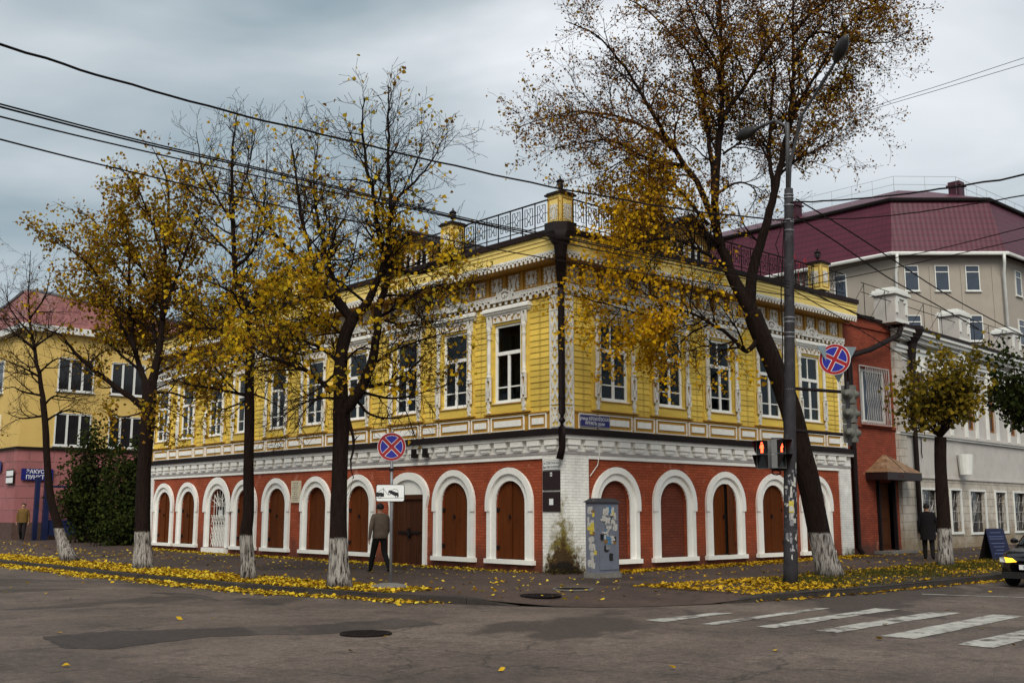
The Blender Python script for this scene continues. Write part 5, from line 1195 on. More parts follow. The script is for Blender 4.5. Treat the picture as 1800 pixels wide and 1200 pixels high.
for q, dp in (([(438,650),(480,640),(522,655)], .4), ([(437,690),(470,702),(502,722)], -.5), ([(436,620),(390,612),(348,622)], -.8), ([(438,702),(400,717),(358,728)], .5), ([(430,545),(470,536),(517,522)], .7), ([(428,522),(390,540),(348,536)], -.6), ([(437,600),(410,650),(380,700)], -.9)):
    t.limb(q, .032, .007, dp, True, 1.25, .1, .85, .02)
c3 = clump(13)
def w3(p):
    x, y = pxof(p); return c3(p)*(.04 if y < 380 else .14 if y < 480 else 1.2 if y < 640 else .35)
t.finish([(M['lf_yellow'], 'leaves', 2900, .098, w3, .06)])
# T2: broad ochre crown
t = Tree('lime_tree', 'broad lime tree with dense ochre crown and whitewashed foot', (-7.07, 9.35, -.03), 29.99, 22, M['bark_lime'], LG); t.K, t.SL = 1.2, 1.12
t.trunk(t.px([(252,1004),(252,965),(251,930),(252,850),(256,780),(262,700),(265,668)]), [.32, .235, .21, .195, .19, .20, .185])
t.limb([(264,690),(275,640),(283,595),(287,512),(292,407),(296,324),(267,258)], .15, .01, .3, True, 1, .15)
t.limb([(256,730),(246,712),(167,653),(133,620),(104,587),(62,574)], .12, .01, -1, True, 1, .25)
t.limb([(258,690),(250,657),(233,595),(227,491),(225,407),(212,345)], .11, .01, 1.4, True, 1, .15)
t.limb([(240,620),(204,553),(167,478),(112,428),(79,405)], .07, .008, -.5, True, 1, .1)
t.limb([(272,600),(267,553),(250,470),(187,407),(137,366)], .07, .008, .6, True, 1, .1)
t.limb([(286,560),(317,470),(342,399),(362,324)], .07, .008, -.8, True, 1, .1)
t.limb([(270,660),(310,637),(345,600),(372,560)], .06, .008, .9, True, 1, .1)
t.limb([(262,680),(235,640),(204,616),(190,560)], .06, .008, 1.6, True, 1, .1)
t.limb([(290,470),(270,400),(240,330),(205,290)], .05, .008, -1.4, True, 1, .1)
t.limb([(294,400),(330,350),(345,300)], .04, .008, 1.2, True, 1, .1)
t.limb([(228,500),(190,450),(150,430)], .04, .008, 2.0, True, 1, .1)
t.limb([(285,600),(240,560),(180,530),(120,520)], .05, .008, 2.2, True, 1, .1)
t.limb([(268,690),(300,690),(340,700),(370,690)], .05, .008, -.6, True, 1.1, .1)
for q, dp in (([(262,700),(300,720),(342,742)], .5), ([(257,745),(290,757),(318,778)], -.4), ([(254,725),(215,732),(178,722)], .4), ([(262,690),(310,668),(350,655)], -1.0)):
    t.limb(q, .03, .007, dp, True, 1.1, .1, .8, .0)
c2_ = clump(23)
def w2(p):
    x, y = pxof(p); return (c2_(p)+.35)*(.7 if y < 330 else 1.0 if y < 600 else .25)*(.12 if x < 95 and y > 520 else 1)*(1 if y > 410-.72*x+60 or x > 300 else .25)
t.finish([(M['lf_ochre'], 'leaves', 14000, .092, w2, .10), (M['lf_yellow'], 'leaves', 2600, .095, w2, .08)])
# T1: bare
t = Tree('lime_tree', 'small bare lime tree with curved leaning trunk at the far left', (-6.97, 15.24, 0), 34.44, 17, M['bark_lime'], LG); t.K, t.SL = 1.2, 1.3
t.trunk(t.px([(124,990),(108,950),(101,920),(91,885),(85,847),(82,797),(80,747),(75,700)]), [.29, .17, .14, .125, .115, .105, .10, .095])
t.limb([(76,706),(69,656),(58,600),(53,565),(50,512),(54,441)], .088, .008, .3, True, 1.1, .1)
for q in ([(78,712),(96,696),(124,700),(152,694)], [(74,695),(40,688),(22,680),(0,688)], [(70,662),(36,644),(0,630)], [(68,655),(100,630),(130,640)], [(56,590),(20,545),(8,500)], [(52,560),(80,520),(88,480)], [(80,740),(120,720),(160,735)], [(78,730),(40,735),(10,725)], [(60,612),(30,590),(5,600)], [(60,610),(95,585),(118,560)]):
    t.limb(q, .045, .007, t.r.uniform(-1, 1), True, 1.0, .08)
t.finish([(M['lf_ochre'], 'leaves', 130, .09, clump(4), .05)])
# T5: big leaning maple on the right
t = Tree('maple_tree', 'tall leaning maple with brown seed clusters above and gold leaves below', (3.96, -5.21, 0), 26.57, 55, M['bark_lime']); t.K, t.SL = 1.1, 1.5
t.trunk(t.px([(1460,1016),(1454,990),(1440,935),(1424,855),(1405,782),(1385,705),(1360,640),(1335,582),(1322,548)]), [.36, .30, .265, .27, .265, .25, .24, .235, .23])
t.limb([(1324,556),(1292,498),(1277,455),(1263,420),(1257,354),(1265,250),(1269,167),(1267,42),(1262,-60),(1262,-170)], .19, .015, .5, True, 1, .35, 1.2)
t.limb([(1258,400),(1232,333),(1198,283),(1157,217),(1123,158),(1090,108),(1048,62),(995,38)], .10, .01, -1.2, True, 1, .2, 1.15)
t.limb([(1182,262),(1140,228),(1098,208),(1027,196),(973,204),(905,225)], .06, .008, .8, True, 1.1, .15, 1.1)
t.limb([(1200,290),(1160,285),(1123,271),(1073,246),(1030,250),(975,262)], .06, .008, -2.0, True, 1.1, .15, 1.1)
t.limb([(1245,395),(1200,340),(1157,296),(1115,321),(1082,350),(1050,372)], .055, .008, 1.0, True, 1.1, .2, 1.1)
t.limb([(1257,360),(1252,292),(1244,229),(1232,167),(1215,104),(1182,62),(1123,8),(1060,-20)], .085, .01, 2.2, True, 1, .15, 1.15)
t.limb([(1268,160),(1257,108),(1232,62),(1207,0),(1185,-80)], .06, .01, -1, True, 1, .1, 1.2)
t.limb([(1266,215),(1307,154),(1348,87),(1385,30),(1420,-50)], .075, .01, 1.5, True, 1, .1, 1.2)
t.limb([(1315,545),(1323,479),(1340,417),(1357,354),(1369,300),(1386,229),(1392,167),(1394,83),(1394,0),(1400,-110)], .16, .012, -.6, True, 1, .35, 1.2)
t.limb([(1362,345),(1352,280),(1354,220),(1357,167),(1361,104),(1340,20),(1330,-60)], .07, .01, 1.8, True, 1, .1, 1.2)
t.limb([(1387,220),(1405,180),(1427,142),(1473,71),(1515,21),(1570,-10)], .07, .009, -1.0, True, 1, .15, 1.15)
t.limb([(1400,190),(1419,167),(1452,150),(1482,162),(1500,200),(1505,230)], .04, .008, .6, True, 1.2, .1, 1.0)
t.limb([(1368,310),(1407,275),(1432,267),(1455,255)], .045, .008, 1.0, True, 1.2, .1, .9)
t.limb([(1393,120),(1430,60),(1500,70),(1560,75),(1600,50)], .05, .008, 1.6, True, 1.1, .15, 1.1)
t.limb([(1394,60),(1440,10),(1500,-20),(1580,-10)], .05, .008, -1.8, True, 1.1, .15, 1.1)
t.limb([(1335,590),(1313,617),(1285,592),(1252,570),(1202,545),(1152,523),(1110,505)], .075, .01, -1.4, True, 1.3, .12, 1.1, .05)
t.limb([(1250,568),(1215,585),(1190,610),(1170,635)], .035, .008, -.5, True, 1.3, .1, .7, -.1)
t.limb([(1200,545),(1150,555),(1100,545),(1050,530),(1010,520)], .04, .008, -.9, True, 1.4, .05, .8, -.05)
t.limb([(1292,600),(1270,625),(1250,650)], .03, .008, -.6, True, 1.3, .1, .6, -.1)
t.limb([(1280,470),(1230,440),(1180,420),(1120,430),(1070,445)], .06, .008, -2.0, True, 1.3, .1, 1.0, .05)
t.limb([(1265,430),(1220,400),(1160,390),(1100,395)], .05, .008, .8, True, 1.3, .1, 1.0, .05)
t.limb([(1262,340),(1300,320),(1330,340),(1310,380)], .04, .008, 1.2, True, 1.2, .1, .9)
t.limb([(1338,430),(1310,400),(1295,360)], .035, .008, -.9, True, 1.2, .1, .8)
t.limb([(1272,270),(1310,240),(1330,200)], .04, .008, 2.4, True, 1.1, .1, 1.0)
c5 = clump(31, .7)
def gold(p):
    x, y = pxof(p); k = max(0, min(1, (y-240)/140)); return (c5(p)+.15)*k**1.6*(1.5 if x < 1300 else .6)*(1.6 if y > 430 else 1)
def brown(p):
    x, y = pxof(p); k = max(0, min(1, (430-y)/170)); return (.9+.45*c5(p))*k
t.finish([(M['lf_gold'], 'gold_leaves', 7800, .09, gold, .07), (M['lf_brown'], 'brown_seeds', 46000, .053, brown, .07), (M['lf_ochre'], 'brown_leaves', 5000, .085, lambda p: brown(p)*c5(p+3.1), .06)])
# T6, T7: small pollarded trees by the grey building
def ball_tree(label, base, D, trunk_px, rad, c_px, size, n, lm, seed, shoots=26, ls=.13):
    t = Tree('pollarded_tree', label, base, D, seed, M['bark_lime'], 'pollarded trees before the grey building')
    t.trunk(t.px(trunk_px), rad)
    top = np.array(t.px([trunk_px[-1]])[0]); c = np.array(t.px([c_px])[0])
    for i in range(shoots):
        d = t.r.normal(size=3); d[2] = abs(d[2])*.9+.05; d /= np.linalg.norm(d); e = c+d*size*np.array([1, 1, .95])*t.r.uniform(.7, 1.15)*(1.35 if d[2] > .75 else 1); mid = (top+e)/2+t.r.normal(0, .12, 3); mid[2] += .1
        Q = t.smooth([top, mid, e], 5); rr = np.linspace(.035, .006, len(Q)); t.tw.tube(Q, list(rr), 5, cap=False); t.grow(Q, rr, np.linalg.norm(e-top), 2, 1.1, .2, 1.0, .25)
    t.finish([(lm, 'leaves', n, ls, None, .10)]); return t
ball_tree('small pollarded tree with round olive-yellow crown before the barred windows', (9.95, -5.19, .05), 30.6, [(1662,1002),(1661,960),(1658,900),(1654,830),(1654,768)], [.27, .20, .175, .165, .16], (1655,705), 1.05, 3000, M['lf_olive'], 61)
ball_tree('dark green pollarded tree at the right edge of the view', (13.4, -5.2, .08), 33.1, [(1815,988),(1815,900),(1815,830),(1815,775)], [.27, .18, .17, .16], (1818,705), 1.2, 3600, M['lf_green'], 67)

# ---- shrubs beside the end of the house
def shrub(name, label, base, pts, n, size, m, seed, sp=.35):
    t = Tree(name, label, base, 0, seed, M['bark'], 'shrubs beyond the far end of the house'); r = t.r
    for (x, y, z, rad) in pts:
        for i in range(int(7+rad*5)):
            d = r.normal(size=3); d /= np.linalg.norm(d)+1e-9; e = np.array([x, y, z])+d*rad*r.uniform(.5, 1)*np.array([1, 1, 1.1]); e[2] = max(.2, e[2])
            s0 = np.array([x*.5+r.normal(0, .15), y*.5+r.normal(0, .15), 0]); mid = (s0+e)/2+r.normal(0, .15, 3); Q = t.smooth([s0, mid, e], 4); rr = np.linspace(.03, .006, len(Q)); t.tw.tube(Q, list(rr), 4, cap=False); t.grow(Q, rr, 1.6, 2, .8, .35, 1, .15)
    t.finish([(m, 'leaves', n, size, None, .16)]); t.t['category'] = 'shrub'; return t
shrub('leafy_shrub', 'tall dark green shrub against the end of the house', (0.1, 27.6, .1), [(0,0,1.2,1.2),(.2,.3,2.6,1.15),(.1,.4,3.8,.8),(-.7,-.4,.9,1.0),(.6,-.3,1.9,1.0),(-.4,.2,3.0,.9)], 8200, .13, M['lf_green'], 71)
shrub('leafy_shrub', 'dark green shrub with upright leafy shoots between house and pink wall', (-.75, 30.2, .16), [(0,0,1.1,1.3),(-.5,.2,2.3,1.0),(-.5,.1,3.4,.7),(-.3,.2,4.6,.4),(.5,.3,3.0,1.0),(.9,.2,4.4,.5),(.2,.2,5.2,.3),(.8,-.3,1.6,1.1)], 7600, .13, M['lf_green'], 72)
# ================================================================== STREET FURNITURE
def gp(x, y, z=0.0):
    d = at(x, y, 10)-np.array([CAMX, CAMY, CAMZ]); t = (z-CAMZ)/d[2]; return np.array([CAMX, CAMY, CAMZ])+d*t
def face_cam(p, extra=0.0):
    """rotation about z that turns a -y face towards the camera, plus a turn"""
    return math.atan2(p[1]-CAMY, p[0]-CAMX)-math.pi/2+extra
M['stick1'] = mat('torn_paper_white', (0.46, 0.45, 0.42), 0.8, .2, 12, dirt=((0.10, 0.09, 0.085), .9, 14, .52)); M['stick2'] = mat('torn_paper_yellow', (0.50, 0.40, 0.06), 0.7, .15, 10); M['stick3'] = mat('torn_paper_blue', (0.06, 0.16, 0.28), 0.7, .2, 10); M['stick4'] = mat('torn_paper_brown', (0.20, 0.11, 0.035), 0.8, .2, 10)
M['cab'] = mat('grey_cabinet_paint', (0.135, 0.145, 0.185), .55, .12, 3, .1, 20, dirt=((0.06, 0.05, 0.045), .7, 3, .56))
M['polecol'] = mat('dark_grey_pole', (0.036, 0.034, 0.038), .7, .2, 3, .15, 30, dirt=((0.10, 0.098, 0.105), .7, 5, .57), spec=.15)

# ---- electric cabinet
K = (-.71, -1.92); CW, CD, CH = .72, .42, 1.80
cb = thing('electric_cabinet', 'grey metal electric cabinet plastered with torn notices beside the corner pillar', 'cabinet', (K[0], K[1], -.01))
mb = MB(); mb.box(-.04, CW+.04, -.04, CD+.04, 0, .13); mb.build('concrete_base', M['concrete'], cb)
mb = MB(); mb.box(0, CW, 0, CD, .13, CH); mb.build('body', M['cab'], cb)
mb = MB(); mb.box(.025, CW-.025, -.018, 0, .20, CH-.06); d_ = mb.build('door', M['cab'], cb); mb = MB(); mb.box(.05, .09, -.05, -.018, .92, 1.05); mb.tube([(.07, -.05, .98), (.07, -.06, .90)], .012, 5); mb.build('handle', M['dark'], d_)
mb = MB(); mb.add([(-.05, -.06, CH), (CW+.05, -.06, CH), (CW+.05, CD+.05, CH), (-.05, CD+.05, CH), (.1, .08, CH+.10), (CW-.06, .08, CH+.10), (CW-.06, CD-.05, CH+.10), (.1, CD-.05, CH+.10)], [(3,2,1,0), (0,1,5,4), (1,2,6,5), (2,3,7,6), (3,0,4,7), (4,5,6,7)]); mb.build('lid', M['polecol'], cb)
rr = random.Random(5)
def torn(w, h):
    k = 9; return [((.5+rr.uniform(-.08, .04))*w*math.copysign(1, math.cos(a))*min(1, abs(math.cos(a))*1.45), (.5+rr.uniform(-.08, .04))*h*math.copysign(1, math.sin(a))*min(1, abs(math.sin(a))*1.45)) for a in np.linspace(.1, 6.38, k, endpoint=False)]
for i in range(58):
    m_ = rr.choices(['stick1', 'galv', 'stick2', 'stick3', 'stick4', 'black'], [8, 3, 1.2, 1.8, .5, 1.2])[0]; w_, h_ = rr.uniform(.04, .20), rr.uniform(.04, .22); z = rr.uniform(.85, 1.66) if i % 5 else rr.uniform(.35, 1.66); dep = -.0195-.0003*i
    mb = MB(); mb.prism([(a, b) for a, b in torn(w_, h_)], 0, .0005); mb.build('notice', M[m_], cb, (rr.uniform(.14, CW-.14), dep, z))
for i in range(26):
    m_ = rr.choices(['stick1', 'stick2', 'stick4'], [6, 2, 1.5])[0]; w_, h_ = rr.uniform(.07, .2), rr.uniform(.06, .2); mb = MB(); mb.prism([(a, b) for a, b in torn(w_, h_)], 0, .0005); mb.build('notice', M[m_], cb, (-.001-.0003*i, rr.uniform(.09, CD-.09), rr.uniform(.3, 1.65)), -math.pi/2)

# ---- no-stopping sign and tow-away plate on one post
def disc_sign(parent, r, rot=0.0, y=0.0):
    def arc(r_, a0, a1, n=10): return [(r_*math.cos(a), r_*math.sin(a)) for a in np.linspace(a0, a1, n)]
    mb = MB(); mb.prism(arc(r, 0, 2*math.pi*(1-1/40), 40), y-.004, y+.012); mb.build('disc_rim', M['signwhite'], parent)
    mb = MB(); mb.prism(arc(r*.97, 0, 2*math.pi*(1-1/40), 40), y-.008, y-.004); mb.build('red_face', M['signred'], parent)
    for i in range(4):
        c = math.pi/2*i+rot; ri = r*.80; hw = r*.115
        for sc_, m_, dy in ((1.0, M['signwhite'], -.010), (.90, M['signblue'], -.013)):
            k = hw if sc_ == 1 else hw+r*.035; R2 = ri if sc_ == 1 else ri-r*.025
            # quadrant between the two diagonal bars: apex on the bisector, arc outside
            a_off = math.pi/4-math.asin(k/R2); pts = [(k*math.sqrt(2)*math.cos(c), k*math.sqrt(2)*math.sin(c))]+arc(R2, c-a_off, c+a_off, 10)
            mb = MB(); mb.prism(pts, y+dy, y+dy+.003); mb.build('blue_field' if sc_ < 1 else 'white_outline', m_, parent)
sp_ = gp(684, 1033); rz = face_cam(sp_, -.05)
sg_ = thing('no_stopping_sign', 'round blue and red no-stopping sign with tow-away plate on grey post', 'road sign', (sp_[0], sp_[1], 0), rz)
mb = MB(); mb.tube([(0.03, 0.03, 0), (0.0, 0.03, 3.25)], .032, 10); mb.build('post', M['galv'], sg_, smooth=True)
mb = MB(); mb.lathe([(.42, 0), (.36, .06), (.18, .10), (.05, .11)], 14); mb.build('concrete_foot', M['concrete'], sg_)
h_ = ob('disc', None, sg_, (-.0, -.01, 2.92)); disc_sign(h_, .30)
mb = MB(); mb.box(-.30, .30, -.01, .012, 2.43, 2.455); mb.box(-.05, .05, -.012, .05, 2.41, 2.47); mb.build('bracket', M['dark'], sg_)
def rrect(w, h, r, n=5): 
    o = []
    for cx, cy, a in ((w/2-r, h/2-r, 0), (-w/2+r, h/2-r, math.pi/2), (-w/2+r, -h/2+r, math.pi), (w/2-r, -h/2+r, 1.5*math.pi)): o += [(cx+r*math.cos(a+math.pi/2*i/n), cy+r*math.sin(a+math.pi/2*i/n)) for i in range(n+1)]
    return o
pl = ob('tow_plate', None, sg_, (-.01, -.012, 1.95))
mb = MB(); mb.prism(rrect(.60, .36, .045), -.004, .01); mb.build('plate_border', M['black'], pl); mb = MB(); mb.prism(rrect(.575, .335, .035), -.008, -.004); mb.build('plate_face', M['signwhite'], pl)
mb = MB(); y0, y1 = -.011, -.008
def P(pts): mb.prism(pts, y0, y1)
def Ln(a, b, w_=.007): d = np.array(b)-np.array(a); d = d/np.linalg.norm(d); n_ = np.array([-d[1], d[0]])*w_/2; a, b = np.array(a), np.array(b); P([tuple(a-n_), tuple(b-n_), tuple(b+n_), tuple(a+n_)])
P([(-.29, -.075), (-.13, -.075), (-.13, .0), (-.17, .0), (-.17, .012), (-.29, .012)]); Ln((-.28, .01), (-.145, .09)); Ln((-.145, 0), (-.145, .11)); Ln((-.145, .09), (-.05, -.035)); Ln((-.05, -.035), (-.02, -.03)); Ln((-.29, -.105), (.285, -.098), .006)
P([(-.04, .045), (-.02, .06), (.02, .055), (.10, .025), (.17, .005), (.18, -.06), (.165, -.085), (.10, -.06), (.02, -.02), (-.04, .0)]); Ln((.02, .055), (.085, .085)); Ln((.085, .085), (.15, .065)); Ln((.15, .065), (.17, .005))
mb.build('tow_pictogram', M['black'], pl)
for x, z in ((-.215, -.082), (.13, -.075), (-.02, -.012)):
    mb = MB(); mb.prism([(x+.027*math.cos(a), z+.027*math.sin(a)) for a in np.linspace(0, 6.28, 14, endpoint=False)], -.0135, -.011); mb.prism([(x+.017*math.cos(a), z+.017*math.sin(a)) for a in np.linspace(0, 6.28, 12, endpoint=False)], -.0145, -.0135); o = mb.build('wheel_mark', [M['black'], M['signwhite']], pl); o.data.polygons.foreach_set('material_index', [0]*16+[1]*14)

M['siggrey2'] = mat('dark_lamp_head', (0.03, 0.03, 0.032), .45, .15, 4); M['armgrey'] = mat('weathered_grey_arm', (0.085, 0.085, 0.092), .5, .2, 5)
# ---- lamp post with signals
pp_ = gp(1390, 1025); PX, PY = pp_[0], pp_[1]; prz = face_cam(pp_)
lp = thing('street_lamp', 'tall dark street lamp post carrying traffic signals and cables at the crossing', 'lamp post', (PX, PY, 0), prz); lp.rotation_euler = (0, R_(2.0), prz)
mb = MB(); mb.lathe([(.165, -.05), (.158, .3), (.148, 1.5), (.136, 3.2), (.118, 5.5), (.106, 8.3), (.10, 9.0), (.04, 9.02)], 20); mb.build('shaft', M['polecol'], lp, smooth=True)
mb = MB(); mb.lathe([(.048, 8.9), (.045, 10.6), (.04, 10.61)], 10, (-.02, 0, 0)); mb.tube([(-.02, 0, 10.0), (-.06, .02, 10.55), (-.30, .25, 10.78), (-.75, .6, 10.72)], .035, 8); mb.tube([(.0, 0, 8.6), (.04, -.1, 9.6), (.30, -.6, 10.55), (.92, -1.5, 11.25), (1.05, -1.75, 11.4)], .035, 8); mb.build('arm', M['armgrey'], lp, smooth=True)
for b0, b1 in (((-.72, .58, 10.74), (-1.25, .95, 10.62)), ((1.0, -1.66, 11.33), (1.22, -2.15, 11.72))):
    a, b = np.array(b0), np.array(b1); mb = MB(); ts = np.linspace(0, 1, 9); prof = [.045, .08, .11, .135, .145, .14, .12, .085, .03]; mb.tube([a+(b-a)*q for q in ts], prof, 12); mb.build('lamp_head', M['siggrey2'], lp, smooth=True)
mb = MB()
for z in (8.85, 8.78, 8.6, 8.25, 8.2, 8.0, 5.95, 5.85, 5.6, 5.5, 4.3, 3.75): q = .127-.0028*z+.012; mb.lathe([(q, z-.012), (q, z+.012)], 18)
mb.build('steel_bands', M['galv'], lp)
ro = random.Random(9)
for i in range(46):
    a = ro.uniform(-2.7, -.4); z = ro.uniform(.7, 2.5) if i % 4 else ro.uniform(.5, 2.6); w_, hh = ro.uniform(.02, .09), ro.uniform(.03, .16); R0 = .160-.008*z+.0006*(i % 7)
    pts = []; n_ = 3
    for j in range(n_+1): q = a+(w_/R0)*(j/n_); pts += [(R0*math.cos(q), R0*math.sin(q), z+ro.uniform(-.02, .02)), (R0*math.cos(q), R0*math.sin(q), z+hh+ro.uniform(-.02, .02))]
    mb = MB(); mb.add(pts, [(2*j, 2*j+2, 2*j+3, 2*j+1) for j in range(n_)]); mb.build('torn_notice', M[ro.choice(['stick1', 'stick1', 'galv', 'galv'])], lp)
mb = MB(); pts = []
for j in range(5): q = -1.75+.62*j/4; pts += [(.167*math.cos(q), .167*math.sin(q), 1.55), (.167*math.cos(q), .167*math.sin(q), 1.80)]
mb.add(pts, [(2*j, 2*j+2, 2*j+3, 2*j+1) for j in range(4)]); mb.build('yellow_notice', M['stick2'], lp)
mb = MB(); pts = []
for j in range(5): q = -1.70+.5*j/4; pts += [(.1685*math.cos(q), .1685*math.sin(q), 1.58), (.1685*math.cos(q), .1685*math.sin(q), 1.69)]
mb.add(pts, [(2*j, 2*j+2, 2*j+3, 2*j+1) for j in range(4)]); mb.build('notice_print', M['stick1'], lp)

for z in (4.33, 3.38): mb = MB(); mb.tube([(.0, .0, z), (1.28, -.05, z-.09)], .04, 8); mb.build('signal_arm', M['dark'], lp)
mb = MB(); mb.tube([(-.11, -.05, 8.1), (-.18, -.1, 6.5), (-.15, -.08, 5.4), (-.16, -.1, 4.2), (-.13, -.05, 3.4)], .014, 5); mb.tube([(-.1, .05, 8.3), (-.3, .1, 7.7), (-.13, .05, 7.1)], .012, 5); mb.build('feed_cable', M['dark'], lp)
M['siggrey'] = mat('grey_signal_housing', (0.115, 0.115, 0.10), .55, .1, 4); M['siglight'] = mat('pale_signal_housing', (0.20, 0.20, 0.20), .5, .08, 4); M['redlit'] = emit_mat('lit_red_figure', (1.0, 0.06, 0.02), 3.5); M['lensdark'] = mat('unlit_lens', (0.015, 0.015, 0.015), .15, .1)
def loc_world(x, y, z): c, s = math.cos(prz), math.sin(prz); return (PX+x*c-y*s, PY+x*s+y*c, z)
tl = thing('traffic_light', 'three-lamp traffic light seen from behind on the lamp post arm', 'traffic light', loc_world(1.42, -.05, 3.06), R_(18))
mb = MB(); mb.box(-.15, -.11, -.04, .04, -.06, 1.36); mb.build('mount', M['polecol'], tl)
for i in range(3):
    z = .02+i*.43; mb = MB(); mb.box(-.11, .11, -.14, .14, z, z+.40)
    hs_ = mb.build('lamp_section', M['siggrey'], tl)
    mb = MB(); k = 14
    def ringp(x, r): return [(x, r*math.cos(6.283*j/k), z+.2+r*math.sin(6.283*j/k)) for j in range(k)]
    rs = [ringp(-.11, .13), ringp(-.17, .10), ringp(-.21, .05), ringp(-.25, .055), ringp(-.27, .02)]; mb.add(sum(rs, []), [(a*k+j, a*k+(j+1) % k, (a+1)*k+(j+1) % k, (a+1)*k+j) for a in range(4) for j in range(k)]+[tuple(range(4*k, 5*k))]); mb.build('back_cone', M['siggrey'], hs_, smooth=True)
    # funnel on the side towards the viewer
    mb = MB(); rs = [[(.02+r*math.cos(6.283*j/k), y_, z+.2+r*math.sin(6.283*j/k)) for j in range(k)] for r, y_ in ((.11, -.14), (.07, -.18), (.045, -.22))]; mb.add(sum(rs, []), [(a*k+j, a*k+(j+1) % k, (a+1)*k+(j+1) % k, (a+1)*k+j) for a in range(2) for j in range(k)]+[tuple(range(2*k, 3*k))]); mb.build('boss', M['siggrey'], hs_, smooth=True)
    mb = MB(); rs = []
    for x_, a0 in ((.11, 0), (.30, .35)): rs.append([(x_, .125*math.cos(q), z+.2+.125*math.sin(q)) for q in np.linspace(-.6+a0, math.pi+.6-a0, 12)])
    mb.add(sum(rs, []), [(j, j+1, 13+j, 12+j) for j in range(11)]); mb.build('visor', M['dark'], hs_); mb = MB(); mb.lathe([(.10, 0), (.10, .01)], 16); o = mb.build('lens', M['lensdark'], hs_, (.111, 0, z+.2)); o.rotation_euler = (0, math.pi/2, 0)
sg2 = thing('no_stopping_sign', 'tilted no-stopping disc above the three-lamp traffic light', 'road sign', loc_world(1.15, -.16, 4.93), prz-.30)
disc_sign(sg2, .35, .28); mb = MB(); mb.tube([(.2, .05, -.75), (.2, .05, .30)], .028, 8); mb.build('post', M['dark'], sg2)
gw = thing('give_way_sign', 'grey back of a triangular give-way sign behind the no-stopping disc', 'road sign', loc_world(1.22, .02, 4.93), prz+.5)
mb = MB(); mb.prism([(-.50, .32), (0, -.5), (.50, .32)], 0, .012); mb.build('plate', mat('bare_sign_back', (0.20, 0.25, 0.27), .4, .1, 4, metal=.3), gw); mb = MB(); mb.prism([(-.48, .31), (0, -.47), (.48, .31)], .012, .016); mb.build('face', M['signwhite'], gw)
FIG = [[(-.02, .20), (.02, .20), (.025, .225), (0, .245), (-.025, .225)], [(-.035, .19), (-.05, .10), (-.035, .10), (-.028, .15), (-.03, .0), (-.005, .0), (0, .08), (.005, .0), (.03, .0), (.028, .15), (.035, .10), (.05, .10), (.035, .19)]]
def ped_light(label, x, y, turn):
    t = thing('pedestrian_light', label, 'traffic light', loc_world(x, y, 2.52), prz+turn)
    mb = MB(); mb.box(-.15, .15, -.02, .14, 0, .31); mb.box(-.15, .15, -.02, .14, .32, .64); mb.build('housing', M['siglight'], t)
    for z in (.01, .33):
        mb = MB(); mb.prism([(-.13, z), (.13, z), (.13, z+.29), (-.13, z+.29)], -.024, -.02); mb.build('lens', M['lensdark'], t)
        mb = MB(); v = [(-.145, -.02, z), (-.145, -.02, z+.295), (.145, -.02, z+.295), (.145, -.02, z), (-.145, -.10, z+.06), (-.145, -.22, z+.295), (.145, -.22, z+.295), (.145, -.10, z+.06)]
        mb.add(v, [(0,1,5,4), (1,2,6,5), (2,3,7,6)]); mb.build('visor', M['dark'], t)
    mb = MB()
    for f_ in FIG: mb.prism([(a, b+.355) for a, b in f_[::-1]], -.030, -.026)
    mb.build('red_figure', M['redlit'], t)
    return t
ped_light('pedestrian signal with red figure on the left side of lamp post', -.50, -.02, R_(-28)); ped_light('pedestrian signal with red figure facing right, against the lamp post', -.10, -.30, R_(50))
mb = MB(); mb.tube([(.14*math.cos(a)*.7-.3, -.12, 2.42+.05*math.sin(a)) for a in np.linspace(0, 6.28, 14)], .016, 5); mb.box(-.42, -.12, -.05, .03, 2.47, 2.52); mb.box(-.42, -.12, -.05, .03, 3.16, 3.20); mb.build('signal_bracket', M['dark'], lp)

# ---- overhead cables
def cable(label, pts, r=.016, wig=.0):
    P3 = [at(x, y, D) for x, y, D in pts]; Q = []
    P3 = np.array(P3)
    for i in range(len(P3)-1):
        p0, p1, p2, p3 = P3[max(i-1, 0)], P3[i], P3[i+1], P3[min(i+2, len(P3)-1)]
        for j in range(6): q = j/6; Q.append(.5*((2*p1)+(-p0+p2)*q+(2*p0-5*p1+4*p2-p3)*q*q+(-p0+3*p1-3*p2+p3)*q**3)+np.array([0, 0, random.uniform(-wig, wig)]))
    Q.append(P3[-1]); mb = MB(); mb.tube(Q, r, 5); return tag(mb.build('overhead_cable', M['dark']), label, 'cable', 'overhead cables')
cable('topmost thick overhead cable crossing the sky from upper left', [(-500,-90,9.5),(0,77,12.5),(200,140,14.6),(400,196,16.5),(600,244,18.2),(800,292,20.0),(1000,334,21.5),(1200,368,22.7),(1388,388,23.6)], .019, .012)
cable('upper cable of the close pair crossing behind the left trees', [(-500,50,9.5),(0,183,12.5),(250,248,15.0),(500,306,17.5),(830,386,20.2),(1004,419,21.5),(1189,456,22.7),(1388,495,23.6)], .012)
cable('lower cable of the close pair crossing the left trees', [(-500,56,9.6),(0,188,12.6),(250,252,15.1),(500,309,17.6),(830,389,20.3),(1004,422,21.6),(1189,460,22.8),(1388,500,23.6)], .014)
cable('thin cable just beneath the close pair at the left', [(-500,70,9.5),(0,205,12.5),(250,265,15.0),(500,320,17.5),(800,384,20.0),(1004,430,21.5),(1189,466,22.7),(1388,506,23.6)], .012)
cable('lowest of the cables crossing the left sky', [(-500,110,9.5),(0,245,12.5),(225,301,14.8),(500,364,17.5),(730,410,19.5),(950,452,21.1),(1388,520,23.6)], .012)
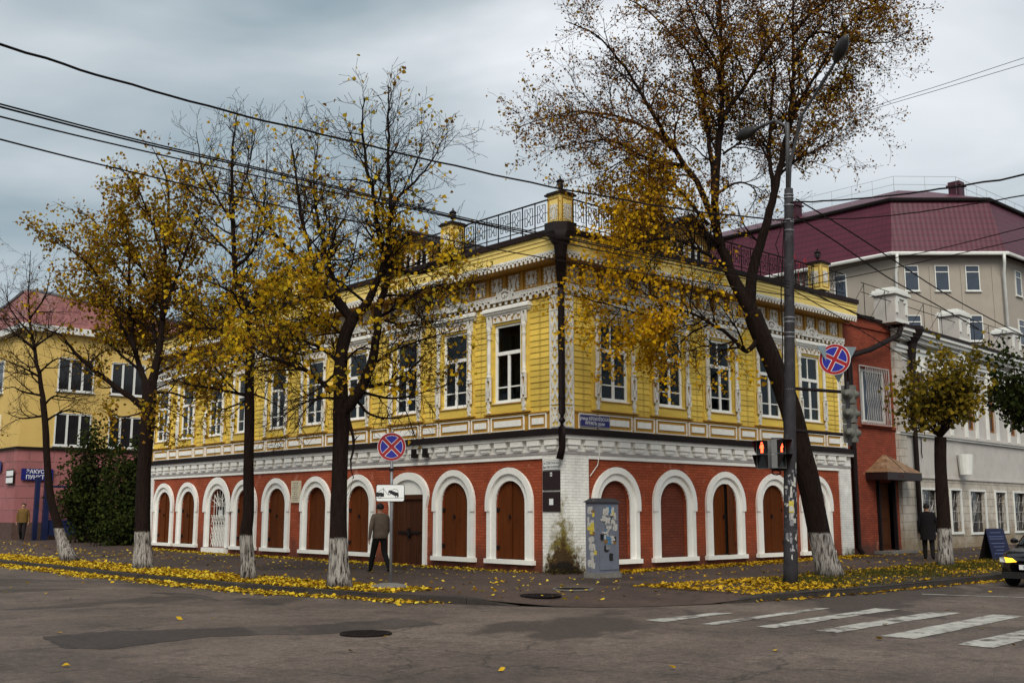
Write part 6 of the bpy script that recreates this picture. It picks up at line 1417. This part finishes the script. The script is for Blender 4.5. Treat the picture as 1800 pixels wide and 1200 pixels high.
cable('thick cable rising from the lamp post to the right edge over the maroon roof', [(1390,356,23.6),(1480,352,22.5),(1600,340,21),(1700,325,19.6),(1800,307,18),(2050,240,15)], .019, .01)
cable('sagging cable across the middle of the maroon roof', [(1390,384,23.6),(1500,384,22.6),(1600,375,21.4),(1700,360,20),(1800,343,18.6),(2050,290,15)], .013, .006)
cable('cable slanting down from lamp post to the far pedestals', [(1400,350,23.7),(1480,398,25.5),(1560,450,27.5),(1660,515,30),(1760,570,33),(1860,620,36)], .018)
cable('lower slanting cable from lamp post to the grey building', [(1400,380,23.7),(1470,425,25.2),(1560,487,27.4),(1640,532,29.8),(1720,578,32)], .018)
cable('thin cable rising right across the top of the office windows', [(1395,500,23.7),(1500,468,23),(1640,440,21.5),(1800,400,19.6),(2000,350,17)], .010)
cable('second thin cable rising right across the office windows', [(1395,505,23.7),(1500,486,23),(1640,456,21.5),(1800,420,19.6),(2000,372,17)], .010)
cable('slack cable dropping past the hopper to the grey wall', [(1395,496,23.7),(1480,540,26),(1580,588,29),(1680,640,32),(1790,690,35)], .013)
cable('slack cable dropping across the brick annex', [(1395,510,23.7),(1480,560,26),(1570,615,29),(1680,680,32),(1760,722,34)], .013)
cable('slack cable crossing just above the olive tree crown', [(1395,502,23.7),(1500,548,26.5),(1620,595,30),(1720,632,33),(1830,680,36)], .012)
cable('high thin wire in the sky at upper right', [(1440,232,40),(1530,190,38),(1660,148,36),(1800,102,34),(1950,55,32)], .010)
cable('lower of two thin wires in the sky at upper right', [(1440,228,40),(1530,194,38),(1660,155,36),(1800,113,34),(1950,70,32)], .010)
# bits on the roof: aerials by the right-hand post
ar = thing('roof_aerial', 'thin metal roof aerials beside the right-hand railing post', 'aerial', FP('R', 11.3, -.4, 9.0)); mb = MB()
for i in range(5): x = i*.32; mb.tube([(x, 0, 0), (x+.25, .1, 1.0+.2*(i % 2)), (x+.35, .1, 1.2+.2*(i % 2)), (x+.42, .1, 1.1)], .015, 4)
mb.build('rods', M['signred'], ar)

# ---- blue board, weeds at the corner
bd = thing('pavement_board', 'dark blue pavement sign board leaning before the grey building', 'sign board', (gp(1764, 984, .1)[0], gp(1764, 984, .1)[1], .08), R_(-12))
mb = MB(); mb.add([(-.55, 0, 0), (.55, 0, 0), (.5, .28, 1.15), (-.5, .28, 1.15), (-.55, .03, 0), (.55, .03, 0), (.5, .31, 1.15), (-.5, .31, 1.15)], [(0,1,2,3), (7,6,5,4), (0,3,7,4), (1,5,6,2), (3,2,6,7)]); mb.build('panel', mat('navy_board', (0.010, 0.014, 0.045), .6, .15, 3), bd); bd.scale = (.85, .85, .85)
mb = MB(); mb.add([(-.5, .31, 1.12), (.5, .31, 1.12), (.55, .62, 0), (-.55, .62, 0)], [(0,1,2,3)]); mb.build('rear_leg', M['dark'], bd)
for i, (z, w_) in enumerate(((1.0, .3), (.86, .42), (.78, .4), (.62, .38), (.5, .3), (.38, .22), (.26, .36))):
    mb = MB(); mb.box(-w_, w_, -.006, 0, -.012, .012); o = mb.build('text_line', M['faded_blue'] if 'faded_blue' in M else M.setdefault('faded_blue', mat('pale_blue_print', (0.10, 0.13, 0.26), .7)), bd, (-.04, z*.243-.004, z)); o.rotation_euler = (-.24, 0, 0)
r9 = np.random.default_rng(90); n_ = 140
P9 = np.stack([r9.normal(-.12, .26, n_), r9.normal(-.14, .26, n_), np.abs(r9.normal(0, .09, n_))], 1); P9 = P9[(P9[:, 0] < -.04) | (P9[:, 1] < -.04)]; P9[:, 0] = np.minimum(P9[:, 0], .5)
ok = ~((P9[:, 0] > -.07) & (P9[:, 1] > -.07)); V, F = leaf_cloud(P9[ok], .07, r9, .5, -.6)
wd_ = mesh_np('weeds', V, F, leaf_mat('rank_weeds', [(0, (0.02, 0.014, 0.008)), (.5, (0.055, 0.042, 0.012)), (1, (0.13, 0.10, 0.02))])); tag(wd_, 'tangle of dark weeds at the foot of the white corner pillar', 'weeds', kind='stuff')

# ================================================================== LEAF LITTER AND GRASS
def litter(name, label, spots, size, seed, m, flat=.35):
    r = np.random.default_rng(seed); P = np.concatenate(spots, 0); n = len(P); sz = size*r.uniform(.45, 1.3, n)[:, None]
    th = r.uniform(0, 6.283, n); a = np.stack([np.cos(th), np.sin(th), r.normal(0, flat, n)], 1); b = np.stack([-np.sin(th), np.cos(th), r.normal(0, flat, n)], 1); up = np.array([0, 0, 1.0])
    P = P+up*(np.abs(r.normal(0, .008, n))[:, None]+.008); f = r.uniform(.0, .3, n)[:, None]
    V = np.stack([P-a*sz*.5, P+b*sz*.42+up*sz*f, P+a*sz*.25+b*sz*.30+up*sz*f, P+a*sz*.55, P+a*sz*.25-b*sz*.30+up*sz*f*.6, P-b*sz*.42+up*sz*f*.6], 1).reshape(-1, 3)
    gz_ = np.repeat(P[:, 2]-.004, 6); V[:, 2] = np.maximum(V[:, 2], gz_); k = np.arange(n)[:, None]*6
    F = np.concatenate([k+np.array([[0, 3, 2, 1]]), k+np.array([[0, 5, 4, 3]])], 0); return tag(mesh_np(name, V, F, m), label, 'leaves', kind='stuff')
def pat(u, v, s=.6): return .5+.25*np.sin(u*s*2.1+1.3*np.sin(v*s*1.7))+.25*np.sin(v*s*2.9+1.1*np.sin(u*s*2.3)+1)
def scatter(n, u0, u1, v0, v1, dens, seed, zf):
    r = np.random.default_rng(seed); u = r.uniform(u0, u1, n); v = r.uniform(v0, v1, n); keep = r.random(n) < dens(u, v); u, v = u[keep], v[keep]; return np.stack([u, v, zf(u, v)], 1)
edge_v = np.array([p[1] for p in EDGE[:16]])[::-1]; edge_u = np.array([p[0] for p in EDGE[:16]])[::-1]
def eu(v): return np.interp(v, edge_v, edge_u)
edge2_u = np.array([p[0] for p in EDGE[17:]]); edge2_v = np.array([p[1] for p in EDGE[17:]])
def ev(u): return np.interp(u, edge2_u, edge2_v)
gz2 = np.vectorize(grow_z); pz = lambda u, v: gz2(np.maximum(u, -8), v); rzf = lambda u, v: np.full(len(u), ROADZ+.004)
def verge_d(u, v):
    d = u-eu(v); k = np.exp(-np.maximum(0, d-1.25)**2/.12)*(d > .16); fade = np.clip((v+2.6)/1.2, 0, 1); return k*fade*(.55+.5*pat(u, v))
def gutter_d(u, v):
    d = eu(v)-u; wv = .30+.30*pat(u*0, v, .5)+.15*np.clip(v/10, 0, 1); return (d > .0)*np.exp(-(d/wv)**3)*np.clip((v+4.2)/1.6, 0, 1)*(.5+.5*pat(u, v, 1.2))
M['lf_ground'] = leaf_mat('fallen_yellow_leaves', [(0, (0.06, 0.03, 0.012)), (.2, (0.20, 0.10, 0.014)), (.4, (0.44, 0.26, 0.016)), (.75, (0.64, 0.44, 0.03)), (1, (0.62, 0.50, 0.07))], .15)
M['lf_ground2'] = leaf_mat('fallen_gold_leaves', [(0, (0.09, 0.045, 0.012)), (.2, (0.28, 0.15, 0.012)), (.55, (0.44, 0.26, 0.015)), (1, (0.58, 0.37, 0.03))], .15)
litter('fallen_leaves', 'thick drift of yellow leaves on the verge along the left kerb', [scatter(75000, -8.3, -5.8, -3, 22, verge_d, 1, pz), scatter(2500, -8.0, -3, 15, 34, lambda u, v: .5*pat(u, v), 2, pz)], .088, 3, M['lf_ground'])
litter('fallen_leaves', 'yellow leaves heaped in the road gutter along the left kerb', [scatter(62000, -9.6, -6.2, -5, 24, gutter_d, 4, rzf)], .088, 5, M['lf_ground'])
litter('fallen_leaves', 'yellow leaves blown against the foot of the arcade', [scatter(14000, -1.6, -.14, .6, 25, lambda u, v: np.exp(-((u+.25)/.55)**2)*(.25+.6*pat(u, v))*np.clip(v/4, .1, 1), 6, pz), scatter(900, -6.5, -1.5, -5, 24, lambda u, v: .5+0*u, 7, pz), scatter(120, -6, 0, -6.5, -1, lambda u, v: .7+0*u, 77, lambda u, v: pz(u, v)-.0)], .085, 8, M['lf_ground'])
litter('fallen_leaves', 'golden leaves along the foot of the right-hand facade', [scatter(16000, .6, 14, -1.3, -.10, lambda u, v: np.exp(-((v+.3)/.5)**2)*(.2+.8*pat(u, v, .9)), 9, pz), scatter(500, .5, 16, -4.2, -1.2, lambda u, v: .5+0*u, 10, pz), scatter(500, 14, 24, -1.4, -.6, lambda u, v: .6*pat(u, v), 17, pz)], .085, 11, M['lf_ground2'])
litter('fallen_leaves', 'golden leaves scattered over the grass verge by the lamp post', [scatter(22000, -2.2, 24, -7.66, -4.3, lambda u, v: (.15+.75*pat(u, v, .9))*np.where(u < 1.5, 1.3, .75)*np.where(v < -7.64+.0*u, 0, 1)*(v > ev(u)+.16), 12, pz)], .085, 13, M['lf_ground2'])
litter('fallen_leaves', 'golden leaves in the road gutter before the right-hand kerb', [scatter(11000, -2.6, 24, -8.9, -7.6, lambda u, v: (v < ev(u))*np.exp(-((ev(u)-v)/(.14+.3*np.clip((u-3)/6, 0, 1)*pat(u, v*0, .5)))**2)*(.3+.7*pat(u, v)), 14, rzf)], .09, 15, M['lf_ground2'])
litter('fallen_leaves', 'single yellow leaves dotted over the open road', [scatter(60, -16, 12, -16, -8.5, lambda u, v: .55+0*u, 16, rzf), scatter(40, -16, -9, -8, 12, lambda u, v: .5+0*u, 18, rzf)], .10, 19, M['lf_ground'])
# grass blades on the right verge
r5 = np.random.default_rng(50); n_ = 60000; u = r5.uniform(0.2, 26, n_); v = r5.uniform(-7.62, -4.4, n_); keep = (r5.random(n_) < np.clip(pat(u, v, .7)*1.5-.25, 0, 1)*np.clip((u-.4)/2, 0, 1)) & (v > ev(u)+.18) & (v < -4.35-.6*np.clip((4.5-u)/4, 0, 1)*1.6); u, v = u[keep], v[keep]; n_ = len(u); z = gz2(u, v)
hgt = r5.uniform(.04, .13, n_); th = r5.uniform(0, 6.283, n_); wv = .006; lx, ly = r5.normal(0, .03, n_), r5.normal(0, .03, n_)
V = np.stack([np.stack([u-wv*np.cos(th), v-wv*np.sin(th), z], 1), np.stack([u+wv*np.cos(th), v+wv*np.sin(th), z], 1), np.stack([u+lx, v+ly, z+hgt], 1)], 1).reshape(-1, 3); F = np.arange(3*n_).reshape(-1, 3)
tag(mesh_np('grass', V, F, leaf_mat('dull_autumn_grass', [(0, (0.028, 0.034, 0.010)), (.6, (0.050, 0.055, 0.014)), (1, (0.12, 0.10, 0.03))], .2)), 'short dull green grass on the verge beside the right kerb', 'grass', kind='stuff')

# ================================================================== PEOPLE
M['skin'] = mat('skin', (0.38, 0.20, 0.13), .6, .05, 8); M['hair'] = mat('dark_hair', (0.012, 0.008, 0.006), .6, .2, 30)
M['jacket'] = mat('grey_brown_jacket', (0.135, 0.098, 0.072), .85, .15, 5, .5, 14); M['trouser'] = mat('black_trousers', (0.008, 0.006, 0.006), .9, .2, 6, .3, 14); M['coat'] = mat('black_coat', (0.007, 0.005, 0.006), .9, .2, 5, .3, 12); M['shoe'] = mat('black_shoes', (0.008, 0.007, 0.007), .4, .1); M['mustard'] = mat('mustard_jacket', (0.15, 0.085, 0.02), .85, .15, 5)
def person(label, loc, rz, pose, mats, height=1.75, coat=None, hat=False):
    """one skinned body grown over a posed skeleton; faces local +y"""
    k = height/1.75; V, E, Rr, G = [], [], [], []
    def v(p, r, g='body'): V.append(tuple(q*k for q in p)); Rr.append(r*k if not isinstance(r, tuple) else tuple(a*k for a in r)); G.append(g); return len(V)-1
    def e(a, b): E.append((a, b))
    ln = pose.get('lean', 0); Lz = lambda z: ln*(z-.93)
    pel = v((0, 0, .95), .135, 'leg'); sp1 = v((0, Lz(1.08), 1.08), .130, 'top'); sp2 = v((0, Lz(1.25), 1.25), .142, 'top'); ch = v((0, Lz(1.38), 1.38), .125, 'top'); nk = v((0, Lz(1.50)+.005, 1.50), .058, 'skin'); hb = v((0, Lz(1.58)+.02, 1.575), .072, 'skin'); hd = v((0, Lz(1.65)+.02, 1.66), .092, 'skin'); cr_ = v((0, Lz(1.72)+.01, 1.715), .072, 'hair')
    for a, b in ((pel, sp1), (sp1, sp2), (sp2, ch), (ch, nk), (nk, hb), (hb, hd), (hd, cr_)): e(a, b)
    nose = v((0, Lz(1.62)+.115, 1.625), .016, 'skin'); e(hd, nose)
    for sx in (-1, 1): er = v((sx*.088, Lz(1.62)+.015, 1.63), .017, 'skin'); e(hd, er)
    for sx, key in ((-1, 'L'), (1, 'R')):
        st, sh = pose['leg'+key], pose['arm'+key]
        hip = v((sx*.10, 0, .88), .115, 'leg'); kn = v((sx*(.105+st.get('x', 0)*.5), st['knee'], .50), .086, 'leg'); an = v((sx*(.11+st.get('x', 0)), st['foot'], .10+st.get('lift', 0)), .068, 'leg'); he = v((sx*(.11+st.get('x', 0)), st['foot']-.03, .045+st.get('lift', 0)), .042, 'shoe'); to = v((sx*(.13+st.get('x', 0)), st['foot']+.17, .038+st.get('lift', 0)*.3), .036, 'shoe')
        for a, b in ((pel, hip), (hip, kn), (kn, an), (an, he), (he, to)): e(a, b)
        s_ = v((sx*.185, Lz(1.42)-.005, 1.42), .075, 'top'); el_ = v((sx*sh['ex'], sh['ey']+Lz(1.15), sh['ez']), .056, 'top'); wr = v((sx*sh['wx'], sh['wy']+Lz(.9), sh['wz']), .040, 'top'); d = np.array([sx*(sh['wx']-sh['ex']), sh['wy']-sh['ey'], sh['wz']-sh['ez']]); d /= np.linalg.norm(d)
        w0 = np.array([sx*sh['wx'], sh['wy']+Lz(.9), sh['wz']]); hn = v(tuple(w0+d*.075), .031, 'skin'); e(ch, s_); e(s_, el_); e(el_, wr); e(wr, hn)
        for j, fl in enumerate((.075, .085, .08, .065)):
            off = np.array([0, (j-1.5)*.017, 0]); a1 = v(tuple(w0+d*(.11)+off), .010, 'skin'); a2 = v(tuple(w0+d*(.11+fl*.55)+off+np.array([-sx*.012, .004, 0])), .009, 'skin'); a3 = v(tuple(w0+d*(.11+fl*.9)+off+np.array([-sx*.034, .006, 0])), .0075, 'skin'); e(hn, a1); e(a1, a2); e(a2, a3)
        t1 = v(tuple(w0+d*.06+np.array([-sx*.012, .034, 0])), .011, 'skin'); t2 = v(tuple(w0+d*.105+np.array([-sx*.024, .048, 0])), .009, 'skin'); e(hn, t1); e(t1, t2)
    me = bpy.data.meshes.new('body'); me.from_pydata(V, E, []); o = bpy.data.objects.new('tmp_body', me); COL.objects.link(o)
    md = o.modifiers.new('s', 'SKIN'); md.use_smooth_shade = True
    for i, sv in enumerate(me.skin_vertices[0].data): sv.radius = (Rr[i], Rr[i]); sv.use_root = (i == 0)
    o.modifiers.new('d', 'SUBSURF').levels = 1; o.modifiers['d'].render_levels = 1
    dg = bpy.context.evaluated_depsgraph_get(); bm_me = bpy.data.meshes.new_from_object(o.evaluated_get(dg)); bpy.data.objects.remove(o)
    names = ['skin', 'hair', 'top', 'leg', 'shoe']; 
    for q in names: bm_me.materials.append(mats[q])
    A = np.array([V[a] for a, b in E]); B = np.array([V[b] for a, b in E]); AB = B-A; l2 = (AB**2).sum(1)+1e-9
    for p in bm_me.polygons:
        c = np.array(p.center); tt = np.clip(((c-A)*AB).sum(1)/l2, 0, 1); dd2 = np.linalg.norm(c-(A+AB*tt[:, None]), axis=1)-np.array([(Rr[a]+Rr[b])/2 for a, b in E]); i = int(np.argmin(dd2)); a, b = E[i]; g = G[b] if tt[i] > .5 else G[a]; p.material_index = names.index(g if g in names else 'top'); p.use_smooth = True
    t = thing('person', label, 'person', loc, rz); bm_me.name = 'body'; ob('body', bm_me, t)
    # hair cap
    mb = MB(); n1_, n2_ = 12, 7; vs = []
    for i in range(n2_):
        ph = math.pi*.62*i/(n2_-1)
        for j in range(n1_): q = 2*math.pi*j/n1_; cut = 1 if math.sin(q) < .35 else max(.45, 1-.9*(math.sin(q)-.35)); p_ = ph*cut; vs.append((.102*k*math.sin(p_)*math.cos(q), (.115*math.sin(p_)*math.sin(q)+.008)*k+Lz(1.66)*k, (1.655+.112*math.cos(p_))*k))
    mb.add(vs, [(i*n1_+j, i*n1_+(j+1) % n1_, (i+1)*n1_+(j+1) % n1_, (i+1)*n1_+j) for i in range(n2_-1) for j in range(n1_)]); mb.build('hat' if hat else 'hair', mats['hair'], t, smooth=True)
    if coat:   # garment hanging round the torso: rings (z, half width, half depth)
        mb = MB(); n_ = 20; vs = []
        for z, wx, wy in coat:
            for j in range(n_):
                q = 2*math.pi*j/n_; wob = 1+.03*math.sin(5*q+z*9)+.02*math.sin(9*q-z*14); vs.append((wx*math.cos(q)*wob*k, (wy*math.sin(q)*wob+Lz(z))*k, z*k))
        mb.add(vs, [(i*n_+j, i*n_+(j+1) % n_, (i+1)*n_+(j+1) % n_, (i+1)*n_+j) for i in range(len(coat)-1) for j in range(n_)]); mb.build('jacket', mats['top'], t, smooth=True)
    return t
arm_dn = dict(ex=.265, ey=-.03, ez=1.14, wx=.27, wy=.05, wz=.88)
p1 = gp(667, 1005)
person('man in grey-brown jacket and black trousers walking away past the plank door', (p1[0], p1[1], 0), R_(-14), dict(legL=dict(knee=.16, foot=.30, x=.03), legR=dict(knee=-.02, foot=-.34, lift=.03, x=.02), armL=dict(ex=.29, ey=-.10, ez=1.14, wx=.31, wy=-.06, wz=.89), armR=dict(ex=.28, ey=.06, ez=1.15, wx=.26, wy=.20, wz=.94), lean=.05), dict(skin=M['skin'], hair=M['hair'], top=M['jacket'], leg=M['trouser'], shoe=M['shoe']), 1.78, [(.86, .20, .135), (.88, .215, .15), (1.0, .205, .145), (1.06, .20, .14), (1.10, .215, .15), (1.25, .22, .15), (1.38, .21, .135), (1.46, .14, .10), (1.50, .075, .075)])
p2 = at(1634, 985, 34.0)
person('man in long black coat and dark cap walking away by the small tree', (p2[0], p2[1], grow_z(p2[0], p2[1])), R_(-62), dict(legL=dict(knee=.10, foot=.10), legR=dict(knee=.02, foot=-.20, lift=.02), armL=arm_dn, armR=dict(ex=.28, ey=-.05, ez=1.14, wx=.28, wy=.0, wz=.88), lean=.06), dict(skin=M['skin'], hair=M['hair'], top=M['coat'], leg=M['trouser'], shoe=M['shoe']), 1.74, [(.62, .235, .17), (.75, .235, .17), (.95, .23, .165), (1.10, .22, .155), (1.25, .235, .16), (1.38, .225, .145), (1.46, .15, .11), (1.51, .08, .08)], True)
p3 = at(38, 947, 50.6)
person('passer-by in dark mustard jacket in the shade of the pink corner', (p3[0], p3[1], .25), R_(150), dict(legL=dict(knee=.12, foot=.28), legR=dict(knee=-.02, foot=-.30, lift=.03), armL=arm_dn, armR=arm_dn, lean=.08), dict(skin=M['skin'], hair=M['hair'], top=M['mustard'], leg=M['trouser'], shoe=M['shoe']), 1.72, [(.84, .21, .15), (1.0, .21, .15), (1.25, .22, .15), (1.40, .20, .13), (1.50, .08, .08)])

# ================================================================== CAR at the right edge
M['carpaint'] = mat('black_car_paint', (0.006, 0.005, 0.007), .18, .1, 3, spec=.6); M['tyre'] = mat('tyre_rubber', (0.012, 0.012, 0.012), .85, .1, 10); M['alloy'] = mat('wheel_silver', (0.25, 0.25, 0.26), .35, .1, 4, metal=.8)
M['headglass'] = mat('clear_headlamp', (0.55, 0.56, 0.55), .1, .05, 4, spec=.6); M['indic'] = emit_mat('amber_indicator', (1.0, 0.55, 0.03), 1.2)
car = thing('parked_car', 'black hatchback with amber indicator cut off by the right edge', 'car', (5.25, -9.52, ROADZ))
# local: x = 0 at the nose, car runs to +x, y across (half width .83)
ST = [(.00, .50, .26, .56), (.05, .66, .22, .66), (.16, .76, .19, .72), (.40, .815, .18, .80), (.75, .83, .18, .86), (1.10, .835, .18, .92), (1.22, .835, .18, .95), (2.0, .84, .18, .97), (2.9, .84, .18, .99), (3.5, .82, .2, 1.0), (3.78, .78, .24, .98), (3.88, .70, .30, .90)]
mb = MB(); vs = []; n_ = 12
for x, hw, zb, zt in ST:
    sec = [(-.92, 0), (-1.0, .16), (-1.0, .50), (-.985, .74), (-.93, .92), (-.78, 1.0), (.78, 1.0), (.93, .92), (.985, .74), (1.0, .50), (1.0, .16), (.92, 0)]
    for a, b in sec:
        bow = 1-.10*0; xx = x+(.10*(1-math.cos(a*1.2)) if x < .3 else 0); vs.append((xx, a*hw, zb+b*(zt-zb)+(.02*(1-a*a) if b == 1 else 0)))
mb.add(vs, [(i*n_+j, i*n_+(j+1) % n_, (i+1)*n_+(j+1) % n_, (i+1)*n_+j) for i in range(len(ST)-1) for j in range(n_)]+[tuple(range(n_)), tuple(range(len(ST)*n_-1, (len(ST)-1)*n_-1, -1))]); body = mb.build('body', M['carpaint'], car, smooth=True)
CB = [(1.02, .74, .72, .93), (1.75, .70, .60, 1.40), (2.1, .70, .59, 1.46), (2.9, .70, .59, 1.45), (3.5, .69, .60, 1.36), (3.84, .70, .66, .98)]
mb = MB(); vs = []
for x, hb, ht, z in CB: vs += [(x+.0, -ht-.02, z-.05), (x, -ht+.06, z), (x, ht-.06, z), (x, ht+.02, z-.05)]
base = []
for i, (x, hb, ht, z) in enumerate(CB): base += [(min(x, 3.80), -.80, .90), (min(x, 3.80), .80, .90)]
o_ = len(vs); vs += base
f_ = []
for i in range(len(CB)-1):
    f_ += [(4*i, 4*i+1, 4*i+5, 4*i+4), (4*i+1, 4*i+2, 4*i+6, 4*i+5), (4*i+2, 4*i+3, 4*i+7, 4*i+6), (o_+2*i, 4*i, 4*i+4, o_+2*i+2), (4*i+3, o_+2*i+1, o_+2*i+3, 4*i+7)]
mb.add(vs, f_); cabn = mb.build('cabin', M['carpaint'], car, smooth=False)
mb = MB(); mb.add([(1.06, -.62, .985), (1.06, .62, .985), (1.70, .53, 1.375), (1.70, -.53, 1.375)], [(0,1,2,3)]); mb.v = [(x-.015, y, z+.02) for x, y, z in mb.v]; mb.build('windscreen', M['darkglass'], cabn)
for sy in (-1, 1):
    for a, b in ((1.35, 2.35), (2.45, 3.45)):
        mb = MB(); mb.add([(a, sy*.80, .98), (b, sy*.80, .98), (b-.05, sy*.645, 1.36), (max(a+.05, 1.78), sy*.645, 1.36)], [(0,1,2,3)]); mb.v = [(x, y+sy*.012, z) for x, y, z in mb.v]; mb.build('side_window', M['darkglass'], cabn)
    mb = MB(); mb.lathe([(.02, -.06), (.08, -.04), (.09, .03), (.03, .07)], 10, (1.38, sy*.92, 1.0)); mb.box(1.36, 1.42, sy*.80, sy*.88, .97, 1.0); mb.build('mirror', M['carpaint'], car)
    for wx in (.74, 3.15):
        wh = ob('wheel', None, car, (wx, sy*.74, .29)); wh.rotation_euler = (math.pi/2, 0, 0)
        mb = MB(); mb.lathe([(.19, -.09), (.27, -.095), (.29, -.06), (.29, .06), (.27, .095), (.19, .09)], 24); mb.build('tyre', M['tyre'], wh, smooth=True)
        mb = MB(); mb.lathe([(.19, -.085), (.17, -.05), (.05, -.06), (.05, .06), (.17, .05), (.19, .085)], 20); mb.build('rim', M['alloy'], wh)
    # headlamp: clear outer corner with an amber inner lens, set into the nose
    yo, yi = sy*.70, sy*.36
    mb = MB(); mb.add([(.10, sy*.56, .545), (.13, sy*.72, .56), (.17, sy*.735, .655), (.11, sy*.60, .665)], [(0,1,2,3)]); mb.v = [(x-.06, y, z) for x, y, z in mb.v]; hl = mb.build('headlight', M['headglass'], car)
    mb = MB(); mb.add([(.02, sy*.30, .57), (.05, sy*.555, .545), (.055, sy*.59, .665), (.03, sy*.40, .645)], [(0,1,2,3)]); mb.v = [(x-.035, y, z) for x, y, z in mb.v]; mb.build('indicator', M['indic'] if sy > 0 else M['headglass'], hl)
mb = MB(); mb.box(-.015, .03, -.26, .26, .40, .505); pl_ = mb.build('number_plate', M['signwhite'], car)
tm2 = text_mesh('т 721', .10, 'plate_number', M['black'], 0, 'CENTER', 1.0, 1.25); o = ob('plate_number', tm2, pl_, (-.018, .04, .452), -math.pi/2)
mb = MB(); mb.box(-.02, .05, -.5, .5, .52, .535); mb.box(-.02, .05, -.30, .30, .585, .60); mb.build('grille', M['dark'], car)
mb = MB(); mb.box(-.05, .2, -.62, .62, .20, .34); mb.build('bumper', M['tyre'], car)
